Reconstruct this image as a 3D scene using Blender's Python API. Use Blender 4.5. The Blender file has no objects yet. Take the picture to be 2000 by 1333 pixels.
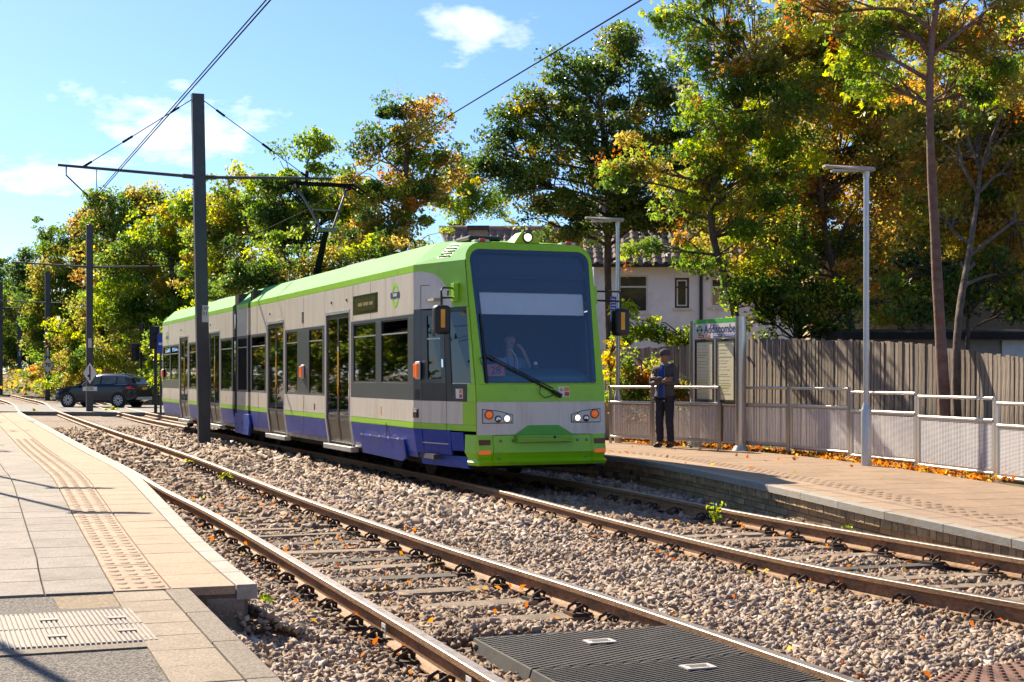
import bpy, bmesh, math, random
import numpy as np
from mathutils import Vector, Matrix

# ------------------------------------------------------------------ camera, sky, sun, exposure
scene = bpy.context.scene
COL = scene.collection
F, HC, HOR = 2900.0, 1.5, 735.0          # focal length and horizon in 2000-px picture units, eye height

cam_d = bpy.data.cameras.new('camera'); cam = bpy.data.objects.new('camera', cam_d); COL.objects.link(cam)
cam.location = (0, 0, HC); cam.rotation_euler = (math.radians(90), 0, 0)
cam_d.sensor_width = 36; cam_d.lens = 36 * F / 2000; cam_d.shift_y = (HOR - 666.5) / 2000
cam_d.clip_start = .05; cam_d.clip_end = 3000
scene.camera = cam

SUN_EL = math.radians(36); SUN_AZ = (-.56, .828)      # where the sun stands: ahead, to the left
SKY_STRENGTH = .067; SUN_STRENGTH = 4.1; EXPOSURE = 1.42
world = bpy.data.worlds.new('World'); scene.world = world; world.use_nodes = True
nt = world.node_tree; nt.nodes.clear()
def wn(t, **k):
    n = nt.nodes.new(t)
    for a, b in k.items(): setattr(n, a, b)
    return n
w_out = wn('ShaderNodeOutputWorld'); w_bg = wn('ShaderNodeBackground'); w_cl = wn('ShaderNodeBackground'); w_mx = wn('ShaderNodeMixShader')
w_sky = wn('ShaderNodeTexSky', sky_type='NISHITA', sun_disc=False, sun_elevation=SUN_EL, sun_rotation=math.atan2(SUN_AZ[0], SUN_AZ[1]) % (2*math.pi),
           air_density=.8, dust_density=.4, ozone_density=8.5, altitude=50)
w_bg.inputs[1].default_value = SKY_STRENGTH
w_cl.inputs[0].default_value = (1, .985, .96, 1); w_cl.inputs[1].default_value = .66
tc = wn('ShaderNodeTexCoord'); sx = wn('ShaderNodeSeparateXYZ'); nt.links.new(tc.outputs['Generated'], sx.inputs[0])
zz = wn('ShaderNodeMath', operation='MAXIMUM'); nt.links.new(sx.outputs[2], zz.inputs[0]); zz.inputs[1].default_value = .0
za = wn('ShaderNodeMath', operation='ADD'); nt.links.new(zz.outputs[0], za.inputs[0]); za.inputs[1].default_value = .30
dx = wn('ShaderNodeMath', operation='DIVIDE'); nt.links.new(sx.outputs[0], dx.inputs[0]); nt.links.new(za.outputs[0], dx.inputs[1])
dy = wn('ShaderNodeMath', operation='DIVIDE'); nt.links.new(sx.outputs[1], dy.inputs[0]); nt.links.new(za.outputs[0], dy.inputs[1])
cv = wn('ShaderNodeCombineXYZ'); nt.links.new(dx.outputs[0], cv.inputs[0]); nt.links.new(dy.outputs[0], cv.inputs[1]); cv.inputs[2].default_value = 3.3
cn = wn('ShaderNodeTexNoise'); cn.inputs['Scale'].default_value = 3.0; cn.inputs['Detail'].default_value = 9; cn.inputs['Roughness'].default_value = .58
nt.links.new(cv.outputs[0], cn.inputs['Vector'])
cr = wn('ShaderNodeValToRGB'); cr.color_ramp.elements[0].position = .57; cr.color_ramp.elements[1].position = .70
nt.links.new(cn.outputs['Fac'], cr.inputs[0])
nt.links.new(w_sky.outputs[0], w_bg.inputs[0]); nt.links.new(w_bg.outputs[0], w_mx.inputs[1]); nt.links.new(w_cl.outputs[0], w_mx.inputs[2])
nt.links.new(cr.outputs[0], w_mx.inputs[0]); nt.links.new(w_mx.outputs[0], w_out.inputs[0])

sun_d = bpy.data.lights.new('sun', 'SUN'); sun = bpy.data.objects.new('sun', sun_d); COL.objects.link(sun)
sun_d.energy = SUN_STRENGTH; sun_d.angle = math.radians(.53); sun_d.color = (1, .86, .66)
_c, _s = math.cos(SUN_EL), math.sin(SUN_EL)
sun.rotation_euler = Vector((-SUN_AZ[0]*_c, -SUN_AZ[1]*_c, -_s)).to_track_quat('-Z', 'Y').to_euler()
scene.view_settings.view_transform = 'Standard'; scene.view_settings.look = 'None'
scene.view_settings.exposure = EXPOSURE; scene.view_settings.gamma = 1
scene.view_settings.use_curve_mapping = False
scene.cycles.max_bounces = 9; scene.cycles.diffuse_bounces = 6; scene.cycles.transparent_max_bounces = 12
scene.cycles.caustics_reflective = False; scene.cycles.caustics_refractive = False
scene.cycles.use_denoising = True

# ------------------------------------------------------------------ helpers
def P(px, py, z=0.0):                      # the point of the level plane z that the photograph shows at this pixel
    d = (HC - z) * F / (py - HOR)
    return Vector(((px - 1000) / F * d, d, z))
def D(px, py, d):                          # the point at this distance
    return Vector(((px - 1000) / F * d, d, HC + (HOR - py) / F * d))
def lerp(a, b, t): return a + (b - a) * t
def srgb(r, g, b): return tuple((c/255/12.92 if c <= 10.3 else ((c/255+.055)/1.055)**2.4) for c in (r, g, b))

class G:
    def __init__(s): s.v = []; s.f = []; s.m = []
    def add(s, vs, fs, mi=0):
        o = len(s.v); s.v += [tuple(v) for v in vs]
        s.f += [tuple(i + o for i in f) for f in fs]; s.m += [mi] * len(fs)
        return s
    def box(s, x0, x1, y0, y1, z0, z1, mi=0):
        return s.add([(x0,y0,z0),(x1,y0,z0),(x1,y1,z0),(x0,y1,z0),(x0,y0,z1),(x1,y0,z1),(x1,y1,z1),(x0,y1,z1)],
                     [(0,3,2,1),(4,5,6,7),(0,1,5,4),(1,2,6,5),(2,3,7,6),(3,0,4,7)], mi)
    def hexa(s, p, mi=0):                   # eight corners: four below, four above
        return s.add(p, [(0,3,2,1),(4,5,6,7),(0,1,5,4),(1,2,6,5),(2,3,7,6),(3,0,4,7)], mi)
    def obox(s, c, ax, ay, az, mi=0):       # centre and three half-axis vectors
        c, ax, ay, az = Vector(c), Vector(ax), Vector(ay), Vector(az)
        return s.hexa([c-ax-ay-az, c+ax-ay-az, c+ax+ay-az, c-ax+ay-az, c-ax-ay+az, c+ax-ay+az, c+ax+ay+az, c-ax+ay+az], mi)
    def plate(s, pts, off, mi=0):           # a polygon given thickness by the vector off
        n = len(pts); off = Vector(off); a = [Vector(p) for p in pts]; b = [p + off for p in a]
        return s.add(a + b, [tuple(range(n-1, -1, -1)), tuple(range(n, 2*n))] + [(i, (i+1) % n, n + (i+1) % n, n + i) for i in range(n)], mi)
    def tube(s, pts, r, n=8, mi=0, cap=True):
        pts = [Vector(p) for p in pts]; rs = r if isinstance(r, (list, tuple)) else [r] * len(pts)
        o = len(s.v); prev = None
        for i, p in enumerate(pts):
            d = (pts[min(i+1, len(pts)-1)] - pts[max(i-1, 0)]).normalized()
            if prev is None:
                a = d.cross(Vector((0, 0, 1)) if abs(d.z) < .95 else Vector((1, 0, 0))).normalized()
            else:
                a = (prev - d * prev.dot(d)).normalized()
            b = d.cross(a); prev = a
            for k in range(n):
                t = 2 * math.pi * k / n
                s.v.append(tuple(p + (a * math.cos(t) + b * math.sin(t)) * rs[i]))
        for i in range(len(pts) - 1):
            for k in range(n):
                s.f.append((o+i*n+k, o+i*n+(k+1) % n, o+(i+1)*n+(k+1) % n, o+(i+1)*n+k)); s.m.append(mi)
        if cap:
            s.f.append(tuple(o + k for k in range(n-1, -1, -1))); s.m.append(mi)
            e = o + (len(pts)-1) * n
            s.f.append(tuple(e + k for k in range(n))); s.m.append(mi)
        return s
    def lathe(s, prof, n=16, M=None, mi=0, cap=True):   # profile of (radius, height) turned about z, then placed by M
        M = M or Matrix(); o = len(s.v)
        for r, z in prof:
            for k in range(n):
                t = 2 * math.pi * k / n
                s.v.append(tuple(M @ Vector((r * math.cos(t), r * math.sin(t), z))))
        for i in range(len(prof) - 1):
            for k in range(n):
                s.f.append((o+i*n+k, o+i*n+(k+1) % n, o+(i+1)*n+(k+1) % n, o+(i+1)*n+k)); s.m.append(mi)
        if cap:
            s.f.append(tuple(o + k for k in range(n-1, -1, -1))); s.m.append(mi)
            e = o + (len(prof)-1) * n
            s.f.append(tuple(e + k for k in range(n))); s.m.append(mi)
        return s
    def sweep(s, path, prof, mi=0, mis=None, up=Vector((0, 0, 1))):  # open/closed profile (side, up) swept along a path
        n = len(prof); o = len(s.v); path = [Vector(p) for p in path]
        for i, p in enumerate(path):
            d = (path[min(i+1, len(path)-1)] - path[max(i-1, 0)]); d.z = 0; d.normalize()
            sd = d.cross(up)
            for a, b in prof: s.v.append(tuple(p + sd * a + up * b))
        for i in range(len(path) - 1):
            for k in range(n):
                s.f.append((o+i*n+k, o+(i+1)*n+k, o+(i+1)*n+(k+1) % n, o+i*n+(k+1) % n)); s.m.append(mis[k] if mis else mi)
        s.f.append(tuple(o + k for k in range(n))); s.m.append(mi)
        e = o + (len(path)-1) * n
        s.f.append(tuple(e + k for k in range(n-1, -1, -1))); s.m.append(mi)
        return s
    def mesh(s, name, mats, smooth=False):
        me = bpy.data.meshes.new(name); me.from_pydata(s.v, [], s.f)
        for m in (mats if isinstance(mats, (list, tuple)) else [mats]): me.materials.append(m)
        me.polygons.foreach_set('material_index', s.m)
        bm = bmesh.new(); bm.from_mesh(me); bmesh.ops.recalc_face_normals(bm, faces=bm.faces); bm.to_mesh(me); bm.free()
        if smooth: me.polygons.foreach_set('use_smooth', [True] * len(me.polygons))
        me.update(); return me
    def build(s, name, mats, parent=None, smooth=False, bevel=0, world=False, angle=None, segs=2):
        me = s.mesh(name, mats, smooth)
        if world and parent is not None: me.transform(pm(parent).inverted())
        o = link(name, me, parent)
        if bevel:
            b = o.modifiers.new('bevel', 'BEVEL'); b.width = bevel; b.segments = segs; b.limit_method = 'ANGLE'; b.angle_limit = math.radians(35)
        if smooth and angle is not None: me.set_sharp_from_angle(angle=math.radians(angle))
        return o

def pm(o):
    m = Matrix.LocRotScale(o.location, o.rotation_euler.to_quaternion(), o.scale)
    return pm(o.parent) @ m if o.parent else m
def link(name, data, parent=None, loc=None, rot=None, scale=None):
    o = bpy.data.objects.new(name, data); COL.objects.link(o)
    if parent is not None: o.parent = parent
    if loc is not None: o.location = loc
    if rot is not None: o.rotation_euler = rot
    if scale is not None: o.scale = scale
    return o
def tag(o, label=None, cat=None, group=None, kind=None):
    if label: o['label'] = label
    if cat: o['category'] = cat
    if group: o['group'] = group
    if kind: o['kind'] = kind
    return o
def thing(name, label, cat, loc=(0, 0, 0), rz=0, group=None):
    o = link(name, None, None, loc, (0, 0, rz)); o.empty_display_size = .2
    return tag(o, label, cat, group)
def npmesh(name, V, Fc, mat, col=None, smooth=False):     # arrays to a mesh, with one colour per vertex if given
    me = bpy.data.meshes.new(name); V = np.asarray(V, np.float32); Fc = np.asarray(Fc, np.int32); n, k = Fc.shape
    me.vertices.add(len(V)); me.vertices.foreach_set('co', V.ravel())
    me.loops.add(n * k); me.loops.foreach_set('vertex_index', Fc.ravel())
    me.polygons.add(n); me.polygons.foreach_set('loop_start', np.arange(0, n*k, k, dtype=np.int32))
    if smooth: me.polygons.foreach_set('use_smooth', np.ones(n, bool))
    me.materials.append(mat)
    if col is not None:
        a = me.color_attributes.new('Col', 'FLOAT_COLOR', 'POINT')
        c = np.ones((len(V), 4), np.float32); c[:, :3] = col; a.data.foreach_set('color', c.ravel())
    me.update(calc_edges=True); me.validate(); return me
def text(body, size, name, mat, parent, M, ext=.001, align='CENTER', bold=0):
    cu = bpy.data.curves.new(name, 'FONT'); cu.body = body; cu.size = size; cu.align_x = align; cu.align_y = 'CENTER'
    cu.extrude = ext; cu.offset = bold; cu.resolution_u = 3
    t = bpy.data.objects.new('tmp', cu); COL.objects.link(t)
    me = bpy.data.meshes.new_from_object(t.evaluated_get(bpy.context.evaluated_depsgraph_get()))
    bpy.data.objects.remove(t); bpy.data.curves.remove(cu)
    me.materials.clear(); me.materials.append(mat); me.transform(M)
    return link(name, me, parent)
def frame(o, x, y):                         # a matrix from an origin and two axes
    x = Vector(x).normalized(); y = Vector(y); y = (y - x * y.dot(x)).normalized(); z = x.cross(y)
    return Matrix(((x.x, y.x, z.x, o[0]), (x.y, y.y, z.y, o[1]), (x.z, y.z, z.z, o[2]), (0, 0, 0, 1)))
def resample(pts, step):
    pts = [Vector(p) for p in pts]; out = [pts[0].copy()]; acc = 0
    # Catmull-Rom through the points, then even steps
    fine = []
    for i in range(len(pts)-1):
        p0, p1, p2, p3 = pts[max(i-1, 0)], pts[i], pts[i+1], pts[min(i+2, len(pts)-1)]
        n = max(2, int((p2-p1).length / (step*.25)))
        for k in range(n):
            t = k / n
            fine.append(.5*((2*p1)+(p2-p0)*t+(2*p0-5*p1+4*p2-p3)*t*t+(3*p1-p0-3*p2+p3)*t**3))
    fine.append(pts[-1].copy()); last = fine[0]; need = step
    for a, b in zip(fine, fine[1:]):
        L = (b-a).length; pos = 0
        while L - pos >= need:
            pos += need; need = step; out.append(a.lerp(b, pos / L))
        need -= L - pos
    return out
def smooth_path(pts, n):
    for _ in range(n):
        pts = [pts[0]] + [(pts[i-1] + pts[i]*2 + pts[i+1]) / 4 for i in range(1, len(pts)-1)] + [pts[-1]]
    return pts

# ------------------------------------------------------------------ materials
def mat(name, c, r=.6, metal=0., var=.12, vs=6., bump=0., bs=60., spec=.5, c2=None, rnd=0., coat=0., stretch=(1, 1, 1), emit=0., detail=5., attr=False, contrast=None, dirt=None, ds=1.2, dr=(.45, .7)):
    m = bpy.data.materials.new(name); m.use_nodes = True; t = m.node_tree; N = t.nodes; b = N['Principled BSDF']
    b.inputs['Roughness'].default_value = r; b.inputs['Metallic'].default_value = metal
    b.inputs['Specular IOR Level'].default_value = spec; b.inputs['Coat Weight'].default_value = coat; b.inputs['Coat Roughness'].default_value = .08
    tc = N.new('ShaderNodeTexCoord'); mp = N.new('ShaderNodeMapping'); mp.inputs['Scale'].default_value = stretch
    t.links.new(tc.outputs['Object'], mp.inputs[0])
    no = N.new('ShaderNodeTexNoise'); no.inputs['Scale'].default_value = vs; no.inputs['Detail'].default_value = detail; no.inputs['Roughness'].default_value = .62
    t.links.new(mp.outputs[0], no.inputs['Vector'])
    mr = N.new('ShaderNodeMapRange'); lo, hi = contrast or (.3, .7)
    mr.inputs[1].default_value = lo; mr.inputs[2].default_value = hi; t.links.new(no.outputs['Fac'], mr.inputs[0])
    mx = N.new('ShaderNodeMix'); mx.data_type = 'RGBA'; t.links.new(mr.outputs[0], mx.inputs[0])
    a = tuple(x * (1 - var) for x in c); d = c2 or tuple(min(1, x * (1 + var)) for x in c)
    mx.inputs[6].default_value = (*a, 1); mx.inputs[7].default_value = (*d, 1); out = mx.outputs[2]
    if attr:
        at = N.new('ShaderNodeAttribute'); at.attribute_name = 'Col'
        mu = N.new('ShaderNodeMix'); mu.data_type = 'RGBA'; mu.blend_type = 'MULTIPLY'; mu.inputs[0].default_value = 1
        t.links.new(out, mu.inputs[6]); t.links.new(at.outputs['Color'], mu.inputs[7]); out = mu.outputs[2]
    if dirt:
        n2 = N.new('ShaderNodeTexNoise'); n2.inputs['Scale'].default_value = ds; n2.inputs['Detail'].default_value = 8; n2.inputs['Roughness'].default_value = .7
        t.links.new(mp.outputs[0], n2.inputs['Vector'])
        m2 = N.new('ShaderNodeMapRange'); m2.inputs[1].default_value, m2.inputs[2].default_value = dr; t.links.new(n2.outputs['Fac'], m2.inputs[0])
        x2 = N.new('ShaderNodeMix'); x2.data_type = 'RGBA'; t.links.new(m2.outputs[0], x2.inputs[0]); t.links.new(out, x2.inputs[6]); x2.inputs[7].default_value = (*dirt, 1); out = x2.outputs[2]
    if rnd:
        oi = N.new('ShaderNodeObjectInfo'); m3 = N.new('ShaderNodeMapRange'); m3.inputs[3].default_value = 1 - rnd; m3.inputs[4].default_value = 1 + rnd
        t.links.new(oi.outputs['Random'], m3.inputs[0]); hs = N.new('ShaderNodeHueSaturation'); t.links.new(m3.outputs[0], hs.inputs['Value']); t.links.new(out, hs.inputs['Color']); out = hs.outputs[0]
    t.links.new(out, b.inputs['Base Color'])
    if bump:
        nb = N.new('ShaderNodeTexNoise'); nb.inputs['Scale'].default_value = bs; nb.inputs['Detail'].default_value = 6
        t.links.new(mp.outputs[0], nb.inputs['Vector']); bu = N.new('ShaderNodeBump'); bu.inputs['Strength'].default_value = bump; bu.inputs['Distance'].default_value = .02
        t.links.new(nb.outputs['Fac'], bu.inputs['Height']); t.links.new(bu.outputs[0], b.inputs['Normal'])
    if emit:
        b.inputs['Emission Color'].default_value = (*c, 1); b.inputs['Emission Strength'].default_value = emit
    return m
def glass(name, tint, rough=.02, ior=1.5, extra=0.0):
    m = bpy.data.materials.new(name); m.use_nodes = True; t = m.node_tree; t.nodes.clear(); N = t.nodes
    o = N.new('ShaderNodeOutputMaterial'); tr = N.new('ShaderNodeBsdfTransparent'); tr.inputs[0].default_value = (*tint, 1)
    gl = N.new('ShaderNodeBsdfGlossy'); gl.inputs['Roughness'].default_value = rough; gl.inputs[0].default_value = (.95, .97, 1, 1)
    fr = N.new('ShaderNodeFresnel'); fr.inputs[0].default_value = ior; ad = N.new('ShaderNodeMath'); ad.operation = 'ADD'; ad.inputs[1].default_value = extra; ad.use_clamp = True
    ge = N.new('ShaderNodeNewGeometry'); sb = N.new('ShaderNodeMath'); sb.operation = 'SUBTRACT'; sb.inputs[0].default_value = 1; t.links.new(ge.outputs['Backfacing'], sb.inputs[1])
    ml = N.new('ShaderNodeMath'); ml.operation = 'MULTIPLY'
    mx = N.new('ShaderNodeMixShader'); t.links.new(fr.outputs[0], ad.inputs[0]); t.links.new(ad.outputs[0], ml.inputs[0]); t.links.new(sb.outputs[0], ml.inputs[1]); t.links.new(ml.outputs[0], mx.inputs[0])
    t.links.new(tr.outputs[0], mx.inputs[1]); t.links.new(gl.outputs[0], mx.inputs[2]); t.links.new(mx.outputs[0], o.inputs[0])
    return m
def leafmat(name, trans=.5, bright=1.5, gloss=.45):
    m = bpy.data.materials.new(name); m.use_nodes = True; t = m.node_tree; N = t.nodes; b = N['Principled BSDF']; o = N['Material Output']
    at = N.new('ShaderNodeAttribute'); at.attribute_name = 'Col'
    b.inputs['Roughness'].default_value = gloss; b.inputs['Specular IOR Level'].default_value = .45
    t.links.new(at.outputs['Color'], b.inputs['Base Color'])
    hs = N.new('ShaderNodeHueSaturation'); hs.inputs['Hue'].default_value = .49; hs.inputs['Saturation'].default_value = 1.12; hs.inputs['Value'].default_value = bright
    t.links.new(at.outputs['Color'], hs.inputs['Color'])
    tl = N.new('ShaderNodeBsdfTranslucent'); t.links.new(hs.outputs[0], tl.inputs[0])
    mx = N.new('ShaderNodeMixShader'); mx.inputs[0].default_value = trans
    t.links.new(b.outputs[0], mx.inputs[1]); t.links.new(tl.outputs[0], mx.inputs[2]); t.links.new(mx.outputs[0], o.inputs[0])
    return m

ASPHALT = mat('asphalt', (.14, .122, .105), .9, var=.75, vs=95, contrast=(.42, .58), detail=2, c2=(.26, .23, .20), bump=.5, bs=220, dirt=(.17, .15, .13), ds=1.6, dr=(.55, .8))
ROAD = mat('road_asphalt', (.20, .19, .18), .88, var=.15, vs=3, bump=.2, bs=60)
SLAB_GREY = mat('grey_paving', (.27, .235, .20), .85, var=.34, vs=110, contrast=(.4, .6), detail=3, c2=(.335, .30, .26), bump=.3, bs=160, rnd=.11, dirt=(.18, .15, .12), ds=3.4, dr=(.48, .7))
SLAB_TAN = mat('tan_paving', (.39, .265, .17), .85, var=.16, vs=70, contrast=(.4, .6), detail=4, c2=(.44, .31, .205), bump=.15, bs=150, rnd=.06, dirt=(.27, .19, .13), ds=3.2, dr=(.5, .72))
SLAB_BUFF = mat('buff_paving', (.29, .225, .16), .85, var=.28, vs=90, contrast=(.4, .6), detail=3, c2=(.36, .29, .215), bump=.25, bs=120, rnd=.09, dirt=(.20, .15, .10), ds=2.5)
COPING = mat('white_painted_coping', (.37, .345, .30), .8, var=.1, vs=20, bump=.3, bs=70, rnd=.05, dirt=(.36, .29, .21), ds=4.5, dr=(.5, .62))
KERB = mat('concrete_kerb', (.215, .175, .135), .9, var=.35, vs=90, contrast=(.4, .6), detail=3, c2=(.28, .235, .185), bump=.3, bs=110, rnd=.08)
CONCRETE = mat('concrete', (.34, .29, .24), .9, var=.2, vs=7, bump=.35, bs=60, dirt=(.16, .125, .095), ds=2.2)
JOINT = mat('joint_sand', (.13, .105, .075), .95, var=.3, vs=30, dirt=(.09, .12, .03), ds=3, dr=(.6, .7))
BRICK = mat('yellow_stock_brick', (.50, .34, .18), .9, var=.25, vs=30, bump=.4, bs=120, rnd=.25, dirt=(.24, .165, .10), ds=6, dr=(.52, .75))
MORTAR = mat('mortar', (.20, .16, .12), .95, var=.2, vs=20)
RUST = mat('rusty_rail_steel', (.22, .105, .045), .75, .0, var=.3, vs=18, bump=.25, bs=70, c2=(.40, .225, .11), stretch=(1, 1, 2.5))
POLISHED = mat('polished_rail_steel', (.36, .33, .30), .48, .8, var=.15, vs=14, dirt=(.24, .16, .10), ds=16, dr=(.45, .65))
CLIP = mat('rusty_clip_steel', (.060, .036, .022), .8, .2, var=.4, vs=40, bump=.4, bs=120)
SLEEPER = mat('weathered_sleeper', (.25, .19, .135), .9, var=.25, vs=6, bump=.5, bs=50, stretch=(1, 1, 1), rnd=.16, dirt=(.13, .095, .065), ds=4)
SLEEPER_DARK = mat('tarred_sleeper', (.075, .058, .045), .85, var=.3, vs=8, bump=.5, bs=50)
STONE = mat('ballast_stone', (.92, .92, .92), .85, var=.14, vs=26, bump=.25, bs=90, attr=True)
RUBBER = mat('black_rubber', (.030, .027, .025), .75, var=.3, vs=9, bump=.2, bs=160, dirt=(.062, .052, .044), ds=3)
STEEL_POLE = mat('dark_grey_pole_paint', (.045, .052, .062), .5, var=.15, vs=4, dirt=(.075, .078, .08), ds=1.2)
ALU = mat('brushed_aluminium', (.56, .555, .55), .38, .75, var=.06, vs=9)
STAINLESS = mat('stainless_steel', (.58, .55, .51), .3, .9, var=.05, vs=30, stretch=(1, 1, .1))
CABLE = mat('cable', (.010, .011, .012), .9, 0, var=.1, spec=.1)
BLACK = mat('black_plastic', (.013, .0135, .015), .45, var=.2)
BLACKGLOSS = mat('black_gloss', (.010, .011, .013), .12, var=.1)
WHITE = mat('white_paint', (.75, .75, .73), .5, var=.05)
OFFWHITE_MARK = mat('worn_white_plate', (.55, .52, .48), .6, var=.2, vs=20)
# ------------------------------------------------------------------ lines of the place
rng = np.random.default_rng(7); random.seed(7)
TO = Vector((.418, 20.4, 0)); TU = Vector((-.366, .931, 0)); TV = Vector((-.931, -.366, 0))    # tram: nose, rearward, its left side
TROT = math.atan2(TU.y, TU.x)
def T(u, v, z=0): return TO + TU*u + TV*v + Vector((0, 0, z))
def rise(y): return max(0, y - 80) * .0075
def R3(x, y): return Vector((x, y, rise(y)))
NL = [P(*p) for p in [(980,1333),(943,1310),(853,1256),(762,1201),(672,1151),(581,1097),(491,1045),(400,994),(318,955),(254,917),(175,878),(100,838),(40,806)]]
NL = [NL[0] + (NL[0]-NL[2])*1.4] + NL + [R3(-31, 90), R3(-54, 140), R3(-100, 220)]
NR = [P(*p) for p in [(1680,1333),(1600,1306),(1400,1236),(1240,1183),(1100,1136),(943,1091),(762,1031),(581,969),(400,900),(318,872),(215,839),(107,801)]]
NR = [NR[0] + (NR[0]-NR[2])*1.0] + NR + [R3(-29.5, 91), R3(-52.5, 141), R3(-98.5, 221)]
FL = [P(*p) for p in [(2000,1178),(1800,1145),(1600,1108),(1463,1079),(1335,1048),(1200,1015),(1100,989)]]
FL = [FL[0] + (FL[0]-FL[1])*2.2] + FL + [T(1.2,.74), T(5,.72), T(12,.72), T(20,.72), T(28,.72), P(276,816), P(207,799), R3(-30.6,100), R3(-55.7,170), R3(-103,300)]
FR = [P(*p) for p in [(2000,1092),(1667,1038),(1525,1014),(1392,990),(1259,964),(1140,943)]]
FR = [FR[0] + (FR[0]-FR[1])*1.8] + FR + [T(2.5,-.72), T(6,-.72), T(12,-.72), T(20,-.72), T(28,-.72), P(276,816)+Vector((.75,1.25,0)), P(207,799)+Vector((.7,1.3,0)), R3(-29.6,101.3), R3(-54.7,171.5), R3(-102,302)]
RAILS = {k: smooth_path(resample(v, .25), 30) for k, v in dict(NL=NL, NR=NR, FL=FL, FR=FR).items()}
class Path:
    def __init__(s, pts, step=.1, sm=20):
        s.p = smooth_path(resample(pts, step), sm); s.step = step; s.widen = 0.
        s.d = []
        for i in range(len(s.p)):
            d = s.p[min(i+12, len(s.p)-1)] - s.p[max(i-12, 0)]; d.z = 0; s.d.append(d.normalized())
        s.L = step * (len(s.p) - 1)
    def at(s, t, off=0, dz=0):             # off is to the left of the way along
        i = max(0, min(int(t / s.step), len(s.p)-2)); f = max(-40., t / s.step - i)
        off *= 1 + s.widen*min(1, max(0, (t-2)/10))
        p = s.p[i] + (s.p[i+1] - s.p[i]) * f; d = s.d[i].lerp(s.d[i+1], min(max(f, 0), 1))
        return Vector((p.x - d.y*off, p.y + d.x*off, p.z + dz))
LZ = .25
LEFT = Path([P(*p, LZ) for p in [(504,1142),(455,1107),(408,1066),(335,992),(275,932),(254,916),(175,878),(106,841),(38,805)]], sm=260)
LEFT.widen = .30
RZ = lambda px: .25 - .20 * min(1, max(0, (px - 1400) / 600))**1.1
_r = [P(px, py, RZ(px)) for px, py in [(2000,1059),(1929,1043),(1705,996),(1515,952),(1316,911),(1178,890)]]
RIGHT = Path([_r[0] + (_r[0]-_r[1])*3.5] + _r + [T(6,-1.6,.25), T(14,-1.55,.25), T(26,-1.55,.25)], sm=25)
lx = sorted([(p.y, p.x) for p in LEFT.p]); k0 = P(374,1151,LZ); k1 = P(560,1333,LZ)
_lk = [(k1.y - 3*(k0.y-k1.y)/2.65, k1.x - 3*(k0.x-k1.x)/2.65), (k1.y, k1.x), (k0.y, k0.x), (8.85, -1.86)] + [q for q in lx if q[0] > 8.9]
_lk = np.array(_lk); _rk = np.array([(0, 30)] + sorted([(p.y, p.x) for p in RIGHT.p]))
def xl(y): return np.interp(y, _lk[:, 0], _lk[:, 1])
def xr(y): return np.interp(y, _rk[:, 0], _rk[:, 1])

# ------------------------------------------------------------------ ground
GRAVEL = bpy.data.materials.new('far_ballast'); GRAVEL.use_nodes = True
_t = GRAVEL.node_tree; _N = _t.nodes; _b = _N['Principled BSDF']; _b.inputs['Roughness'].default_value = .9
_tc = _N.new('ShaderNodeTexCoord'); _vo = _N.new('ShaderNodeTexVoronoi'); _vo.inputs['Scale'].default_value = 16; _t.links.new(_tc.outputs['Object'], _vo.inputs['Vector'])
_cr = _N.new('ShaderNodeValToRGB'); _el = _cr.color_ramp.elements; _el[0].color = (.13,.095,.07,1); _el[1].color = (.40,.32,.26,1); _e = _el.new(.5); _e.color = (.24,.18,.14,1)
_sp = _N.new('ShaderNodeSeparateColor'); _t.links.new(_vo.outputs['Color'], _sp.inputs[0]); _t.links.new(_sp.outputs[0], _cr.inputs[0])
_no = _N.new('ShaderNodeTexNoise'); _no.inputs['Scale'].default_value = .35; _no.inputs['Detail'].default_value = 6; _t.links.new(_tc.outputs['Object'], _no.inputs['Vector'])
_mr = _N.new('ShaderNodeMapRange'); _mr.inputs[1].default_value = .5; _mr.inputs[2].default_value = .7; _t.links.new(_no.outputs['Fac'], _mr.inputs[0])
_mx = _N.new('ShaderNodeMix'); _mx.data_type = 'RGBA'; _t.links.new(_mr.outputs[0], _mx.inputs[0]); _t.links.new(_cr.outputs[0], _mx.inputs[6]); _mx.inputs[7].default_value = (.17,.125,.085,1)
_t.links.new(_mx.outputs[2], _b.inputs['Base Color'])
_bu = _N.new('ShaderNodeBump'); _bu.inputs['Strength'].default_value = .8; _bu.inputs['Distance'].default_value = .04; _t.links.new(_vo.outputs['Distance'], _bu.inputs['Height']); _bu.invert = True; _t.links.new(_bu.outputs[0], _b.inputs['Normal'])
EARTH = mat('earth_with_leaf_litter', (.13, .085, .045), .95, var=.4, vs=9, bump=.6, bs=40, c2=(.24, .13, .055), dirt=(.10, .11, .035), ds=.8, dr=(.5, .7))
GRASS_EARTH = mat('verge_soil', (.06, .06, .022), .95, var=.35, vs=2.5, bump=.8, bs=30, c2=(.13, .09, .035))
ys = list(np.concatenate([np.arange(-30, 60, 3.), np.arange(60, 200, 10.), [220, 260, 320, 420, 600, 900, 1500]])); xs = list(np.concatenate([[-1200, -500, -250, -160], np.arange(-110, 80, 6.), [110, 180, 400, 1200]]))
g = G(); vv = [(x, y, -.2 + rise(min(y, 330))) for y in ys for x in xs]; nx = len(xs)
g.add(vv, [(j*nx+i, j*nx+i+1, (j+1)*nx+i+1, (j+1)*nx+i) for j in range(len(ys)-1) for i in range(nx-1)])
tag(g.build('ground', GRAVEL), kind='structure')

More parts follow.
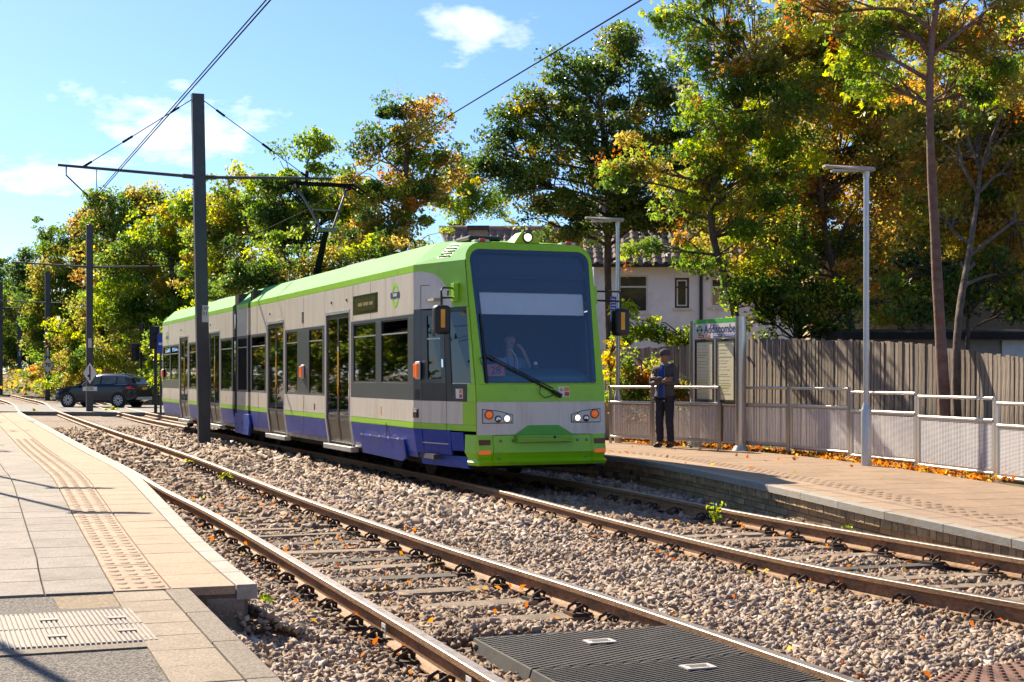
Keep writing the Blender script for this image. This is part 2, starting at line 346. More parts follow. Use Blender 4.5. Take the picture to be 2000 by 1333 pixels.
# road over the level crossing
g = G(); A, B = Vector((-70, 77, 0)), Vector((20, 53, 0)); w = Vector((3.4, 13.5, 0))
g.hexa([A+Vector((0,0,-.3)), B+Vector((0,0,-.3)), B+w+Vector((0,0,-.3)), A+w+Vector((0,0,-.3)), A+Vector((0,0,-.025)), B+Vector((0,0,-.025)), B+w+Vector((0,0,-.025)), A+w+Vector((0,0,-.025))])
road = tag(g.build('road', ROAD), kind='structure')
YELLOW_LINE = mat('worn_road_paint', (.55, .53, .48), .8, var=.2, vs=12)
g = G(); dd = (B-A).normalized(); nn = Vector((-dd.y, dd.x, 0)); 
for k in range(26):
    a = A + dd*(2+k*3.4) + nn*.35 + Vector((0,0,-.021)); g.add([a, a+dd*2.2, a+dd*2.2+nn*.22, a+nn*.22], [(0,1,2,3)])
g.build('road_marking', YELLOW_LINE, road)

# ------------------------------------------------------------------ tracks
def sleeper_mesh(L, w, h, dark):
    g = G(); n = 5; rs = random.Random(int(L*1000)); xs_ = [lerp(-L/2, L/2, i/n) for i in range(n+1)]
    pr = [(-w/2, -h), (-w/2, -.012), (-w/2+.014, 0), (w/2-.014, 0), (w/2, -.012), (w/2, -h)]
    vs = [(x, a + rs.uniform(-.006, .006), b + rs.uniform(-.004, .004)) for x in xs_ for a, b in pr]; m = len(pr)
    g.add(vs, [(i*m+k, (i+1)*m+k, (i+1)*m+k+1, i*m+k+1) for i in range(n) for k in range(m-1)] + [tuple(range(m)), tuple(n*m+k for k in range(m-1, -1, -1))])
    return g.mesh('sleeper', SLEEPER_DARK if dark else SLEEPER)
_g = G(); _g.box(-.075, .075, -.09, .09, 0, .022)                # a rail fastening: base plate, bolt and two spring loops
_g.lathe([(.026, .02), (.026, .045), (.014, .05), (.014, .085)], 6)
for sy in (-1, 1):
    _g.tube([(-.05, sy*.03, .02), (-.05, sy*.05, .055), (-.01, sy*.072, .075), (.04, sy*.07, .05), (.055, sy*.055, .02)], .011, 5)
CLIPM = _g.mesh('rail_clip', CLIP)
PROF = [(-.036,-.004),(-.03,0),(.03,0),(.036,-.004),(.036,-.038),(.012,-.052),(.011,-.128),(.03,-.140),(.072,-.148),(.072,-.158),(-.072,-.158),(-.072,-.148),(-.03,-.140),(-.011,-.128),(-.012,-.052),(-.036,-.038)]
PMIS = [1,1,1] + [0]*13
def nearest(path, p):
    return min(path, key=lambda q: (q.x-p.x)**2 + (q.y-p.y)**2)
SLEEP = []
def track(label, a, b, lo, hi):
    ra, rb = RAILS[a], RAILS[b]; root = thing('railway_track', label, 'track', ra[8])
    for q in (ra, rb):
        G().sweep(q, PROF, 0, PMIS).build('rail', [RUST, POLISHED], root, world=True)
    acc = 0; i = 0; cache = {}; step = .7; last = None
    for i in range(1, len(ra)-1):
        acc += (ra[i]-ra[i-1]).length
        if acc < step: continue
        acc -= step; p = ra[i]
        if p.y < lo or p.y > hi: continue
        q = nearest(rb, p); d = (q - p); gz = d.length; d.normalize(); c = (p+q)/2
        L = round(gz + .95, 1); dark = random.random() < .16; key = (L, dark)
        if key not in cache: cache[key] = sleeper_mesh(L, .24, .16, dark)
        ang = math.atan2(d.y, d.x) + random.uniform(-.012, .012)
        inv = pm(root).inverted()
        s = link('sleeper', cache[key], root, inv @ Vector((c.x, c.y, c.z - .150 + random.uniform(-.008, .006))), (0, 0, ang)); SLEEP.append((c, ang, L))
        if p.y < 27:
            for base, sg in ((p, 1), (q, -1)):
                for side in (-1, 1):
                    pos = base + d * (.115 * side)
                    link('rail_clip', CLIPM, root, inv @ Vector((pos.x, pos.y, pos.z - .152)), (0, 0, ang + (0 if side > 0 else math.pi) + random.uniform(-.15, .15)))
    return root
track_n = track('rusty rails of the empty track beside the left platform', 'NL', 'NR', 5.5, 42)
track_f = track('rails of the track the green tram stands on', 'FL', 'FR', 8, 30)
# small plates stuck to the web of the nearest rail
for px, py, txt in [(757, 1208, '0040'), (926, 1300, '0039')]:
    c = nearest(RAILS['NL'], P(px, py)); i = RAILS['NL'].index(c); d = (RAILS['NL'][i+1]-RAILS['NL'][i-1]).normalized(); n = Vector((-d.y, d.x, 0))
    M = frame(c + n*.040 + Vector((0, 0, -.088)), -d, (0, 0, 1))
    g = G(); g.add([M @ Vector(p) for p in [(-.045,-.04,0),(.045,-.04,0),(.045,.04,0),(-.045,.04,0),(-.045,-.04,.004),(.045,-.04,.004),(.045,.04,.004),(-.045,.04,.004)]], [(0,3,2,1),(4,5,6,7),(0,1,5,4),(1,2,6,5),(2,3,7,6),(3,0,4,7)])
    o = g.build('rail_number_plate', WHITE, track_n, world=True)
    for q in (-.012, .010): G().obox(M @ Vector((0, q, .0055)), (M.to_3x3() @ Vector((.028, 0, 0))), (M.to_3x3() @ Vector((0, .005, 0))), (M.to_3x3() @ Vector((0, 0, .0008)))).build('worn_print', BLACK, o, world=True)

# ------------------------------------------------------------------ ballast (nobody could count it)
def stones(y0, y1, dens, r0, r1, kind):
    n = int((y1-y0) * .78*(y0+y1)/2 * dens); y = rng.uniform(y0, y1, n); x = rng.uniform(-.39, .39, n) * y
    ok = (x > xl(y) + .03) & (x < xr(y) - .10); x, y = x[ok], y[ok]
    keep = np.ones(len(x), bool); zoff = np.zeros(len(x)); brown = np.zeros(len(x))
    for k in ('NL', 'NR', 'FL', 'FR'):
        rp = np.array([(p.y, p.x) for p in RAILS[k] if 4 < p.y < 60]); rp = rp[np.argsort(rp[:, 0])]
        dx_ = np.abs(np.interp(y, rp[:, 0], rp[:, 1]) - x) * .93
        keep &= dx_ > .10; brown = np.maximum(brown, np.clip(1 - (dx_-.1)/.38, 0, 1))
        zoff -= .02 * np.clip(1 - (dx_-.1)/.3, 0, 1)
    nlr = [np.interp(y, *np.array(sorted([(p.y, p.x) for p in RAILS[k] if 4 < p.y < 60])).T) for k in ('NL', 'NR', 'FL', 'FR')]
    inn = ((x > nlr[0]) & (x < nlr[1])) | ((x > nlr[2]) & (x < nlr[3])); zoff = zoff - .012*inn + .022*(~inn)
    brown = np.maximum(brown*.95, .5*inn)
    for c, ang, L in SLEEP:
        ux, uy = math.cos(ang), math.sin(ang); ddx, ddy = x-c.x, y-c.y
        al = ddx*ux+ddy*uy; ac = -ddx*uy+ddy*ux
        on = (np.abs(al) < L/2) & (np.abs(ac) < .105); out = np.abs(al) > L/2 - .42
        keep &= ~(on & (rng.random(len(x)) < np.where(out, .55, .93)))
    # crossing mats
    keep &= ~((y < 9.0) & (x > nlr[0]+.24) & (x < nlr[1]-.02) & (y < 8.66 + .36*(x+.1)))
    x, y, zoff, brown = x[keep], y[keep], zoff[keep], brown[keep]; n = len(x)
    r = rng.uniform(r0, r1, n) * np.where(rng.random(n) < .08, 1.3, 1.0); 
    bumpy = .012*np.sin(x*5.1+y*2.3) + .012*np.sin(y*4.3-x*1.7)
    zoff = zoff + np.where(y < 14, .30*np.exp(-np.maximum(0, x - xl(y))/.28)*np.clip((14-y)/4, 0, 1), 0) * (y < 8.8) + .26*np.exp(-np.maximum(0, x - xl(y))/.25)*(y >= 8.8)*np.clip((11-y)/2, .35, 1)
    zoff = zoff + np.where(inn[keep] & (y < 9.9) & (x > -1.2) & (x < 1.6), .115*np.clip((9.9-y)/.6, 0, 1), 0)
    z = -.172 + zoff + bumpy + rng.normal(0, .010, n)
    if kind == 20:
        ph = (1+5**.5)/2; bv = np.array([(-1,ph,0),(1,ph,0),(-1,-ph,0),(1,-ph,0),(0,-1,ph),(0,1,ph),(0,-1,-ph),(0,1,-ph),(ph,0,-1),(ph,0,1),(-ph,0,-1),(-ph,0,1)]) / 1.9
        bf = np.array([(0,11,5),(0,5,1),(0,1,7),(0,7,10),(0,10,11),(1,5,9),(5,11,4),(11,10,2),(10,7,6),(7,1,8),(3,9,4),(3,4,2),(3,2,6),(3,6,8),(3,8,9),(4,9,5),(2,4,11),(6,2,10),(8,6,7),(9,8,1)])
    else:
        bv = np.array([(-1,-1,-1),(1,-1,-1),(1,1,-1),(-1,1,-1),(-1,-1,1),(1,-1,1),(1,1,1),(-1,1,1)]) * .72
        bf = np.array([(0,2,1),(0,3,2),(4,5,6),(4,6,7),(0,1,5),(0,5,4),(1,2,6),(1,6,5),(2,3,7),(2,7,6),(3,0,4),(3,4,7)])
    m = len(bv); V = np.repeat(bv[None], n, 0) * (1 + rng.uniform(-.58, .38, (n, m, 1)))
    V *= rng.uniform(.7, 1.35, (n, 1, 3)) * np.array([1.1, 1.1, .78])
    q = rng.normal(size=(n, 4)); q[:, 1:3] *= .55; q /= np.linalg.norm(q, axis=1, keepdims=True); w_, a, b, c = q.T
    Rm = np.stack([np.stack([1-2*(b*b+c*c), 2*(a*b-c*w_), 2*(a*c+b*w_)], -1), np.stack([2*(a*b+c*w_), 1-2*(a*a+c*c), 2*(b*c-a*w_)], -1), np.stack([2*(a*c-b*w_), 2*(b*c+a*w_), 1-2*(a*a+b*b)], -1)], 1)
    V = np.einsum('nij,nmj->nmi', Rm, V) * r[:, None, None] + np.stack([x, y, z], -1)[:, None]
    pal = np.array([(.46,.355,.275),(.36,.28,.225),(.52,.42,.335),(.38,.255,.175),(.26,.195,.15),(.44,.31,.205),(.60,.50,.42)])
    bro = np.array([(.26,.16,.09),(.20,.13,.08),(.31,.20,.12)])
    cc = pal[rng.integers(0, len(pal), n)] * rng.uniform(.72, 1.12, (n, 1)); cb = bro[rng.integers(0, 3, n)] * rng.uniform(.7, 1.15, (n, 1))
    patch = np.clip(.5 + .5*np.sin(x*1.3+1)*np.sin(y*.9+2), 0, 1)
    f = np.clip(brown*rng.uniform(.5, 1.25, n) + .22*patch, 0, 1)[:, None]; cc = cc*(1-f) + cb*f
    Fc = (bf[None] + (np.arange(n)*m)[:, None, None]).reshape(-1, 3)
    return V.reshape(-1, 3), Fc, np.repeat(cc, m, 0)
Vs, Fs, Cs = [], [], []; off = 0
for args in [(5.4, 10.5, 1700, .014, .027, 12), (10.5, 16, 950, .019, .032, 12), (16, 28, 260, .036, .056, 12), (28, 46, 70, .06, .09, 12)]:
    a, b, c = stones(*args); Vs.append(a); Fs.append(b + off); Cs.append(c); off += len(a)
tag(link('ballast', npmesh('ballast', np.concatenate(Vs), np.concatenate(Fs), STONE, np.concatenate(Cs))), 'grey and buff crushed stone ballast between the platforms', 'ballast', kind='stuff')

# ------------------------------------------------------------------ left platform
def slabquad(path, s0, s1, o0, o1, z0, z1, gap=.004, sag=0):
    s0 += gap; s1 -= gap; sg = 1 if o1 > o0 else -1; o0 += gap*sg; o1 -= gap*sg
    lo = [path.at(s0, o0, z0), path.at(s1, o0, z0), path.at(s1, o1, z0), path.at(s0, o1, z0)]
    ch = .004; hi = [path.at(s0+ch, o0+ch*sg, z1), path.at(s1-ch, o0+ch*sg, z1), path.at(s1-ch, o1-ch*sg, z1), path.at(s0+ch, o1-ch*sg, z1)]
    mid = [path.at(s0, o0, z1-ch), path.at(s1, o0, z1-ch), path.at(s1, o1, z1-ch), path.at(s0, o1, z1-ch)]
    g = G(); t = [random.uniform(-sag, sag) for _ in range(4)]
    for k in range(4): hi[k].z += t[k]; mid[k].z += t[k]
    g.add(lo + mid + hi, [(0,3,2,1), (8,9,10,11)] + [(i, (i+1) % 4, 4+(i+1) % 4, 4+i) for i in range(4)] + [(4+i, 4+(i+1) % 4, 8+(i+1) % 4, 8+i) for i in range(4)])
    return g
def lozenges(g, path, s0, s1, o0, o1, rows, cols, zt):
    for i in range(rows):
        for j in range(cols):
            s = lerp(s0, s1, (i+.5)/rows); o = lerp(o0, o1, (j+.5)/cols); c = path.at(s, o, zt-.001)
            ds = path.at(s+.01, o) - path.at(s, o); ds.z = 0; ds.normalize(); do = path.at(s, o+.01) - path.at(s, o); do.z = 0; do.normalize()
            n = 8; a = abs(s1-s0)/rows*.27; b = abs(o1-o0)/cols*.40; base = [c + ds*math.cos(t)*a + do*math.sin(t)*b for t in [2*math.pi*k/n for k in range(n)]]
            top = [c + ds*math.cos(t)*a*.62 + do*math.sin(t)*b*.72 + Vector((0,0,.008)) for t in [2*math.pi*k/n for k in range(n)]]
            g.add(base + top, [(k, (k+1) % n, n+(k+1) % n, n+k) for k in range(n)] + [tuple(range(n, 2*n))])
def strip_body(path, s0, s1, o0, o1, z0, z1, n=60):
    g = G(); ss = [lerp(s0, s1, i/n) for i in range(n+1)]
    V = []; 
    for s in ss:
        for o, z in ((o0, z0), (o0, z1), (o1, z1), (o1, z0)): V.append(path.at(s, o, z))
    g.add(V, [(i*4+k, (i+1)*4+k, (i+1)*4+(k+1) % 4, i*4+(k+1) % 4) for i in range(n) for k in range(4)] + [(0,1,2,3), (n*4+3, n*4+2, n*4+1, n*4)])
    return g
plat_l = tag(strip_body(LEFT, 0.012, LEFT.L, .06, 9, -.55, -.05).build('platform_left', JOINT), kind='structure')
g = strip_body(LEFT, 0.008, LEFT.L, .08, .3, -.5, -.075); g.build('platform_wall', CONCRETE, plat_l)
LST = [(.13, .51, SLAB_TAN, 'paving_slab', .6), (.51, .83, SLAB_TAN, 'tactile_slab', .6), (.83, 1.22, SLAB_GREY, 'paving_slab', .6)] + [(1.22+.42*k, 1.64+.42*k, SLAB_GREY, 'paving_slab', .6) for k in range(9)]
NROW = 25
for r in range(NROW):                                   # near slabs one by one
    s0, s1 = r*.6, r*.6+.6
    g = slabquad(LEFT, s0, s1, 0.0, .13, -.085, .003); g.build('coping_stone', COPING, plat_l)
    for k, (o0, o1, m, nm, L) in enumerate(LST):
        if k > 5 and r < 3 or k > 7: continue
        g = slabquad(LEFT, s0, s1, o0, o1, -.05, .0, sag=.0012)
        if nm == 'tactile_slab': lozenges(g, LEFT, s0+.01, s1-.01, o0+.01, o1-.01, 3, 3, 0)
        g.build(nm, m, plat_l)
for k, (o0, o1, m, nm, L) in enumerate([(0, .13, COPING, 'coping', 0)] + LST):   # beyond, too fine to pick apart
    g = G(); s = NROW*.6 if k <= 8 else 0
    while s < LEFT.L - .6:
        q = slabquad(LEFT, s, s+.6, o0, o1, -.05 if k else -.085, .003 if not k else 0, gap=.006)
        g.add(q.v, q.f)
        if nm == 'tactile_slab' and s < 22: lozenges(g, LEFT, s+.01, s+.59, o0+.01, o1-.01, 3, 3, 0)
        s += .6
    tag(g.build('far_coping' if not k else 'far_paving', m, plat_l), kind='stuff')

# ------------------------------------------------------------------ path at the platform end
path_l = G(); e0 = LEFT.at(0, 0); ax = (LEFT.at(0, 1) - e0).normalized(); ax.z = 0; ay = Vector((k1.x-k0.x, k1.y-k0.y, 0)).normalized()   # ax to the left, ay towards the viewer
K0 = Vector((k0.x, k0.y, LZ)); Z = Vector((0, 0, 1))
nk = Vector((-ay.y, ay.x, 0)); nk = nk if nk.x < 0 else -nk
def KP(a, b, z=0): return K0 + ay*a + nk*b + Z*z      # a along the kerb towards the viewer, b away from the track
e1 = LEFT.at(-.02, 9, -.01); 
asp = tag(G().plate([KP(-.4, .3, -.012), KP(7, .3, -.012), KP(7, 12, -.012), e1 + Z*.001, LEFT.at(-.02, .42, -.012)], (0, 0, -.4)).build('path', ASPHALT), kind='structure')
a = -.05; i = 0
while a < 6:                                            # kerb stones
    L = .915; g = G(); g.hexa([KP(a+.004, 0, -.4), KP(a+L-.004, 0, -.4), KP(a+L-.004, .145, -.4), KP(a+.004, .145, -.4), KP(a+.004, .01, 0), KP(a+L-.004, .01, 0), KP(a+L-.004, .145, .0), KP(a+.004, .145, 0)])
    g.build('kerb_stone', KERB, asp, bevel=.006); a += L
a = -.02
for r in range(12):                                     # buff slabs behind the kerb
    for c in range(1):
        b0 = .15
        L = .39; g = G(); q = [random.uniform(-.002, .002) for _ in range(4)]; e = .005
        g.hexa([KP(a+e, b0+e, -.05), KP(a+L-e, b0+e, -.05), KP(a+L-e, b0+.30-e, -.05), KP(a+e, b0+.30-e, -.05), KP(a+e, b0+e, q[0]), KP(a+L-e, b0+e, q[1]), KP(a+L-e, b0+.30-e, q[2]), KP(a+e, b0+.30-e, q[3])])
        g.build('paving_slab', SLAB_BUFF, asp, bevel=.004)
    a += .39
g = G(); g.plate([KP(.02, .45, -.006), KP(.64, .45, -.006), KP(.64, .76, -.006), KP(.02, .78, -.006)], (0, 0, -.05)); g.build('mortar_patch', mat('crumbled_mortar', (.30, .23, .15), .95, var=.35, vs=40, bump=.9, bs=50), asp)
# ribbed metal access cover
COVER = mat('galvanised_cover', (.29, .255, .225), .75, .0, var=.2, vs=12, bump=.15, bs=140, dirt=(.30, .25, .21), ds=3)
c0, c1, c2, c3 = P(258,1189,LZ), P(314,1250,LZ), P(-300,1289,LZ), P(-300,1219,LZ)
cov = thing('access_cover', 'ribbed grey metal access cover set in the asphalt path', 'cover', (c0+c1+c2+c3)/4)
uu = (c3-c0).normalized(); ww = (c1-c0); LW = ww.length; ww.normalize(); TL = (c3-c0).length
def CP(a, b, z): return c0 + uu*a + ww*b + Z*z
G().plate([CP(0,0,-.005), CP(0,LW,-.005), CP(TL,LW,-.005), CP(TL,0,-.005)], (0,0,-.06)).build('plate', COVER, cov, world=True)
k = 0; a = .01
while a < TL - .03:
    for b0, b1 in ((.005, LW*.49), (LW*.51, LW-.005)):
        g = G(); g.hexa([CP(a,b0,-.004), CP(a+.019,b0,-.004), CP(a+.019,b1,-.004), CP(a,b1,-.004), CP(a+.003,b0+.003,.004), CP(a+.016,b0+.003,.004), CP(a+.016,b1-.003,.004), CP(a+.003,b1-.003,.004)]); g.build('rib', COVER, cov, world=True)
    a += .024; k += 1
for a_, b_ in [(.45, .25), (.45, .75), (.88, .2), (.88, .52), (.88, .82), (.12, .3), (.12, .7)]:
    g = G(); c = CP(a_, LW*b_, 0); g.obox(c + Z*.003, uu*.045, ww*.030, Z*.0055); g.build('lifting_key_plate', COVER, cov, world=True)
g = G(); g.plate([CP(-.02,-.13,-.004), CP(-.02,-.012,-.004), CP(TL,-.012,-.004), CP(TL,-.13,-.004)], (0,0,-.03)); g.build('asphalt_patch', mat('dark_patch_asphalt', (.13, .115, .10), .9, var=.4, vs=90, bump=.4, bs=180), asp)
g = G(); g.plate([CP(-.05,LW+.012,-.003), CP(-.05,LW+.14,-.003), CP(TL,LW+.12,-.003), CP(TL,LW+.012,-.003)], (0,0,-.03)); g.build('concrete_strip', KERB, asp)

# ------------------------------------------------------------------ right platform
def rs(s, o, dz=0): return RIGHT.at(s, -o, dz)
class RP:                                              # same path, offsets counted into the platform
    L = RIGHT.L
    @staticmethod
    def at(s, o, dz=0): return RIGHT.at(s, -o, dz)
PAVE_R = mat('brown_block_paving', (.33, .22, .14), .85, var=.14, vs=16, bump=.2, bs=120, rnd=.07, dirt=(.24, .165, .11), ds=1.8, dr=(.5, .75))
plat_r = tag(strip_body(RP, 0, RIGHT.L-.5, .12, 2.85, -.8, -.05).build('platform_right', JOINT), kind='structure')
s = 0; r = 0
while s < 18.6:
    g = slabquad(RP, s, s+.9, 0, .14, -.075, .004, gap=.005); g.build('coping_stone', COPING, plat_r); s += .9
g = G(); s = 18.6+.3
while s < RIGHT.L - 1.2:
    q = slabquad(RP, s, s+.9, 0, .14, -.075, .004); g.add(q.v, q.f); s += .9
tag(g.build('far_coping', COPING, plat_r), kind='stuff')
RST = [(.14, .60, SLAB_TAN, 0), (.60, .98, PAVE_R, 1)] + [(.98+.465*k, .98+.465*(k+1), PAVE_R, 0) for k in range(4)]
r = 0; s = 0; far = {}
while s < RIGHT.L - 1.2:
    for k, (o0, o1, m, tac) in enumerate(RST):
        g = slabquad(RP, s, s+.62, o0, o1, -.05, 0, sag=.001)
        if tac and s < 17: lozenges(g, RP, s+.01, s+.61, o0+.01, o1-.01, 3, 3, 0)
        if s < 18: g.build('tactile_slab' if tac else 'paving_slab', m, plat_r)
        else:
            q = far.setdefault(m.name, (G(), m)); q[0].add(g.v, g.f)
    s += .62
for q, m in far.values(): tag(q.build('far_paving', m, plat_r), kind='stuff')
# brick retaining wall: a course of headers on end under the coping, stretchers below
strip_body(RP, 0, RIGHT.L-.5, .135, .3, -.8, -.07).build('wall_mortar', MORTAR, plat_r)
def brick(s0, s1, o0, z0, z1, name='brick', parent=plat_r):
    g = G(); j = random.uniform(-.004, .004); o0 += j
    p = [rs(s0, o0, z0), rs(s1, o0, z0), rs(s1, o0+.1, z0), rs(s0, o0+.1, z0), rs(s0, o0, z1), rs(s1, o0, z1), rs(s1, o0+.1, z1), rs(s0, o0+.1, z1)]
    return g.hexa(p)
near, rest = [], G()
s = 1.2; i = 0
while s < 19:
    L = .098*random.uniform(.94, 1.05); near.append((s, brick(s, s+L-.011, .045, -.170, -.080))); s += L
for row in range(4):
    s = 1.2 + (.11 if row % 2 else 0)
    while s < 19:
        L = .222; z1 = -.180 - row*.077; near.append((s+2*row, brick(s, s+L-.011, .115, z1-.066, z1))); s += L
near.sort(key=lambda q: q[0])
for k, (q, g) in enumerate(near):
    if k < 300: g.build('brick', BRICK, plat_r)
    else: rest.add(g.v, g.f)
tag(rest.build('far_bricks', BRICK, plat_r), kind='stuff')

# ------------------------------------------------------------------ rubber crossing panels in the near track
def mat_panel(root_label, A, B, A2, B2, depth, plate_at, idx):
    # A: far left corner, B: far right corner; runs towards the viewer by depth
    root = thing('rubber_mat', root_label, 'rubber mat', (A+B)/2, group=None); d = (B-A); W = d.length; d.normalize(); t = Vector((d.y, -d.x, 0))
    def Q(a, b, z): return A.lerp(B, a/W).lerp(A2.lerp(B2, a/W), b/depth) + Z*z
    e = .006; G().hexa([Q(0,e,-.11), Q(W,e,-.11), Q(W,depth-e,-.11), Q(0,depth-e,-.11), Q(.035,e,0), Q(W,e,0), Q(W,depth-e,0), Q(.035,depth-e,0)]).build('slab', RUBBER, root, world=True, bevel=.006)
    g = G(); k = -W; slope = .42
    while k < depth + W*slope:                       # slanting ribs, clipped to the panel
        a0, b0, a1, b1 = .04, k, W-.01, k - (W-.05)*slope
        if b0 > depth - .015: f = (depth-.015-b0)/(b1-b0); a0, b0 = lerp(a0, a1, f), depth-.015
        if b1 < .015:
            if b0 <= .015: k += .042; continue
            f = (.015-b0)/(b1-b0); a1, b1 = lerp(a0, a1, f), .015
        if a1 > a0 + .02 and b0 > b1:
            hw = .012; g.hexa([Q(a0,b0,-.002), Q(a1,b1,-.002), Q(a1,b1+2*hw,-.002), Q(a0,b0+2*hw,-.002), Q(a0,b0+.003,.004), Q(a1,b1+.003,.004), Q(a1,b1+2*hw-.003,.004), Q(a0,b0+2*hw-.003,.004)])
        k += .042
    tag(g.build('ribs', RUBBER, root, world=True), kind='stuff')
    if plate_at:
        c = Q(*plate_at, .010); g = G(); g.obox(c, d*.085, t*.055, Z*.004); o = g.build('number_plate', OFFWHITE_MARK, root, world=True)
        for q, (w2, h2) in enumerate([(.06, .009), (.05, .007), (.055, .007)]):
            g = G(); g.obox(c + t*(-.025+.025*q) + Z*.005, d*w2, t*h2, Z*.001); g.build('stamped_mark', mat('stamp_grey', (.2,.18,.16), .8), o, world=True)
    return root
A0 = P(915,1240,-.012); B0 = P(1290,1211,-.012); dN = (B0-A0).normalized(); tN = Vector((dN.y, -dN.x, 0))
_nl = RAILS['NL']; _i0 = min(range(len(_nl)), key=lambda q: abs(_nl[q].y - 8.52)); dp = .86
for k in range(4):
    def edge(dist):                                    # where the panel's edge starts and ends, a way along the rail
        q = _i0; acc = 0
        while acc < dist and q > 1: acc += (_nl[q]-_nl[q-1]).length; q -= 1
        a = _nl[q]; b = nearest(RAILS['NR'], a); d = (b-a).normalized(); return a + d*.27 + Z*-.032, b - d*.045 + Z*-.032
    A_, B_ = edge(k*(dp+.008)); C_, D_ = edge(k*(dp+.008)+dp)
    mat_panel(['black ribbed rubber mat farthest from the camera, between the near rails', 'second black ribbed rubber mat, cut by the bottom edge', 'black rubber mat at the very bottom of the picture', 'black rubber mat nearest the camera, below the frame'][k], A_, B_, C_, D_, dp, [(.66, .36), (.86, .32), (.6, .4), None][k], k)
# brown studded panel between the tracks, lower right corner
BROWNP = mat('brown_studded_panel', (.20, .105, .07), .8, var=.2, vs=14, bump=.2, bs=90)
q0, q1, q2, q3 = P(1850,1312,-.09), P(2060,1282,-.09), P(2200,1345,-.09), P(1780,1345,-.09)
bp = thing('studded_mat', 'brown studded crossing panel in the lower right corner', 'crossing panel', (q0+q1+q2+q3)/4)
G().plate([q0, q1, q2, q3], (0, 0, -.06)).build('slab', BROWNP, bp, world=True)
g = G(); n = 12
for i in range(n):
    for j in range(8):
        a, b = (i+.5)/n, (j+.5)/8; c = q0.lerp(q1, a).lerp(q3.lerp(q2, a), b); g.lathe([(.018, 0), (.013, .010)], 6, Matrix.Translation(c))
tag(g.build('studs', BROWNP, bp, world=True), kind='stuff')
# ------------------------------------------------------------------ the tram
LIME = mat('tram_lime_green', (.30, .62, .010), .34, var=.05, vs=2, coat=.12, dirt=(.24, .43, .03), ds=3.5, dr=(.55, .8))
LIME_ROOF = mat('tram_roof_green', (.10, .38, .10), .7, var=.06, vs=2, spec=.08, dirt=(.17, .38, .17), ds=2.2, dr=(.5, .8))
TWHITE = mat('tram_warm_white', (.66, .60, .52), .34, var=.05, vs=3, bump=.05, bs=2.5, coat=.25, stretch=(3, 3, .35), dirt=(.47, .40, .32), ds=1.6, dr=(.5, .78))
TBLUE = mat('tram_blue', (.008, .045, .34), .34, var=.08, vs=2.5, coat=.0, spec=.25, bump=.25, bs=3.2, dirt=(.085, .085, .15), ds=3.5, dr=(.52, .8))
TGREY = mat('tram_window_grey', (.040, .052, .066), .38, var=.1, vs=3, coat=.15)
TDARK = mat('tram_door_dark', (.018, .017, .016), .35, var=.2, vs=5)
TDOORLOW = mat('tram_door_lower', (.050, .045, .040), .38, var=.25, vs=6, coat=.2)
BELLOWS = mat('articulation_bellows', (.085, .060, .042), .8, var=.3, vs=10, stretch=(1, 1, .2))
SILL = mat('tram_sill', (.40, .35, .29), .6, var=.2, vs=5, dirt=(.18, .14, .10), ds=3)
UNDER = mat('underframe', (.018, .015, .012), .9, var=.3, vs=8)
YEL = mat('yellow_strip', (.75, .45, .02), .5, var=.05)
ORANGE = mat('orange_lens', (.85, .16, .02), .3, var=.1, coat=.3, emit=.12)
ORANGE_TAPE = mat('orange_tape', (.75, .30, .02), .5, var=.05)
REDLENS = mat('dark_red_lens', (.09, .01, .008), .25, coat=.3)
LAMP_ON = mat('lit_headlamp', (1, .95, .82), .3, emit=.55)
CHROME = mat('chrome', (.7, .7, .7), .12, 1.0, var=.03)
RED = mat('red_print', (.6, .04, .03), .5); BLUEP = mat('blue_print', (.03, .07, .42), .5); NAVY = mat('navy_print', (.012, .018, .12), .45); LIMEP = mat('lime_print', (.28, .62, .02), .45)
INT_LIGHT = mat('interior_cream', (.42, .38, .32), .7); INT_DARK = mat('interior_dark', (.05, .05, .055), .8); SEATM = mat('seat_moquette', (.06, .10, .08), .9, var=.4, vs=30); TEAL = mat('dashboard_teal', (.045, .13, .15), .6)
GLASS_SIDE = glass('tinted_side_glass', (.16, .165, .16), extra=.0); GLASS_FRONT = glass('windscreen_glass', (.72, .79, .84), extra=.075); GLASS_DOOR = glass('dark_door_glass', (.10, .10, .10), extra=.0)

tram = thing('tram', 'green, white and blue articulated tram standing at the right platform', 'tram', TO, TROT)
HW = 1.325
def vprof(z): return HW if z >= .76 else lerp(1.255, HW, max(0, (z-.28)/.48))
def spanel(g, u0, u1, z0, z1, out=0., t=.05, side=1, mi=0, n=None):   # a panel of the straight side wall
    zs = sorted(set([z0, z1] + [z for z in (.76,) if z0 < z < z1]))
    pr = [(vprof(z)+out, z) for z in zs] + [(vprof(z)+out-t, z) for z in reversed(zs)]; m = len(pr)
    g.add([(u0, v*side, z) for v, z in pr] + [(u1, v*side, z) for v, z in pr], [(k, m+k, m+(k+1) % m, (k+1) % m) for k in range(m)] + [tuple(range(m-1, -1, -1)), tuple(range(m, 2*m))], mi)
    return g
SEGS = [  # section, u0, u1, sill of the glazing, windows
    ('A', 1.66, 5.08, 1.40, [(1.94, 3.31), (3.62, 4.92)]), ('A', 6.84, 9.98, 1.15, [(7.0, 7.99), (8.93, 9.84)]), ('A', 11.70, 13.33, 1.15, [(11.84, 13.2)]),
    ('M', 13.62, 14.86, 1.15, [(13.74, 14.74)]),
    ('B', 15.36, 16.92, 1.15, [(15.48, 16.80)]), ('B', 18.58, 21.6, 1.15, [(18.7, 19.6), (20.41, 21.44)]), ('B', 23.20, 26.37, 1.40, [(23.38, 24.78), (24.94, 26.2)])]
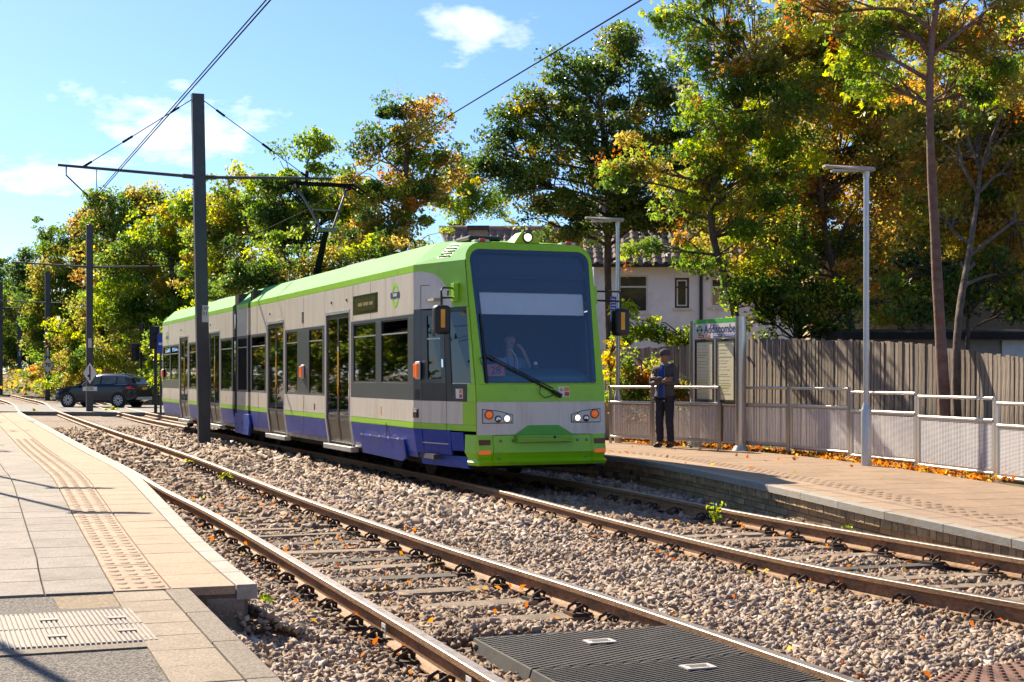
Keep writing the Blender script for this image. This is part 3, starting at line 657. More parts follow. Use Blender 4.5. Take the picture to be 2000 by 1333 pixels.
DOORS = [(5.19, 6.72), (10.1, 11.57), (17.03, 18.46), (21.71, 23.09)]
body = {}
for side in (1, -1):
    for si, (sec, u0, u1, zs, wins) in enumerate(SEGS):
        low = spanel(G(), u0, u1, .835, 1.15, 0, .05, side); low.build('side_panel', TWHITE, tram, bevel=.004)
        spanel(G(), u0, u1, 2.40, 2.998, 0, .05, side).build('cant_panel', TWHITE, tram, bevel=.004)
        spanel(G(), u0, u1, .745, .832, .002, .05, side).build('green_stripe', LIME, tram)
        if sec != 'M':
            spanel(G(), u0, u1, .40, .742, .001, .05, side).build('blue_skirt', TBLUE, tram, bevel=.004)
            spanel(G(), u0, u1, .325, .397, -.012, .04, side).build('sill', TBLUE if si == 0 else SILL, tram)
        else:
            spanel(G(), u0, u1, .60, .742, .001, .05, side).build('blue_skirt', TBLUE, tram)
        # grey glazing band: rails and pillars round the openings
        g = G(); spanel(g, u0, u1, 2.352, 2.398, .001, .05, side); spanel(g, u0, u1, 1.152, zs if zs > 1.2 else 1.175, .001, .05, side); z0, z1 = (zs if zs > 1.2 else 1.175), 2.352
        ed = [u0] + [w for a in wins for w in a] + [u1]
        for k in range(0, len(ed), 2): spanel(g, ed[k], ed[k+1], z0, z1, .001, .05, side)
        g.build('window_band', TGREY, tram, bevel=.003)
        for wi, (w0, w1) in enumerate(wins):
            w = G(); f = .022
            for a, b, c, d in ((w0, w0+f, z0, z1), (w1-f, w1, z0, z1), (w0+f, w1-f, z0, z0+f), (w0+f, w1-f, z1-f, z1)): spanel(w, a, b, c, d, -.006, .03, side)
            wo = w.build('window', BLACK, tram)
            spanel(G(), w0+f, w1-f, z0+f, 2.13, -.016, .006, side).build('pane', GLASS_SIDE, wo)
            spanel(G(), w0+f, w1-f, 2.13, 2.150, -.002, .03, side).build('transom', ALU, wo)
            opened = side > 0 and (si, wi) in ((0, 0), (2, 0), (6, 0), (6, 1))
            y0, y1 = (HW-.02)*side, (HW-.02)*side; yi = (HW-.16)*side if opened else y1
            g = G(); g.add([(w0+f, y0, 2.15), (w1-f, y0, 2.15), (w1-f, yi, 2.325), (w0+f, yi, 2.325), (w0+f, y0-.006*side, 2.15), (w1-f, y0-.006*side, 2.15), (w1-f, yi-.006*side, 2.325), (w0+f, yi-.006*side, 2.325)], [(0,1,2,3),(7,6,5,4),(0,4,5,1),(1,5,6,2),(2,6,7,3),(3,7,4,0)]); g.build('hopper_pane', GLASS_SIDE, wo)
        if side > 0:
            for uo in ([(u0+u1)/2] if si != 0 else [3.3]):
                spanel(G(), uo, uo+.035, .90, 1.03, .0035, .004, side).build('orange_mark', ORANGE_TAPE, tram)
    for di, (d0, d1) in enumerate(DOORS):
        for a, b in ((d0-.11, d0-.012), (d1+.012, d1+.11)):
            spanel(G(), a, b, .36, 2.398, .001, .06, side).build('door_jamb', TWHITE, tram, bevel=.003)
        spanel(G(), d0-.11, d1+.11, 2.62, 2.998, 0, .05, side).build('cant_panel', TWHITE, tram); 
        for a, b in ((d0-.11, d0-.03), (d1+.03, d1+.11)): spanel(G(), a, b, 2.40, 2.618, 0, .05, side).build('cant_panel', TWHITE, tram)
        fr = G()
        for a, b, c, d in ((d0-.03, d0, .345, 2.618), (d1, d1+.03, .345, 2.618), (d0, d1, 2.56, 2.618)): spanel(fr, a, b, c, d, .008, .05, side)
        dr = fr.build('door', ALU, tram, bevel=.003)
        mid = (d0+d1)/2
        for a, b in ((d0+.004, mid-.008), (mid+.008, d1-.004)):
            lf = G()
            for x0, x1, c, d in ((a, a+.045, .36, 2.55), (b-.045, b, .36, 2.55), (a+.045, b-.045, 2.48, 2.55), (a+.045, b-.045, .795, .835), (a+.045, b-.045, .36, .40)): spanel(lf, x0, x1, c, d, -.012, .035, side)
            lf.build('door_leaf', TDARK, dr)
            spanel(G(), a+.045, b-.045, .40, .795, -.018, .02, side).build('kick_panel', TDOORLOW, dr)
            spanel(G(), a+.045, b-.045, .835, 2.48, -.020, .006, side).build('door_glass', GLASS_DOOR, dr)
        if side > 0:
            for x in (mid-.042, mid+.020):
                spanel(G(), x, x+.022, 1.20, 1.93, -.008, .004, side).build('yellow_strip', YEL, dr)
                spanel(G(), x, x+.022, 1.93, 2.0, -.008, .004, side).build('strip_end', WHITE, dr)
            g = G(); 
            for k in range(16): spanel(g, mid-.058 if k % 2 else mid+.044, mid-.044 if k % 2 else mid+.058, 1.21+k*.045, 1.225+k*.045, -.010, .003, side)
            g.build('grip_studs', YEL, dr)
            for k, (c, m) in enumerate([(1.56, BLUEP), (1.38, WHITE), (1.29, RED), (1.13, WHITE), (1.0, RED), (.88, BLUEP)]):
                spanel(G(), d0+.03, d0+.078, c-.0, c+[.09,.18,.09,.16,.13,.12][k], -.008, .003, side).build('door_sticker', m, dr)
            g = G(); g.tube([(mid-.09, HW+.004, 1.14), (mid-.09, HW+.012, 1.22), (mid-.09, HW+.004, 1.34)], .012, 6); g.build('door_button', ORANGE_TAPE, dr)
        g = G(); g.box(d0-.16, d1+.14, (HW-.12)*side if side > 0 else -HW-.02, HW+.02 if side > 0 else -(HW-.12), .235, .318); g.build('step', ALU, tram, bevel=.008)
# roofs
def roofsec(u0, u1, nm='roof'):
    pr = [(HW, 3.0), (HW, 3.105), (.96, 3.44), (.5, 3.50), (-.5, 3.50), (-.96, 3.44), (-HW, 3.105), (-HW, 3.0), (-HW+.06, 3.0), (-.9, 3.38), (.9, 3.38), (HW-.06, 3.0)]
    m = len(pr); g = G(); g.add([(u0, v, z) for v, z in pr] + [(u1, v, z) for v, z in pr], [(k, m+k, m+(k+1) % m, (k+1) % m) for k in range(m)] + [tuple(range(m)), tuple(range(2*m-1, m-1, -1))], 0)
    g.m[0] = 1; g.m[6] = 1
    return g.build(nm, [LIME_ROOF, LIME], tram, bevel=.006)
roofsec(1.66, 13.33); roofsec(13.62, 14.86); roofsec(15.36, 26.37)
RBX = mat('roof_box_grey', (.25, .25, .25), .7)
for u in (6.2, 19.5, 22.4): G().box(u, u+1.9, -.6, .6, 3.49, 3.56).build('roof_equipment', RBX, tram, bevel=.02)
# bellows
for a, b in ((13.33, 13.62), (14.86, 15.36)):
    g = G(); n = 6 if b-a < .4 else 9
    for k in range(n):
        u = lerp(a, b, (k+.5)/n); h = (b-a)/n*.42; e = 1.23 if k % 2 else 1.27
        g.box(u-h, u+h, -e, e, .45, 3.38 if k % 2 else 3.36)
    g.build('bellows', BELLOWS, tram)
g = G(); pts = [(13.45, .66), (14.95, .66), (15.08, .55), (14.98, .22), (13.5, .20), (13.36, .50)]
g.plate([(u, HW+.02, z) for u, z in pts], (0, -.06, 0)); gp = g.build('gearbox_cover', TBLUE, tram, bevel=.01)
for u, z in [(13.6, .34), (13.95, .32), (14.6, .32), (14.85, .42), (14.2, .46)]: G().lathe([(.018, 0), (.016, .008)], 8, Matrix.Translation((u, HW+.021, z)) @ Matrix.Rotation(-math.pi/2, 4, 'X')).build('bolt', TBLUE, gp)
# hinged hatch low on the front section, seams
g = G(); g.plate([(2.1, HW+.014, .57), (4.46, HW+.012, .56), (4.50, 1.285, .26), (2.35, 1.282, .235), (2.14, 1.29, .30)], (0, -.03, 0)); hatch = g.build('skirt_hatch', TBLUE, tram, bevel=.006)
for u in (2.3, 2.8, 3.3, 3.8, 4.3): G().box(u, u+.09, HW+.012, HW+.028, .555, .58).build('hinge', ALU, hatch)
g = G(); g.box(3.02, 3.05, HW+.001, HW+.006, .50, .78); g.build('handle_slot', BLACK, tram)
for u in (8.4, 12.5, 19.8, 24.8): G().box(u, u+.010, HW-.001, HW+.0025, .42, 1.14).build('panel_seam', TDARK, tram)
for u in (3.9, 4.95, 8.4, 12.6, 19.2, 22.2, 25.2): G().box(u, u+.012, HW-.001, HW+.0015, 2.42, 2.99).build('panel_seam', TDARK, tram)
for u in (4.9, 5.9, 10.9, 17.8, 22.4): G().lathe([(.03, 0), (.022, .012)], 10, Matrix.Translation((u+.45, HW+.001, 2.78)) @ Matrix.Rotation(-math.pi/2, 4, 'X')).build('door_lamp', BLACK, tram)
g = G(); 
for k in range(6): g.box(8.42, 8.56, HW, HW+.006, 2.50+k*.035, 2.52+k*.035)
g.build('side_vent', BLACK, tram)
G().box(7.55, 7.60, HW, HW+.006, .89, 1.00).build('socket_cover', BLACK, tram)
# side destination display
w = G(); spanel(w, 3.50, 4.93, 2.50, 2.815, .004, .02, 1); dsp = w.build('side_display', BLACKGLOSS, tram, bevel=.004)
spanel(G(), 3.60, 4.83, 2.55, 2.765, .007, .004, 1).build('display_glass', mat('display_dark_green', (.035, .038, .022), .15, var=.4, vs=6), dsp)
AMB = mat('faded_amber_text', (.20, .15, .03), .5)
for k, (a, b) in enumerate(((3.75, 3.95), (4.0, 4.32), (4.37, 4.62))): spanel(G(), a, b, 2.63, 2.685, .009, .002, 1).build('faded_display_mark', AMB, dsp)
# roundels
def roundel(u, zc, rx, rz, parent, put, bar=1.0):
    n = 36; g = G(); a = [2*math.pi*k/n for k in range(n)]
    o_ = [(rx*math.cos(t), rz*math.sin(t)) for t in a]; i_ = [(rx*.62*math.cos(t), rz*.66*math.sin(t)) for t in a]
    g.add([put(x, z, .003) for x, z in o_] + [put(x, z, .003) for x, z in i_], [(k, (k+1) % n, n+(k+1) % n, n+k) for k in range(n)])
    r = g.build('roundel', LIMEP, parent)
    b = G(); w2, h2 = rx*1.28*bar, rz*.235; b.plate([put(-w2, -h2, .004), put(w2, -h2, .004), put(w2, h2, .004), put(-w2, h2, .004)], put(0, 0, .006) - put(0, 0, .004)); b.build('roundel_bar', NAVY, r)
    c = put(0, 0, .0075); text('TRAMS', h2*1.55, 'roundel_text', WHITE, r, frame(c, put(1, 0, 0)-put(0, 0, 0), put(0, 1, 0)-put(0, 0, 0)), ext=.0006, bold=.002)
    return r
roundel(2.57, 2.715, .175, .185, tram, lambda x, z, o: Vector((2.57 - x, HW + o, 2.715 + z)))
roundel(25.44, 2.64, .175, .175, tram, lambda x, z, o: Vector((25.44 - x, HW + o, 2.64 + z)))
# orange side marker lamps
for u, z in [(8.45, 1.58), (1.50, 1.58), (20.0, 1.58), (26.2, 1.58)]:
    y = HW + (.0 if u > 1.6 else -.03)
    g = G(); g.box(u-.10, u+.10, y, y+.035, z-.13, z+.13); ml = g.build('marker_lamp', ALU, tram, bevel=.02)
    for s_ in (-1, 1): G().box(u+s_*.045-.035, u+s_*.045+.035, y+.03, y+.065, z-.10, z+.10).build('marker_lens', ORANGE, ml, bevel=.012)
# floor, ceiling, ends, seats
for a, b in ((1.0, 13.4), (13.4, 15.3), (15.3, 26.3)):
    G().box(a, b, -1.24, 1.24, .33, .40).build('floor_pan', INT_DARK, tram)
    G().box(a, b, -1.24, 1.24, 2.56, 2.60).build('ceiling_lining', INT_LIGHT, tram)
G().box(1.68, 1.74, -1.24, 1.24, .40, 2.56).build('cab_bulkhead', INT_DARK, tram)
sg = G(); sg.box(-.24, .24, -.42, .42, 0, .10); sg.hexa([(.14,-.42,.08),(.24,-.42,.08),(.24,.42,.08),(.14,.42,.08),(.20,-.40,.66),(.29,-.40,.66),(.29,.40,.66),(.20,.40,.66)]); sg.box(-.15, .15, -.3, .3, -.42, 0)
SEATME = sg.mesh('seat', SEATM); hg = G(); hg.tube([(.25, -.40, .64), (.25, -.38, .72), (.25, .38, .72), (.25, .40, .64)], .022, 8); HEADM = hg.mesh('seat_head_rail', ALU)
for u, fl in [(2.35, 0), (3.1, 1), (3.75, 0), (4.55, 1), (7.4, 0), (9.2, 1), (12.3, 0), (12.9, 1), (16.0, 0), (19.1, 1), (20.7, 0), (24, 0), (24.7, 1), (25.6, 0)]:
    for v in (.78, -.78):
        st = link('seat', SEATME, tram, (u, v, .83), (0, 0, math.pi*fl)); link('head_rail', HEADM, st)
for u in (5.1, 6.8, 10.0, 11.7, 18.5, 21.6): G().tube([(u, .6, .4), (u, .6, 2.56)], .018, 8).build('grab_pole', YEL, tram)
# bogies
wl = G().lathe([(.06, -.01), (.33, -.01), (.35, .0), (.31, .02), (.31, .11), (.24, .12), (.06, .12)], 24, Matrix.Rotation(math.pi/2, 4, 'X')).mesh('wheel', UNDER)
for u in (3.6, 14.2, 24.6):
    bo = G(); 
    for s_ in (-1, 1): bo.box(u-1.2, u+1.2, s_*.9-.06, s_*.9+.06, .2, .42)
    bo.box(u-.3, u+.3, -.9, .9, .25, .40); bo = bo.build('bogie', UNDER, tram, bevel=.02)
    for du in (-.85, .85):
        for s_ in (-1, 1): link('wheel', wl, bo, (u+du, s_*.70, .31), (0, 0, 0 if s_ > 0 else math.pi))
g = G(); 
for u0, u1 in ((5.2, 12.9), (15.6, 23.0)): g.box(u0, u1, -1.05, 1.05, .22, .33)
g.box(.35, 2.2, -.9, .9, .22, .33); g.build('underframe', UNDER, tram)

# ---------------- cab
_uf = [(.28, -.02), (.33, -.035), (.38, .03), (.46, -.02), (.70, .0), (1.15, .02), (1.38, .05), (3.30, .51), (3.5, .56)]
def uf(z): return float(np.interp(z, [a for a, _ in _uf], [b for _, b in _uf]))
FW = .95
def S(t, z, o=0., side=1):                              # point on the cab's side wall
    a = Vector((1.66, vprof(z)*side, z)); b = Vector((uf(z)+.02, (FW+.012)*side*(1 if z > .7 else .985), z)); d = b-a; n = Vector((-abs(d.y), (1.64)*side, 0)).normalized()
    return a.lerp(b, t) + n*o
def FP(v, z, o=0.): return Vector((uf(z) - o, v, z))    # point on the front
def sp(poly, m, name, o=0., t=.03, side=1, parent=None, bevel=0):
    g = G(); pts = [S(a, z, o, side) for a, z in poly]; n = (S(.5, 1.5, 1, side)-S(.5, 1.5, 0, side)); g.plate(pts, n*-t); return g.build(name, m, parent or tram, bevel=bevel)
def fp(poly, m, name, o=0., t=.03, parent=None, bevel=0):
    return G().plate([FP(v, z, o) for v, z in poly], (t, 0, 0)).build(name, m, parent or tram, bevel=bevel)
NOSE_Z = [.745, 1.38]
for side in (1, -1):
    ex = dict(side=side)
    arc = [(.72, 2.46), (.70, 2.60), (.64, 2.74), (.54, 2.86), (.40, 2.95), (.18, 3.0)]
    sp([(0, 2.46), *arc, (0, 3.0)], TWHITE, 'cab_panel', 0, .03, **ex)
    gg = [(.72, 2.46), (1, 2.46), (1, 3.0), (.18, 3.0)] + arc[:0:-1][1:]
    sp([(.72, 2.46), (1, 2.46), (1, 3.0), (.18, 3.0), *[q for q in reversed(arc[1:-1])]], LIME, 'cab_panel', 0, .03, **ex)
    # glazed band: door window and quarter light
    t0, t1 = .135, .545; q0, q1 = .64, .945
    sp([(0, 1.15), (t0, 1.15), (t0, 2.46), (0, 2.46)], TGREY, 'cab_pillar', 0, .03, **ex)
    sp([(t1+.006, 1.15), (q0, 1.15), (q0, 2.46), (t1+.006, 2.46)], TDARK, 'cab_pillar', 0, .03, **ex)
    sp([(q0, 1.15), (.87, 1.15), (.88, 1.39), (q0, 1.39)], TDARK, 'cab_pillar', 0, .03, **ex)
    sp([(.872, 1.15), (1, 1.15), (1, 1.39), (.882, 1.39)], LIME, 'cab_panel', 0, .03, **ex)
    sp([(q1, 1.395), (1, 1.395), (1, 2.455), (q1+.02, 2.455)], LIME, 'cab_pillar', 0, .03, **ex)
    sp([(q0+.004, 2.40), (q1+.015, 2.40), (q1+.02, 2.455), (q0+.004, 2.455)], TDARK, 'cab_pillar', 0, .03, **ex)
    cw = sp([(q0+.004, 1.395), (q1-.004, 1.395), (q1+.006, 2.395), (q0+.004, 2.395)], GLASS_DOOR, 'cab_window', -.010, .006, **ex)
    sp([(q0+.01, 1.392), (q1-.01, 1.392), (q1-.01, 1.405), (q0+.01, 1.405)], ALU, 'window_bead', .004, .01, parent=cw, **ex)
    # cab door
    dr = sp([(t0+.006, 1.155), (t1, 1.155), (t1, 1.40), (t0+.006, 1.40)], TDARK, 'cab_door', .002, .03, **ex)
    for a, b, c, d in ((t0+.006, t0+.11, 1.40, 2.44), (t1-.07, t1, 1.40, 2.44), (t0+.11, t1-.07, 2.36, 2.44), (t0+.11, t1-.07, 1.40, 1.46)): sp([(a, c), (b, c), (b, d), (a, d)], TGREY, 'door_frame', .002, .03, parent=dr, **ex)
    sp([(t0+.11, 1.46), (t1-.07, 1.46), (t1-.07, 2.36), (t0+.11, 2.36)], GLASS_DOOR, 'cab_door_window', -.012, .006, parent=dr, **ex)
    sp([(t0+.11, 2.02), (t1-.07, 2.02), (t1-.07, 2.04), (t0+.11, 2.04)], ALU, 'window_rail', .0, .012, parent=dr, **ex)
    sp([(t0+.006, .835), (t1, .835), (t1, 1.15), (t0+.006, 1.15)], TWHITE, 'door_panel', .003, .03, parent=dr, **ex)
    sp([(t0+.006, .56), (t1, .56), (t1, .832), (t0+.006, .832)], TBLUE, 'door_panel', .001, .03, parent=dr, **ex)
    sp([(t0+.006, .748), (t1, .748), (t1, .832), (t0+.006, .832)], LIME, 'door_stripe', .004, .004, parent=dr, **ex)
    sp([(t0+.0, .545), (t1+.01, .545), (t1+.01, .560), (t0, .560)], ALU, 'door_tread', .012, .03, parent=dr, **ex)
    sp([(t1-.045, 1.62), (t1-.015, 1.62), (t1-.015, 1.74), (t1-.045, 1.74)], CHROME, 'door_handle', .02, .02, parent=dr, bevel=.005, **ex)
    for c, d, m in ((2.46, 2.79, None),):
        for a, b, c2, d2 in ((t0, t0+.008, 2.46, 2.79), (t1, t1+.008, 2.46, 2.79), (t0, t1+.008, 2.79, 2.80)): sp([(a, c2), (b, c2), (b, d2), (a, d2)], TDARK, 'door_seam', .0015, .003, parent=dr, **ex)
    for a, b in ((0, t0), (t1+.006, .80)):
        sp([(a, .835), (b, .835), (b, 1.148), (a, 1.148)], TWHITE, 'cab_panel', 0, .03, **ex)
    sp([(.80, .835), (1, .835), (1, 1.148), (.80, 1.148)], LIME, 'cab_panel', .0, .03, **ex)
    for a, b in ((0, t0), (t1+.006, 1)): sp([(a, .748), (b, .748), (b, .832), (a, .832)], LIME, 'cab_stripe', .001, .03, **ex)
    sp([(0, .40), (t0, .40), (t0, .745), (0, .745)], TBLUE, 'cab_skirt', 0, .03, **ex)
    sp([(t0+.006, .40), (t1, .40), (t1, .542), (t0+.006, .542)], TBLUE, 'cab_skirt', 0, .03, **ex)
    sp([(t1+.006, .40), (.60, .40), (.60, .745), (t1+.006, .745)], TBLUE, 'cab_skirt', 0, .03, **ex)
    sp([(.606, .47), (.80, .47), (.80, .725), (.606, .725)], TBLUE, 'cab_hatch', .003, .03, bevel=.004, **ex)
    low = sp([(.05, .24), (.84, .23), (.82, .395), (.03, .395)], TBLUE, 'lower_skirt', -.02, .05, bevel=.008, **ex)
    sp([(.44, .265), (.60, .265), (.60, .365), (.44, .365)], BLACK, 'lower_opening', -.018, .004, parent=low, **ex)
    # marker and repeater by the cab joint
    sp([(.0, .90), (.085, .90), (.085, 1.03), (.0, 1.03)], BLACK, 'repeater_lamp', .015, .02, bevel=.006, **ex)
    sp([(.012, .98), (.07, .98), (.07, 1.02), (.012, 1.02)], CHROME, 'repeater_lens', .022, .01, **ex)
    sp([(.012, .91), (.07, .91), (.07, .965), (.012, .965)], REDLENS, 'repeater_lens', .022, .01, **ex)
    sp([(.03, 1.17), (.11, 1.17), (.11, 1.31), (.03, 1.31)], BLACK, 'key_recess', .003, .006, **ex)
    st = sp([(.70, 1.19), (.81, 1.19), (.81, 1.325), (.70, 1.325)], WHITE, 'warning_sticker', .003, .003, **ex)
    sp([(.755, 1.265), (.80, 1.265), (.80, 1.315), (.755, 1.315)], ORANGE_TAPE, 'sticker_print', .0045, .002, parent=st, **ex); sp([(.755, 1.2), (.80, 1.2), (.80, 1.25), (.755, 1.25)], RED, 'sticker_print', .0045, .002, parent=st, **ex)
    # green bumper end wrapped round the corner
    zs = [.285, .33, .375, .46, .70]; g = G(); n = len(zs); offs = [.012, .03, .0, .02, .0]
    ring = [[S(.82 if z > .4 else .86, z, o, side), S(.985, z, o, side), Vector((uf(z)+.004-o, (FW-.01)*side, z)), Vector((uf(z)-o, .735*side, z))] for z, o in zip(zs, offs)]
    V = [p for rr in ring for p in rr]; inn = [p + Vector((.06, -.05*side, 0)) for p in V]
    fs = [(i*4+k, i*4+k+1, (i+1)*4+k+1, (i+1)*4+k) for i in range(n-1) for k in range(3)]
    g.add(V + inn, fs + [tuple(q + len(V) for q in reversed(f)) for f in fs] + [((n-1)*4+k, (n-1)*4+k+1, len(V)+(n-1)*4+k+1, len(V)+(n-1)*4+k) for k in range(3)] + [(k+1, k, len(V)+k, len(V)+k+1) for k in range(3)])
    be = g.build('bumper_end', LIME, tram)
    for z, h, m in ((.60, .035, REDLENS), (.465, .028, ORANGE)):
        c = Vector((uf(z)-.012, .855*side, z)); G().box(c.x-.008, c.x+.03, c.y-.085, c.y+.085, z-h, z+h).build('marker_lens', m, be, bevel=.005)
    # mirror on its bent arm
    mr = G(); c = Vector((.40, 1.33 if side > 0 else -1.38, 2.27)); a = 0
    mr.box(c.x-.10, c.x+.10, c.y-.115, c.y+.115, c.z-.20, c.z+.20); mo = mr.build('mirror', BLACK, tram, bevel=.06, segs=4)
    G().box(c.x-.104, c.x-.098, c.y+.0*side-.02, c.y+.04, c.z-.11, c.z+.14).build('mirror_tape', mat('orange_mirror_tape', (.8, .36, .02), .5), mo)
    G().box(c.x+.099, c.x+.104, c.y-.09, c.y+.09, c.z-.17, c.z+.17).build('mirror_glass', CHROME, mo)
    b0 = S(.80, 2.66, .0, side); 
    g = G(); g.tube([c+Vector((0, 0, .19)), c+Vector((0, 0, .40)), c+Vector((0, -.03*side, .44)), b0+Vector((0, .05*side, .06))], .014, 8); g.tube([c+Vector((0, 0, .30)), b0+Vector((0, .05*side, -.07))], .014, 8); g.tube([lerp(c, b0, .45)+Vector((0, 0, .23)), lerp(c, b0, .45)+Vector((0, 0, .16))], .012, 6); g.build('mirror_arm', BLACK, mo)
    g = G(); g.obox(b0 + Vector((0, .02*side, 0)), (.07, 0, 0), (0, .035, 0), (0, 0, .13)); g.build('mirror_bracket', LIME, mo, bevel=.008)
# front panels
fp([(-.735, .70), (.735, .70), (.95, .70), (.95, 1.148), (-.95, 1.148), (-.95, .70)], TWHITE, 'front_panel', 0, .04)
fp([(-.95, 1.150), (.95, 1.150), (.95, 1.385), (-.95, 1.385)], LIME, 'front_panel', .001, .04)
zs = [.285, .33, .375, .46, .692]; offs = [.012, .03, .0, .02, .0]; g = G(); V = []
for z, o in zip(zs, offs): V += [Vector((uf(z)-o-.001, -.728, z)), Vector((uf(z)-o-.001, .728, z)), Vector((uf(z)+.07, .728, z)), Vector((uf(z)+.07, -.728, z))]
g.add(V, [(i*4+k, i*4+(k+1) % 4, (i+1)*4+(k+1) % 4, (i+1)*4+k) for i in range(4) for k in range(4)] + [(3,2,1,0), (16,17,18,19)]); bc = g.build('bumper', LIME, tram)
for v, z in [(.62, .62), (.44, .62), (-.52, .62), (-.66, .62), (.63, .36), (-.66, .375)]: G().lathe([(.020, -.01), (.020, .012), (.010, .016)], 10, Matrix.Translation((uf(z)-.004, v, z)) @ Matrix.Rotation(-math.pi/2, 4, 'Y')).build('bolt', mat('bolt_steel', (.22,.22,.2), .4, .8), bc)
hood = G(); hood.hexa([(0.05,-.44,.60),(-.10,-.42,.60),(-.10,.40,.60),(0.05,.42,.60),(.05,-.44,.70),(-.095,-.42,.70),(-.095,.40,.70),(.05,.42,.70)])
hood.add([(-.095,-.42,.702),(-.095,.40,.702),(.02,.18,.845),(.02,-.22,.845),(.06,-.42,.702),(.06,.40,.702),(.06,.18,.845),(.06,-.22,.845)], [(0,1,2,3),(4,7,6,5),(0,3,7,4),(1,5,6,2),(3,2,6,7),(0,4,5,1)])
hood = hood.build('coupler_cover', mat('coupler_green', (.11, .40, .035), .4, var=.1, coat=.2), tram, bevel=.006)
for k in range(5): G().box(-.108, -.09, -.425, .405, .607+k*.019, .617+k*.019).build('slat', LIME, hood)
G().lathe([(.02, -.01), (.02, .004)], 10, Matrix.Translation((-.108, -.14, .665)) @ Matrix.Rotation(-math.pi/2, 4, 'Y')).build('lock', BLACK, hood)
LPL = mat('headlight_plate', (.58, .55, .50), .35, coat=.3, var=.03)
for sd in (1, -1):
    pl = fp([(.44*sd, .865), (.87*sd, .865), (.87*sd, 1.045), (.62*sd, 1.015), (.44*sd, .965)], LPL, 'headlight_panel', .014, .02, bevel=.006)
    fp([(.43*sd, .855), (.88*sd, .855), (.88*sd, 1.055), (.62*sd, 1.025), (.43*sd, .972)], TDARK, 'panel_gap', .002, .004, parent=pl)
    for v, z, r, m in ((.785, .975, .056, ORANGE), (.655, .918, .041, CHROME), (.525, .922, .044, LAMP_ON)):
        c = FP(v*sd, z, .015); Mx = Matrix.Translation(c) @ Matrix.Rotation(-math.pi/2, 4, 'Y')
        h = G().lathe([(r*1.14, -.01), (r*1.14, .010), (r, .012), (r, .004)], 24, Mx).build('headlight', BLACKGLOSS, pl)
        G().lathe([(r*.98, .004), (r*.8, .016), (r*.35, .022), (.001, .023)], 24, Mx).build('lens', m, h, smooth=True)
    for v, z in ((.53, .988), (.46, .880)): G().lathe([(.009, 0), (.009, .003)], 8, Matrix.Translation(FP(v*sd, z, .014)) @ Matrix.Rotation(-math.pi/2, 4, 'Y')).build('screw', BLACK, pl)
st = fp([(-.42, 1.215), (-.255, 1.215), (-.255, 1.355), (-.42, 1.355)], WHITE, 'warning_sticker', .003, .003)
fp([(-.415, 1.29), (-.345, 1.29), (-.345, 1.345), (-.415, 1.345)], ORANGE_TAPE, 'sticker_print', .0045, .002, parent=st); fp([(-.415, 1.225), (-.345, 1.225), (-.345, 1.28), (-.415, 1.28)], RED, 'sticker_print', .0045, .002, parent=st)
fp([(-.33, 1.295), (-.27, 1.295), (-.30, 1.345)], ORANGE_TAPE, 'sticker_print', .0045, .002, parent=st)
# windscreen surround and glass
def outline(w0, w1, z0, z1, r0, r1, n=7):                # corners rounded, bottom half-width w0, top w1
    def hw(z): return lerp(w0, w1, (z-z0)/(z1-z0))
    pts = []
    for cx, cz, r, a0 in ((1, z0+r0, r0, -90), (1, z1-r1, r1, 0), (-1, z1-r1, r1, 90), (-1, z0+r0, r0, 180)):
        for k in range(n):
            a = math.radians(a0 + 90*k/(n-1)); x = r*math.cos(a); z = cz + r*math.sin(a)
            pts.append(((hw(z)-r)*cx + x, z))
    return pts
inner = outline(.835, .905, 1.405, 3.265, .03, .17); outer = outline(.955, .955, 1.386, 3.36, .005, .24)
g = G(); n = len(inner); V = [FP(v, z, .0) for v, z in outer] + [FP(v, z, .012) for v, z in inner] + [FP(v, z, -.04) for v, z in inner]
g.add(V, [(k, (k+1) % n, n+(k+1) % n, n+k) for k in range(n)] + [(n+k, n+(k+1) % n, 2*n+(k+1) % n, 2*n+k) for k in range(n)]); g.build('windscreen_surround', LIME, tram)
i2 = outline(.79, .845, 1.43, 3.21, .03, .13)
g = G(); V = [FP(v, z, .004) for v, z in inner] + [FP(v, z, .004) for v, z in i2] ; g.add(V, [(k, (k+1) % n, n+(k+1) % n, n+k) for k in range(n)]); fr = g.build('windscreen_border', BLACKGLOSS, tram)
g = G(); g.add([FP(v, z, .006) for v, z in inner], [tuple(range(n))]); ws = g.build('windscreen', GLASS_FRONT, tram)
# roof of the cab
g = G(); ra = [(1.66, HW, 3.0), (1.66, HW, 3.105), (1.66, .96, 3.44), (1.66, .5, 3.50), (1.66, -.5, 3.50), (1.66, -.96, 3.44), (1.66, -HW, 3.105), (1.66, -HW, 3.0)]
rb = [(uf(3.0)+.02, .962, 3.0), (uf(3.1)+.02, .957, 3.11), (uf(3.36)+.03, .74, 3.365), (uf(3.36)+.03, .4, 3.372), (uf(3.36)+.03, -.4, 3.372), (uf(3.36)+.03, -.74, 3.365), (uf(3.1)+.02, -.957, 3.11), (uf(3.0)+.02, -.962, 3.0)]
g.add(ra + rb, [(k, k+1, 8+k+1, 8+k) for k in range(7)]); g.m[1] = 1; g.m[5] = 1; cr_ = g.build('cab_roof', [LIME, LIME_ROOF, LIME_ROOF], tram)
a0, a1, b0, b1 = [Vector(p) for p in (ra[1], ra[2], rb[1], rb[2])]
def slope(t, s): return a0.lerp(b0, t).lerp(a1.lerp(b1, t), s)
nrm = (b0-a0).cross(a1-a0).normalized(); nrm = nrm if nrm.z > 0 else -nrm
lv = G().plate([slope(t, s_) + nrm*.002 for t, s_ in ((.38, .22), (.64, .22), (.64, .92), (.38, .92))], nrm*.004).build('louvre', BLACK, cr_)
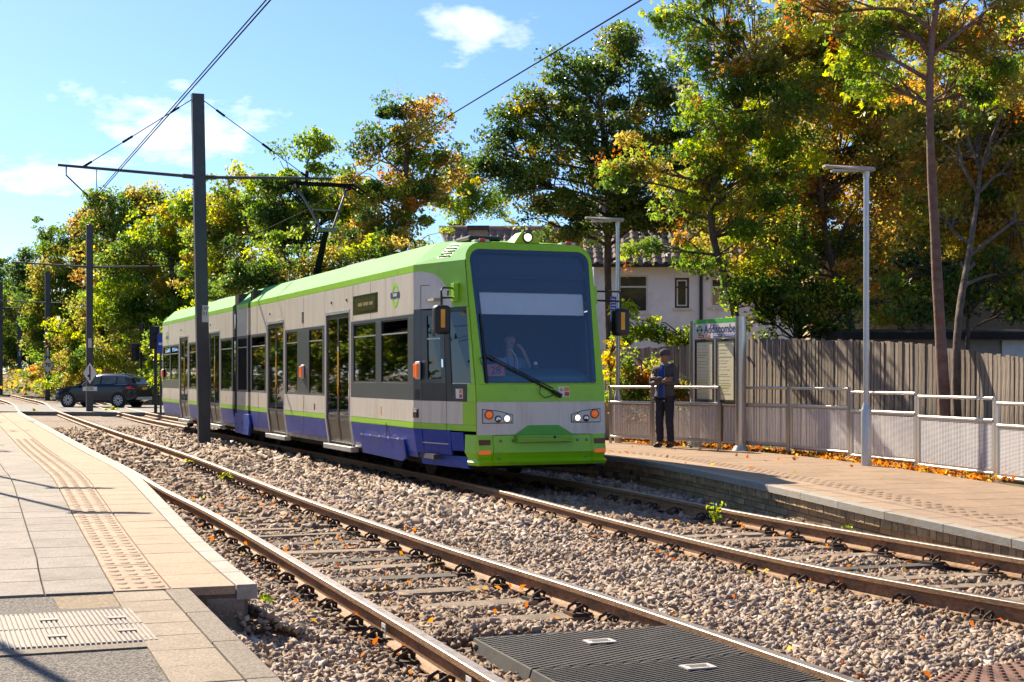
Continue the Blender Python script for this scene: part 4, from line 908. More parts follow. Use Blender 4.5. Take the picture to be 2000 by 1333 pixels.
for k in range(5):
    s0 = .26+k*.13; g = G(); g.plate([slope(t, s_) + nrm*.006 for t, s_ in ((.40, s0), (.62, s0), (.62, s0+.055), (.40, s0+.055))], nrm*.012); g.build('louvre_slat', LIME_ROOF, lv)
for v, nm in ((.62, 0), (-.70, 1)):
    G().box(.70, .86, v-.11, v+.11, 3.36, 3.415).build('roof_marker', mat('marker_base_grey', (.5,.5,.48), .5), tram, bevel=.01); G().box(.68, .74, v-.04, v+.04, 3.375, 3.43).build('roof_marker_lens', RED, tram, bevel=.01)
G().box(.9, 1.5, .25, .75, 3.42, 3.49).build('roof_aerial', BLACK, tram, bevel=.03)
hl = G(); hl.add([(.56,-.20,3.36),(.56,.20,3.36),(.53,.10,3.52),(.53,-.10,3.52),(.95,-.16,3.42),(.95,.16,3.42),(.80,.08,3.53),(.80,-.08,3.53)], [(0,1,2,3),(4,7,6,5),(0,3,7,4),(1,5,6,2),(3,2,6,7),(0,4,5,1)]); hl = hl.build('top_headlight', LIME, tram, bevel=.012)
Mx = Matrix.Translation((.545, 0, 3.455)) @ Matrix.Rotation(-math.pi/2, 4, 'Y')
G().lathe([(.078, -.01), (.078, .02), (.062, .025), (.060, .008)], 24, Mx).build('lamp_ring', BLACK, hl); G().lathe([(.06, .008), (.04, .018), (.001, .022)], 24, Mx).build('lamp_lens', LAMP_ON, hl)
# behind the windscreen: display box, blind, desk, seat
dsp = G().plate([FP(v, z, -.04) for v, z in ((-.82, 2.86), (.82, 2.86), (.84, 3.2), (-.84, 3.2))], (.25, 0, 0)).build('destination_display', mat('display_black', (.016, .018, .026), .4), tram)
G().plate([FP(v, z, -.032) for v, z in ((-.74, 2.90), (.76, 2.90), (.76, 3.16), (-.74, 3.16))], (.004, 0, 0)).build('display_screen', mat('display_screen_dark', (.02, .022, .035), .3), dsp)
G().plate([FP(v, z, -.06) for v, z in ((-.83, 2.66), (.83, 2.66), (.83, 2.86), (-.83, 2.86))], (.02, 0, 0)).build('display_skirt', mat('deep_navy', (.012, .016, .034), .6), tram)
G().plate([FP(v, z, -.07) for v, z in ((-.78, 2.355), (.76, 2.355), (.77, 2.66), (-.79, 2.66))], (.006, 0, 0)).build('sun_blind', mat('pale_blind', (.80, .80, .78), .8, var=.04), tram)
dk = G(); dk.hexa([(.14,-.85,1.0),(.75,-.85,1.0),(.75,.85,1.0),(.14,.85,1.0),(.20,-.80,1.50),(.70,-.82,1.62),(.70,.82,1.62),(.20,.80,1.50)]); dk = dk.build('driver_desk', TEAL, tram, bevel=.04)
G().lathe([(.06, 0), (.06, .04), (.03, .06)], 16, Matrix.Translation((.55, -.12, 1.60))).build('desk_knob', BLACK, dk); G().lathe([(.035, .06), (.03, .10), (.001, .105)], 16, Matrix.Translation((.55, -.12, 1.60))).build('desk_knob_cap', ALU, dk)
g = G(); g.tube([(.45, .18, 1.55), (.40, .22, 1.75), (.42, .30, 1.88), (.46, .36, 1.86)], .008, 6); g.build('microphone', ALU, dk)
rn = G().plate([FP(v, z, -.05) for v, z in ((.50, 1.50), (.78, 1.50), (.78, 1.66), (.50, 1.66))], (.004, 0, 0)).build('running_number', mat('salmon_card', (.55, .16, .12), .7), tram)
text('28', .15, 'running_number_text', NAVY, rn, frame(FP(.63, 1.575, -.043), (0, -1, 0), FP(0, 2, 0) - FP(0, 1.5, 0)))
sgo = G(); sgo.hexa([(1.15,-.30,1.0),(1.45,-.30,1.0),(1.45,.26,1.0),(1.15,.26,1.0),(1.30,-.26,1.98),(1.42,-.26,1.98),(1.42,.22,1.98),(1.30,.22,1.98)]); sgo.box(.85, 1.4, -.3, .26, .98, 1.08); sgo.build('driver_seat', INT_DARK, tram, bevel=.05)
# wiper
wb = FP(-.28, 1.225, .03); wt = FP(.80, 1.78, .035); wp = G(); wp.tube([wb, lerp(wb, wt, .12)+Vector((-.02, 0, 0))], [.035, .028], 8); wp.tube([lerp(wb, wt, .08), wt], [.016, .010], 6); wp.tube([lerp(wb, wt, .08)+Vector((0, .03, .06)), wt + Vector((0, 0, .03))], .008, 6); wp = wp.build('wiper', BLACK, tram)
g = G(); g.tube([FP(.80, 1.40, .028), FP(.815, 2.36, .028)], .013, 6); g.tube([FP(.785, 1.42, .028), FP(.795, 2.2, .028)], .006, 6); g.build('wiper_blade', BLACK, wp)
g = G(); g.tube([FP(.02, 1.36, .03), FP(.05, 1.26, .05), FP(-.02, 1.20, .06), FP(-.16, 1.235, .04)], .007, 6); g.tube([FP(.80, 1.78, .03), FP(.88, 1.74, .04), FP(.86, 1.66, .04), FP(.79, 1.60, .03)], .006, 6); g.build('washer_hose', BLACK, wp)
# pantograph
pu = 11.75; pg = G(); k0_, k1_ = Vector((pu+1.15, 0, 3.55)), Vector((pu+.12, .0, 4.62)); pg.tube([k0_, k1_], [.085, .06], 8); pg.box(pu+.75, pu+1.5, -.55, .55, 3.50, 3.58); pg = pg.build('pantograph', CABLE, tram)
PANT = mat('pantograph_steel', (.20, .19, .18), .45, .6)
h0 = Vector((pu+.55, 0, 5.52)); g = G()
for sv in (1, -1):
    g.tube([k1_ + Vector((0, .12*sv, -.02)), k1_ + Vector((.25, .40*sv, .60)), h0 + Vector((0, .55*sv, .02))], .026, 8)
g.tube([k1_ + Vector((0, -.2, -.02)), k1_ + Vector((0, .2, -.02))], .05, 8); g.tube([k1_ + Vector((.18, -.33, .42)), k1_ + Vector((.18, .33, .42))], .02, 6); g.build('upper_arm', PANT, pg)
for du in (-.14, .14):
    g = G(); g.tube([h0 + Vector((du, v, .09 - (.0 if abs(v) < .66 else (abs(v)-.66)*.55))) for v in (-.95, -.86, -.75, -.66, 0, .66, .75, .86, .95)], [.014, .016, .02, .028, .03, .028, .02, .016, .014], 6); g.build('collector_head', CABLE, pg)
for y in (-.56, .56): G().box(h0.x-.2, h0.x+.2, y-.04, y+.04, h0.z-.02, h0.z+.07).build('head_spring_box', CABLE, pg)
# ------------------------------------------------------------------ overhead line poles and wires
SIGNW = mat('sign_white', (.72, .72, .70), .5, var=.04); TAGM = mat('pole_tag', (.55, .56, .57), .5, var=.05)
def pole(label, base, h, lean, arms, wid=.26, tagz=None, tagtxt=None, detail=True):
    root = thing('overhead_line_pole', label, 'pole', base, TROT - math.pi/2, group='poles of the overhead line')
    tw = .21; top = lean
    g = G(); w = wid/2; d = tw/2; fl = .022
    for y0, y1, x in ((-d, -d+fl, w), (d-fl, d, w), (-d+fl, d-fl, .008)):     # an H-section column
        g.hexa([(-x, y0, 0), (x, y0, 0), (x, y1, 0), (-x, y1, 0), (-x+top, y0, h), (x+top, y0, h), (x+top, y1, h), (-x+top, y1, h)])
    for sx in (-1, 1): g.hexa([(sx*w-.006, -d, 0), (sx*w+.006, -d, 0), (sx*w+.006, d, 0), (sx*w-.006, d, 0), (sx*w-.006+top, -d, h), (sx*w+.006+top, -d, h), (sx*w+.006+top, d, h), (sx*w-.006+top, d, h)])
    g.box(-w-.006+top, w+.006+top, -d-.003, d+.003, h, h+.015)
    g.build('column', STEEL_POLE, root)
    az = 6.35; xo = top*az/h
    for sg, L, drop in arms:
        g = G(); e = Vector((xo+sg*L, 0, az + .12)); a = Vector((xo+sg*w, 0, az)); g.tube([a, e], [.040, .032], 8); g.tube([lerp(a, e, 0), lerp(a, e, .08)], .055, 8); ar = g.build('cantilever_arm', STEEL_POLE, root)
        if detail:
            tt = Vector((top+sg*w, 0, h-.12)); s = lerp(a, e, .82); g = G(); g.tube([tt, s], .011, 5); g.tube([lerp(tt, s, .12), lerp(tt, s, .2)], .028, 6); g.tube([lerp(tt, s, .55), lerp(tt, s, .64)], .03, 6); g.tube([lerp(tt, s, .92), s], .03, 6); g.build('stay_wire', CABLE, ar)
            j = lerp(a, e, .94 if sg < 0 else .62); c = Vector((xo + sg*2.55, 0, 5.72)); g = G(); g.tube([j, j + Vector((0, 0, -.22)), c + Vector((0, 0, .06))], .018, 6); g.tube([lerp(a, e, .72), lerp(a, e, .72) + Vector((0, 0, -.45))], .010, 5); g.build('registration_arm', CABLE, ar)
    if tagz:
        t = G().box(-.075, .075, -d-.016, -d-.010, tagz-.2, tagz+.2).build('number_tag', TAGM, root)
        if tagtxt:
            for q, s in enumerate(tagtxt): text(s, .13, 'tag_text', BLACK, t, frame((0, -d-.018, tagz+.12-.12*q), (1, 0, 0), (0, 0, 1)))
    return root
ARMS = [(-1, 3.22, 0), (1, 3.22, 0)]
b1 = P(399, 868, -.12); p1 = pole('tall dark grey overhead line pole in front of the tram, nearest of its row', b1, 8.3, -.16, ARMS, .27, 3.1, ('SW', '01'))
b2 = P(175, 808, -.12); p2 = pole('overhead line pole in front of the car, with an arrow diamond on it', b2, 8.15, 0, ARMS, .27, 3.05)
b3 = P(93, 784, -.12); p3 = pole('overhead line pole behind the crossing, with a white 70 diamond', b3, 8.35, 0, ARMS, .30, 3.1)
b4 = D(38, 764, 132); b4.z = rise(132)-.1; p4 = pole('far overhead line pole left of the 70 sign pole', b4, 8.2, 0, ARMS, .34, 3.2, None, False)
b5 = D(27, 750, 175); b5.z = rise(175)-.1; p5 = pole('faint most distant overhead line pole among the trees', b5, 8.2, 0, ARMS, .34, None, None, False)
b6 = D(1, 770, 108); b6.z = rise(108)-.1; p6 = pole('overhead line pole cut by the left edge of the picture', b6, 8.2, 0, ARMS, .30, None, None, False)
def diamond(par, z, hw, hh, txt, y=-.135):
    g = G(); g.plate([(-hw, y, z), (0, y, z-hh), (hw, y, z), (0, y, z+hh)], (0, .012, 0)); o = g.build('diamond_sign', SIGNW, par)
    g = G(); n = [(-hw, z), (0, z-hh), (hw, z), (0, z+hh)]; m = [(a*.90, z+(b-z)*.90) for a, b in n]
    g.add([(a, y-.003, b) for a, b in n] + [(a, y-.003, b) for a, b in m], [(k, (k+1) % 4, 4+(k+1) % 4, 4+k) for k in range(4)]); g.build('sign_border', BLACK, o)
    return o
o = diamond(p2, 1.62+.12-.0, .33, .52, ''); y = -.139
G().plate([(-.03, y, 1.45), (.03, y, 1.45), (.03, y, 2.05), (-.03, y, 2.05)], (0, -.003, 0)).build('arrow_shaft', BLACK, o); G().plate([(-.13, y, 1.62), (-.03, y, 1.56), (-.03, y, 1.70)], (0, -.003, 0)).build('arrow_head', BLACK, o)
pl = G().box(-.30, .30, -.147, -.135, .98, 1.16).build('junction_plate', SIGNW, p2); text('JCN', .16, 'plate_text', BLACK, pl, frame((0, -.149, 1.07), (1, 0, 0), (0, 0, 1)), bold=.004)
o = diamond(p3, 2.32, .38, .58, '70'); text('70', .36, 'sign_text', BLACK, o, frame((0, -.141, 2.32), (1, 0, 0), (0, 0, 1)), bold=.01)
# contact wires: one over each track
for lab, pts in [('overhead wire above the near track, running to the top left of the picture', [Vector((.9, 6.5, 5.75)), Vector((-2.67, 16.6, 5.74)), None]), ('overhead wire above the tram, touching its pantograph', [Vector((3.2, 9, 5.75)), Vector((1.5, 16.6, 5.74)), None])]:
    near = 'near' in lab; sg = -1 if near else 1
    pts = pts[:2] + ([] if near else [T(5, 0, 5.68)]) + [pm(p) @ Vector((sg*2.55, 0, 5.70)) for p in (p1, p2, p3)] + [pm(p4) @ Vector((sg*2.55, 0, 5.7)), pm(p5) @ Vector((sg*2.55, 0, 5.7))]
    r = thing('overhead_wire', lab, 'wire', pts[1])
    G().tube(pts, .010, 6).build('contact_wire', CABLE, r, world=True)
    if near: G().tube([p + Vector((.03, 0, .09)) for p in pts[:3]], .009, 6).build('second_wire', CABLE, r, world=True)

# ------------------------------------------------------------------ platform lamps
def lamp(label, base, rz, h=4.17):
    r = thing('platform_lamp', label, 'lamp post', base, rz, 'platform lamps')
    G().lathe([(.072, -.02), (.072, .86), (.066, .88), (.046, .95), (.043, .97)], 20).build('sleeve', ALU, r, smooth=True, angle=40)
    G().lathe([(.041, .95), (.038, h)], 20).build('post', ALU, r, smooth=True, angle=40)
    g = G(); n = 9; V = []
    for i in range(n):
        t = i/(n-1); x = lerp(-.62, .10, t); w = lerp(.075, .12, min(1, t*1.6)) * (1 if t < .9 else .8); zc = h + .05 + .05*(1-t)**1.5; hh = lerp(.012, .050, t) if t < .85 else .04
        for y, z in ((-w, zc), (-w*.6, zc+hh), (w*.6, zc+hh), (w, zc), (w*.8, zc-.018), (-w*.8, zc-.018)): V.append((x, y, z))
    g.add(V, [(i*6+k, (i+1)*6+k, (i+1)*6+(k+1) % 6, i*6+(k+1) % 6) for i in range(n-1) for k in range(6)] + [tuple(range(6)), tuple((n-1)*6+k for k in range(5, -1, -1))]); hd = g.build('lamp_head', mat('lamp_head_grey', (.42, .43, .44), .45, .2), r, smooth=True, angle=35)
    G().box(-.50, -.12, -.065, .065, h+.02, h+.05).build('led_panel', mat('led_lens', (.45, .44, .38), .3), hd); G().lathe([(.045, h-.06), (.048, h+.05)], 16).build('collar', ALU, r)
    return r
lp = lamp('near grey lamp post between the railing panels on the right platform', P(1692, 922, .16), math.radians(8))
lf = lamp('far grey lamp post beside the nose of the tram, with a blue notice', P(1207, 865, .25), math.radians(8), 4.12)
n = G().box(-.15, -.045, -.05, -.035, 2.28, 2.74).build('notice_plate', BLUEP, lf)
for k in range(7): G().box(-.14, -.06+.01*(k % 3)-.01, -.054, -.0515, 2.68-k*.055, 2.695-k*.055).build('notice_line', WHITE, n)
# lamps of the left platform stand just outside the picture; their shadows fall into it
lamp('left platform lamp post outside the frame, casting the bent shadow', Vector((-7.2, 18.4, LZ)), math.pi)
lamp('left platform lamp post outside the frame, casting the broad shadow', Vector((-8.35, 21.4, LZ)), math.pi)
lamp('left platform lamp post outside the frame, nearest the metal cover', Vector((-4.75, 10.4, LZ)), math.pi)
sh = thing('tram_shelter', 'glass tram shelter outside the left edge of the frame', 'shelter', Vector((-14.6, 33, LZ)), math.radians(22))
G().box(-.75, .75, -1.6, 1.6, 2.35, 2.45).build('roof', mat('shelter_roof', (.2, .21, .22), .4), sh)
for x in (-.7, .7):
    for y in (-1.5, 1.5): G().box(x-.04, x+.04, y-.04, y+.04, 0, 2.35).build('post', ALU, sh)
G().box(-.70, -.69, -1.45, 1.45, .2, 2.2).build('glass_panel', glass('shelter_glass', (.62, .72, .70)), sh)

# ------------------------------------------------------------------ railings along the back of the right platform
posts = [(1190, 866, .25), (1276, 871, .25), (1408, 879, .24), (1543, 890, .21), (1661, 906, .17), (1792, 926, .13), (1945, 952, .09), (2110, 981, .05)]
PB = [P(a, b, z) for a, b, z in posts]; tops = [1.32, 1.325, 1.325, 1.325, 1.275, 1.235, 1.175]
names = ['railing panel between the tram nose and the standing person', 'railing panel behind the standing person', 'railing panel behind the right half of the timetable sign', 'railing panel to the left of the near lamp post', 'railing panel behind the near lamp post', 'railing panel in front of the twin tree trunk', 'rightmost railing panel, cut by the picture edge']
MESHW = mat('galvanised_mesh', (.88, .87, .89), .4, .0, var=.06)
for k in range(7):
    a, b = PB[k], PB[k+1]; zt = tops[k]; d = (b-a); d.z = 0; L = d.length; r = thing('railing', names[k], 'railing', a, math.atan2(d.y, d.x), 'railings of the right platform'); z0 = a.z
    for x, zb in ((0.0 if k == 0 or tops[k] != tops[k-1] else None, a.z), (L, b.z)):
        if x is None: continue
        x2 = x + (.035 if x == 0 else -.035)
        g = G(); g.box(x2-.03, x2+.03, -.012, .012, zb-z0-.02, zt-z0-.03); g.lathe([(.032, -.014), (.032, .014)], 14, Matrix.Translation((x2, 0, zt-z0-.02)) @ Matrix.Rotation(math.pi/2, 4, 'X')); g.build('post', ALU, r)
    for nm, z, rr in (('top_rail', zt-.02, .024), ('middle_rail', zt-.30, .024), ('bottom_rail', max(a.z, b.z)+.13, .022)):
        G().tube([(.05, 0, z-z0), (L-.05, 0, z-z0)], rr, 12).build(nm, ALU, r, smooth=True, angle=50)
    zb_, zt_ = max(a.z, b.z)+.165-z0, zt-.345-z0
    G().box(.06, L-.06, -.008, .008, zt_, zt_+.03).build('mesh_frame', ALU, r); G().box(.06, L-.06, -.008, .008, zb_-.022, zb_+.006).build('mesh_frame', ALU, r)
    for x in (.06, L-.085): G().box(x, x+.025, -.008, .008, zb_+.006, zt_).build('mesh_frame', ALU, r)
    g = G(); z = zb_+.014
    while z < zt_ - .005: g.box(.085, L-.085, -.003, .003, z, z+.0078); z += .0165
    x = .12
    while x < L - .1: g.box(x, x+.005, .003, .007, zb_, zt_); x += .075
    tag(g.build('wire_mesh', MESHW, r), kind='stuff')

# ------------------------------------------------------------------ ground behind the platform and the timber fence
g = G(); ss = list(np.arange(2.0, RIGHT.L-1, 1.0)); V = []
for s in ss: a = rs(s, 2.86, -.06); q = rs(s, 5.0, -.06); V += [a, q + Vector((0, 0, -.0)), q + Vector((45, 3, .2))]
g.add(V, [(i*3+k, i*3+k+1, (i+1)*3+k+1, (i+1)*3+k) for i in range(len(ss)-1) for k in range(2)]); tag(g.build('verge_right', EARTH), kind='structure')
FENCEW = mat('weathered_fence_timber', (.15, .115, .085), .9, var=.35, vs=5, bump=.4, bs=26, stretch=(6, 6, .35), c2=(.37, .305, .24), rnd=.26, contrast=(.35,.68), dirt=(.07, .05, .034), ds=3, dr=(.5, .75))
fp_ = [(1165, 34, 2.10), (1300, 31.5, 2.12), (1452, 27.4, 2.16), (1453, 27.3, 2.20), (1700, 23.3, 2.06), (1830, 21.6, 1.95), (1905, 20.8, 1.84), (2000, 19.7, 1.74), (2120, 18.4, 1.66)]
FPT = [Vector(((px-1000)/F*d, d, zt)) for px, d, zt in fp_]
fence = thing('timber_fence', 'weathered brown close-board timber fence behind the right platform', 'fence', Vector((FPT[3].x, FPT[3].y, .1)))
bmesh_board = {}
cum = 0; Wd = .105
for a, b in zip(FPT, FPT[1:]):
    d = Vector((b.x-a.x, b.y-a.y, 0)); L = d.length
    if L < .2: continue
    n = max(1, int(L/(Wd*.93))); an = math.atan2(d.y, d.x)
    for i in range(n):
        t = (i+.5)/n; c = a.lerp(b, t); h = c.z - .05 + random.uniform(-.018, .018); hk = round(h, 1)
        if hk not in bmesh_board:
            bg = G(); w = Wd/2; e = .004
            bg.hexa([(-w, -.006, 0), (w, -.011, 0), (w, .005, 0), (-w, .005, 0), (-w, -.006, hk), (w, -.011, hk-.006), (w, .005, hk-.006), (-w, .005, hk)]); bmesh_board[hk] = bg.mesh('board', FENCEW)
        link('board', bmesh_board[hk], fence, Vector((c.x, c.y, .05 + h - hk)) - fence.location, (random.uniform(-.006, .006), random.uniform(-.01, .01), an + random.uniform(-.05, .05)))
    for z in (.45, 1.1, 1.7):
        g = G(); n2 = Vector((-d.y, d.x, 0)).normalized()*.04; g.obox((a+b)/2*1 + n2 + Vector((0, 0, z-(a.z+b.z)/2)), d/2, n2*.8, (0, 0, .04)); g.build('fence_rail', FENCEW, fence, world=True)

# ------------------------------------------------------------------ timetable sign
sl, sr = P(1357, 873, .25), P(1447, 882, .24); d = (sr-sl); d.z = 0; L = d.length
sg = thing('timetable_sign', 'white Addiscombe stop sign with two timetable panels on steel posts', 'sign', sl, math.atan2(d.y, d.x))
for x, h in ((0, 2.22), (L, 2.25)):
    G().lathe([(.155, 0), (.14, .03), (.085, .10), (.078, .12)], 24, Matrix.Translation((x, 0, 0))).build('post_base', STAINLESS, sg, smooth=True, angle=35)
    g = G(); n = 20; V = []
    for z in (.08, h): V += [(x + .075*math.cos(2*math.pi*k/n), .095*math.sin(2*math.pi*k/n), z) for k in range(n)]
    g.add(V, [(k, (k+1) % n, n+(k+1) % n, n+k) for k in range(n)] + [tuple(range(n, 2*n))]); g.build('post', STAINLESS, sg, smooth=True, angle=40)
hd = G().box(.085, L-.085, -.055, .055, 1.90, 2.235).build('header', mat('sign_panel_white', (.70, .70, .69), .35, var=.03, coat=.2), sg, bevel=.006)
G().box(.086, L-.086, -.058, -.054, 2.165, 2.234).build('green_band', mat('sign_green', (.06, .42, .05), .4), hd)
def sgn(x, z, o=0): return Vector((x, -.0565-o, z))
text('Addiscombe', .205, 'station_name', mat('sign_navy', (.02, .025, .16), .5), hd, frame(sgn(.42, 2.055), (1, 0, 0), (0, 0, 1)), align='LEFT', bold=.003)
GRN = mat('sign_roundel_green', (.05, .36, .06), .4); n = 28; g = G(); a = [2*math.pi*k/n for k in range(n)]
g.add([sgn(.27+.085*math.cos(t), 2.05+.085*math.sin(t), .002) for t in a] + [sgn(.27+.056*math.cos(t), 2.05+.056*math.sin(t), .002) for t in a], [(k, (k+1) % n, n+(k+1) % n, n+k) for k in range(n)]); ro = g.build('roundel', GRN, hd)
G().box(.165, .375, -.062, -.058, 2.033, 2.067).build('roundel_bar', NAVY, ro); text('TRAMS', .03, 'roundel_text', WHITE, ro, frame(sgn(.27, 2.05, .0065), (1, 0, 0), (0, 0, 1)))
for x0, x1, m, tx in ((.22, .42, RED, 'Tickets'), (.50, .62, RED, 'Wait'), (.72, 1.02, BLUEP, 'to Croydon'), (1.10, 1.46, BLUEP, 'to Wimbledon')):
    q = G().box(x0, x1, -.059, -.0555, 1.92, 1.965).build('notice_strip', m, hd); G().box(x0+.02, x1-.03, -.0605, -.0592, 1.938, 1.950).build('strip_line', WHITE, q)
PAPER = mat('timetable_paper', (.88, .83, .62), .5, var=.04, vs=3, dirt=(.82, .80, .54), ds=2.2, dr=(.5, .62)); INK = mat('faded_ink', (.60, .58, .42), .7); INKG = mat('faded_green_ink', (.52, .60, .26), .7)
for x0, x1 in ((.10, L*.5-.035), (L*.5+.035, L-.10)):
    f = G()
    for a, b, c, e in ((x0, x0+.045, .80, 1.885), (x1-.045, x1, .80, 1.885), (x0+.045, x1-.045, .80, .845), (x0+.045, x1-.045, 1.84, 1.885)): f.box(a, b, -.055, .055, c, e)
    f = f.build('timetable_frame', BLACK, sg); pp = G().box(x0+.045, x1-.045, -.045, .03, .845, 1.84).build('timetable', PAPER, f)
    rr = random.Random(int(x0*100)); z = 1.78
    while z > .95:
        hgt = rr.choice((.006, .006, .012, .02)); w = rr.uniform(.5, .95)*(x1-x0-.16)
        G().box(x0+.08, x0+.08+w, -.0475, -.0452, z-hgt, z).build('printed_line', INKG if hgt > .01 else INK, pp); z -= rr.uniform(.035, .075)
    G().box(x0+.046, x1-.046, -.0525, -.0515, .846, 1.839).build('glazing', glass('sign_glazing', (.99, .99, .99), ior=1.15), f)
for x in (L*.5,): G().box(x-.032, x+.032, -.05, .05, .80, 1.895).build('centre_mullion', ALU, sg)

# ------------------------------------------------------------------ equipment cabinet by the tram's nose
c = P(1172, 858, .25); cb = thing('equipment_cabinet', 'pale grey equipment cabinet with sloping top behind the tram nose', 'cabinet', c, math.radians(-8))
CABM = mat('cabinet_grey', (.40, .37, .33), .6, var=.06)
G().box(-.30, .30, 0, .4, 0, .86).build('body', CABM, cb, bevel=.008); G().hexa([(-.33,-.03,.86),(.33,-.03,.86),(.33,.43,.86),(-.33,.43,.86),(-.33,-.03,1.0),(.33,-.03,.93),(.33,.43,.93),(-.33,.43,1.0)]).build('lid', CABM, cb, bevel=.008); G().box(-.02, .02, -.012, 0, .35, .55).build('handle', BLACK, cb)

# ------------------------------------------------------------------ houses
TILE = mat('brown_pantile', (.25, .165, .125), .85, var=.25, vs=9, bump=.2, bs=50, rnd=.22, dirt=(.38, .30, .25), ds=5, dr=(.5, .7)); RENDER = mat('white_render', (.88, .91, .96), .85, var=.04, vs=3, bump=.2, bs=40, dirt=(.66, .66, .65), ds=1.2, dr=(.5, .75))  # the paler second tone of TILE puts highlights into its colour
STOCK = mat('pale_chimney_render', (.30, .24, .17), .9, var=.2, vs=8); DGLASS = mat('house_window_glass', (.05, .055, .05), .06, spec=.8, var=.4, vs=1.5); UPVC = mat('white_window_frame', (.72, .72, .70), .5)
_tg = G(); n = 5; V = []
for y in (0, 1):
    for i in range(n+1):
        t = i/n; x = (t-.5)*.30; z = .035*math.sin(t*2*math.pi) + .02*(1-y); V.append((x, y*.33, z))
_tg.add(V + [(x, y, z-.018) for x, y, z in V], [(i, i+1, n+1+i+1, n+1+i) for i in range(n)] + [(2*(n+1)+i+1, 2*(n+1)+i, i, i+1) for i in range(n)]); TILEM = _tg.mesh('tile', TILE)
def tiles(parent, e0, e1, r0, nrow, lim):            # eaves from e0 to e1, first ridge corner r0
    ex = (e1-e0); W = ex.length; ex.normalize(); up = (r0-e0); H = up.length; up.normalize(); k = 0
    nz = ex.cross(up).normalized()
    for j in range(int(H/.30)):
        for i in range(int(W/.295)):
            if k >= lim: return
            p = e0 + ex*(.15+i*.295) + up*(j*.30) + nz*(.02+.004*(j % 2)); k += 1
            M = frame(p, ex, up); o = link('tile', TILEM, parent); o.matrix_local = pm(parent).inverted() @ M
hb = D(1330, 735, 45); H1 = thing('white_house', 'white rendered house with brown pantile roof behind the fence', 'house', Vector((hb.x, 45, 0)))
x0, x1 = (1160-1330)/F*45, (1575-1330)/F*45; ez = 4.86
wo = [((1208-1330)/F*45, (1266-1330)/F*45, 1.5+(735-611)/F*45, 1.5+(735-537)/F*45), ((1318-1330)/F*45, (1346-1330)/F*45, 1.5+(735-602)/F*45, 1.5+(735-543)/F*45), ((1388-1330)/F*45, (1440-1330)/F*45, 1.5+(735-600)/F*45, 1.5+(735-543)/F*45)]
g = G(); xs_ = [x0] + [v for w in wo for v in w[:2]] + [x1]
for i in range(0, len(xs_), 2): g.box(xs_[i], xs_[i+1], 0, .25, 0, ez)
for a, b, c, d_ in wo: g.box(a, b, 0, .25, 0, c); g.box(a, b, 0, .25, d_, ez)
g.box(x0, x0+.25, .25, 6, 0, ez); g.box(x1-.25, x1, .25, 6, 0, ez); g.build('wall', RENDER, H1)
for k, (a, b, c, d_) in enumerate(wo):
    m = UPVC if k != 1 else mat('dark_window_frame', (.05, .03, .025), .5); f = G(); t = .06
    for q in ((a, a+t, c, d_), (b-t, b, c, d_), (a+t, b-t, c, c+t), (a+t, b-t, d_-t, d_), (a+t, b-t, lerp(c, d_, .66), lerp(c, d_, .66)+.05)): f.box(q[0], q[1], .03, .10, q[2], q[3])
    if k == 0: f.box(a-.34, a, .03, .10, c, d_); 
    w = f.build('window', m, H1); G().box(a+.02, b-.02, .06, .075, c+.02, d_-.02).build('pane', DGLASS, w); G().box(a-.08, b+.08, -.06, .05, c-.07, c-.002).build('sill', UPVC, w)
    if k == 1:
        f = G(); 
        for q in ((a+t, a+t+.04, c+t, d_-t), (b-t-.04, b-t, c+t, d_-t), (a+t+.04, b-t-.04, c+t, c+t+.04), (a+t+.04, b-t-.04, d_-t-.04, d_-t)): f.box(q[0], q[1], .035, .085, q[2], q[3])
        f.build('inner_frame', UPVC, w)
rf = G(); rf.hexa([(x0-.3, -.35, ez-.05), (x1+.3, -.35, ez-.05), (x1+.3, 3.1, ez+2.35), (x0-.3, 3.1, ez+2.35), (x0-.3, -.35, ez+.02), (x1+.3, -.35, ez+.02), (x1+.3, 3.1, ez+2.42), (x0-.3, 3.1, ez+2.42)]); rf.hexa([(x0-.3, 3.1, ez+2.35), (x1+.3, 3.1, ez+2.35), (x1+.3, 6.4, ez-.05), (x0-.3, 6.4, ez-.05), (x0-.3, 3.1, ez+2.42), (x1+.3, 3.1, ez+2.42), (x1+.3, 6.4, ez+.02), (x0-.3, 6.4, ez+.02)]); rf = rf.build('roof', TILE, H1)
M1 = pm(H1); tiles(rf, M1 @ Vector((x0-.3, -.38, ez+.02)), M1 @ Vector((x1+.3, -.38, ez+.02)), M1 @ Vector((x0-.3, 3.07, ez+2.42)), 0, 300)
G().tube([(x0-.3, -.42, ez-.03), (x1+.3, -.42, ez-.03)], .06, 8).build('gutter', BLACK, H1); xd = (1369-1330)/F*45; G().tube([(xd, -.06, 0), (xd, -.06, ez-.3), (xd+.1, -.3, ez-.08)], .05, 8).build('downpipe', BLACK, H1)
xe = (1300-1330)/F*45; G().tube([(xe, -.1, 2.55), (xe+.5, -.12, 2.45), (xe+.5, -.12, 1.9)], .08, 8).build('soil_pipe', BLACK, H1)
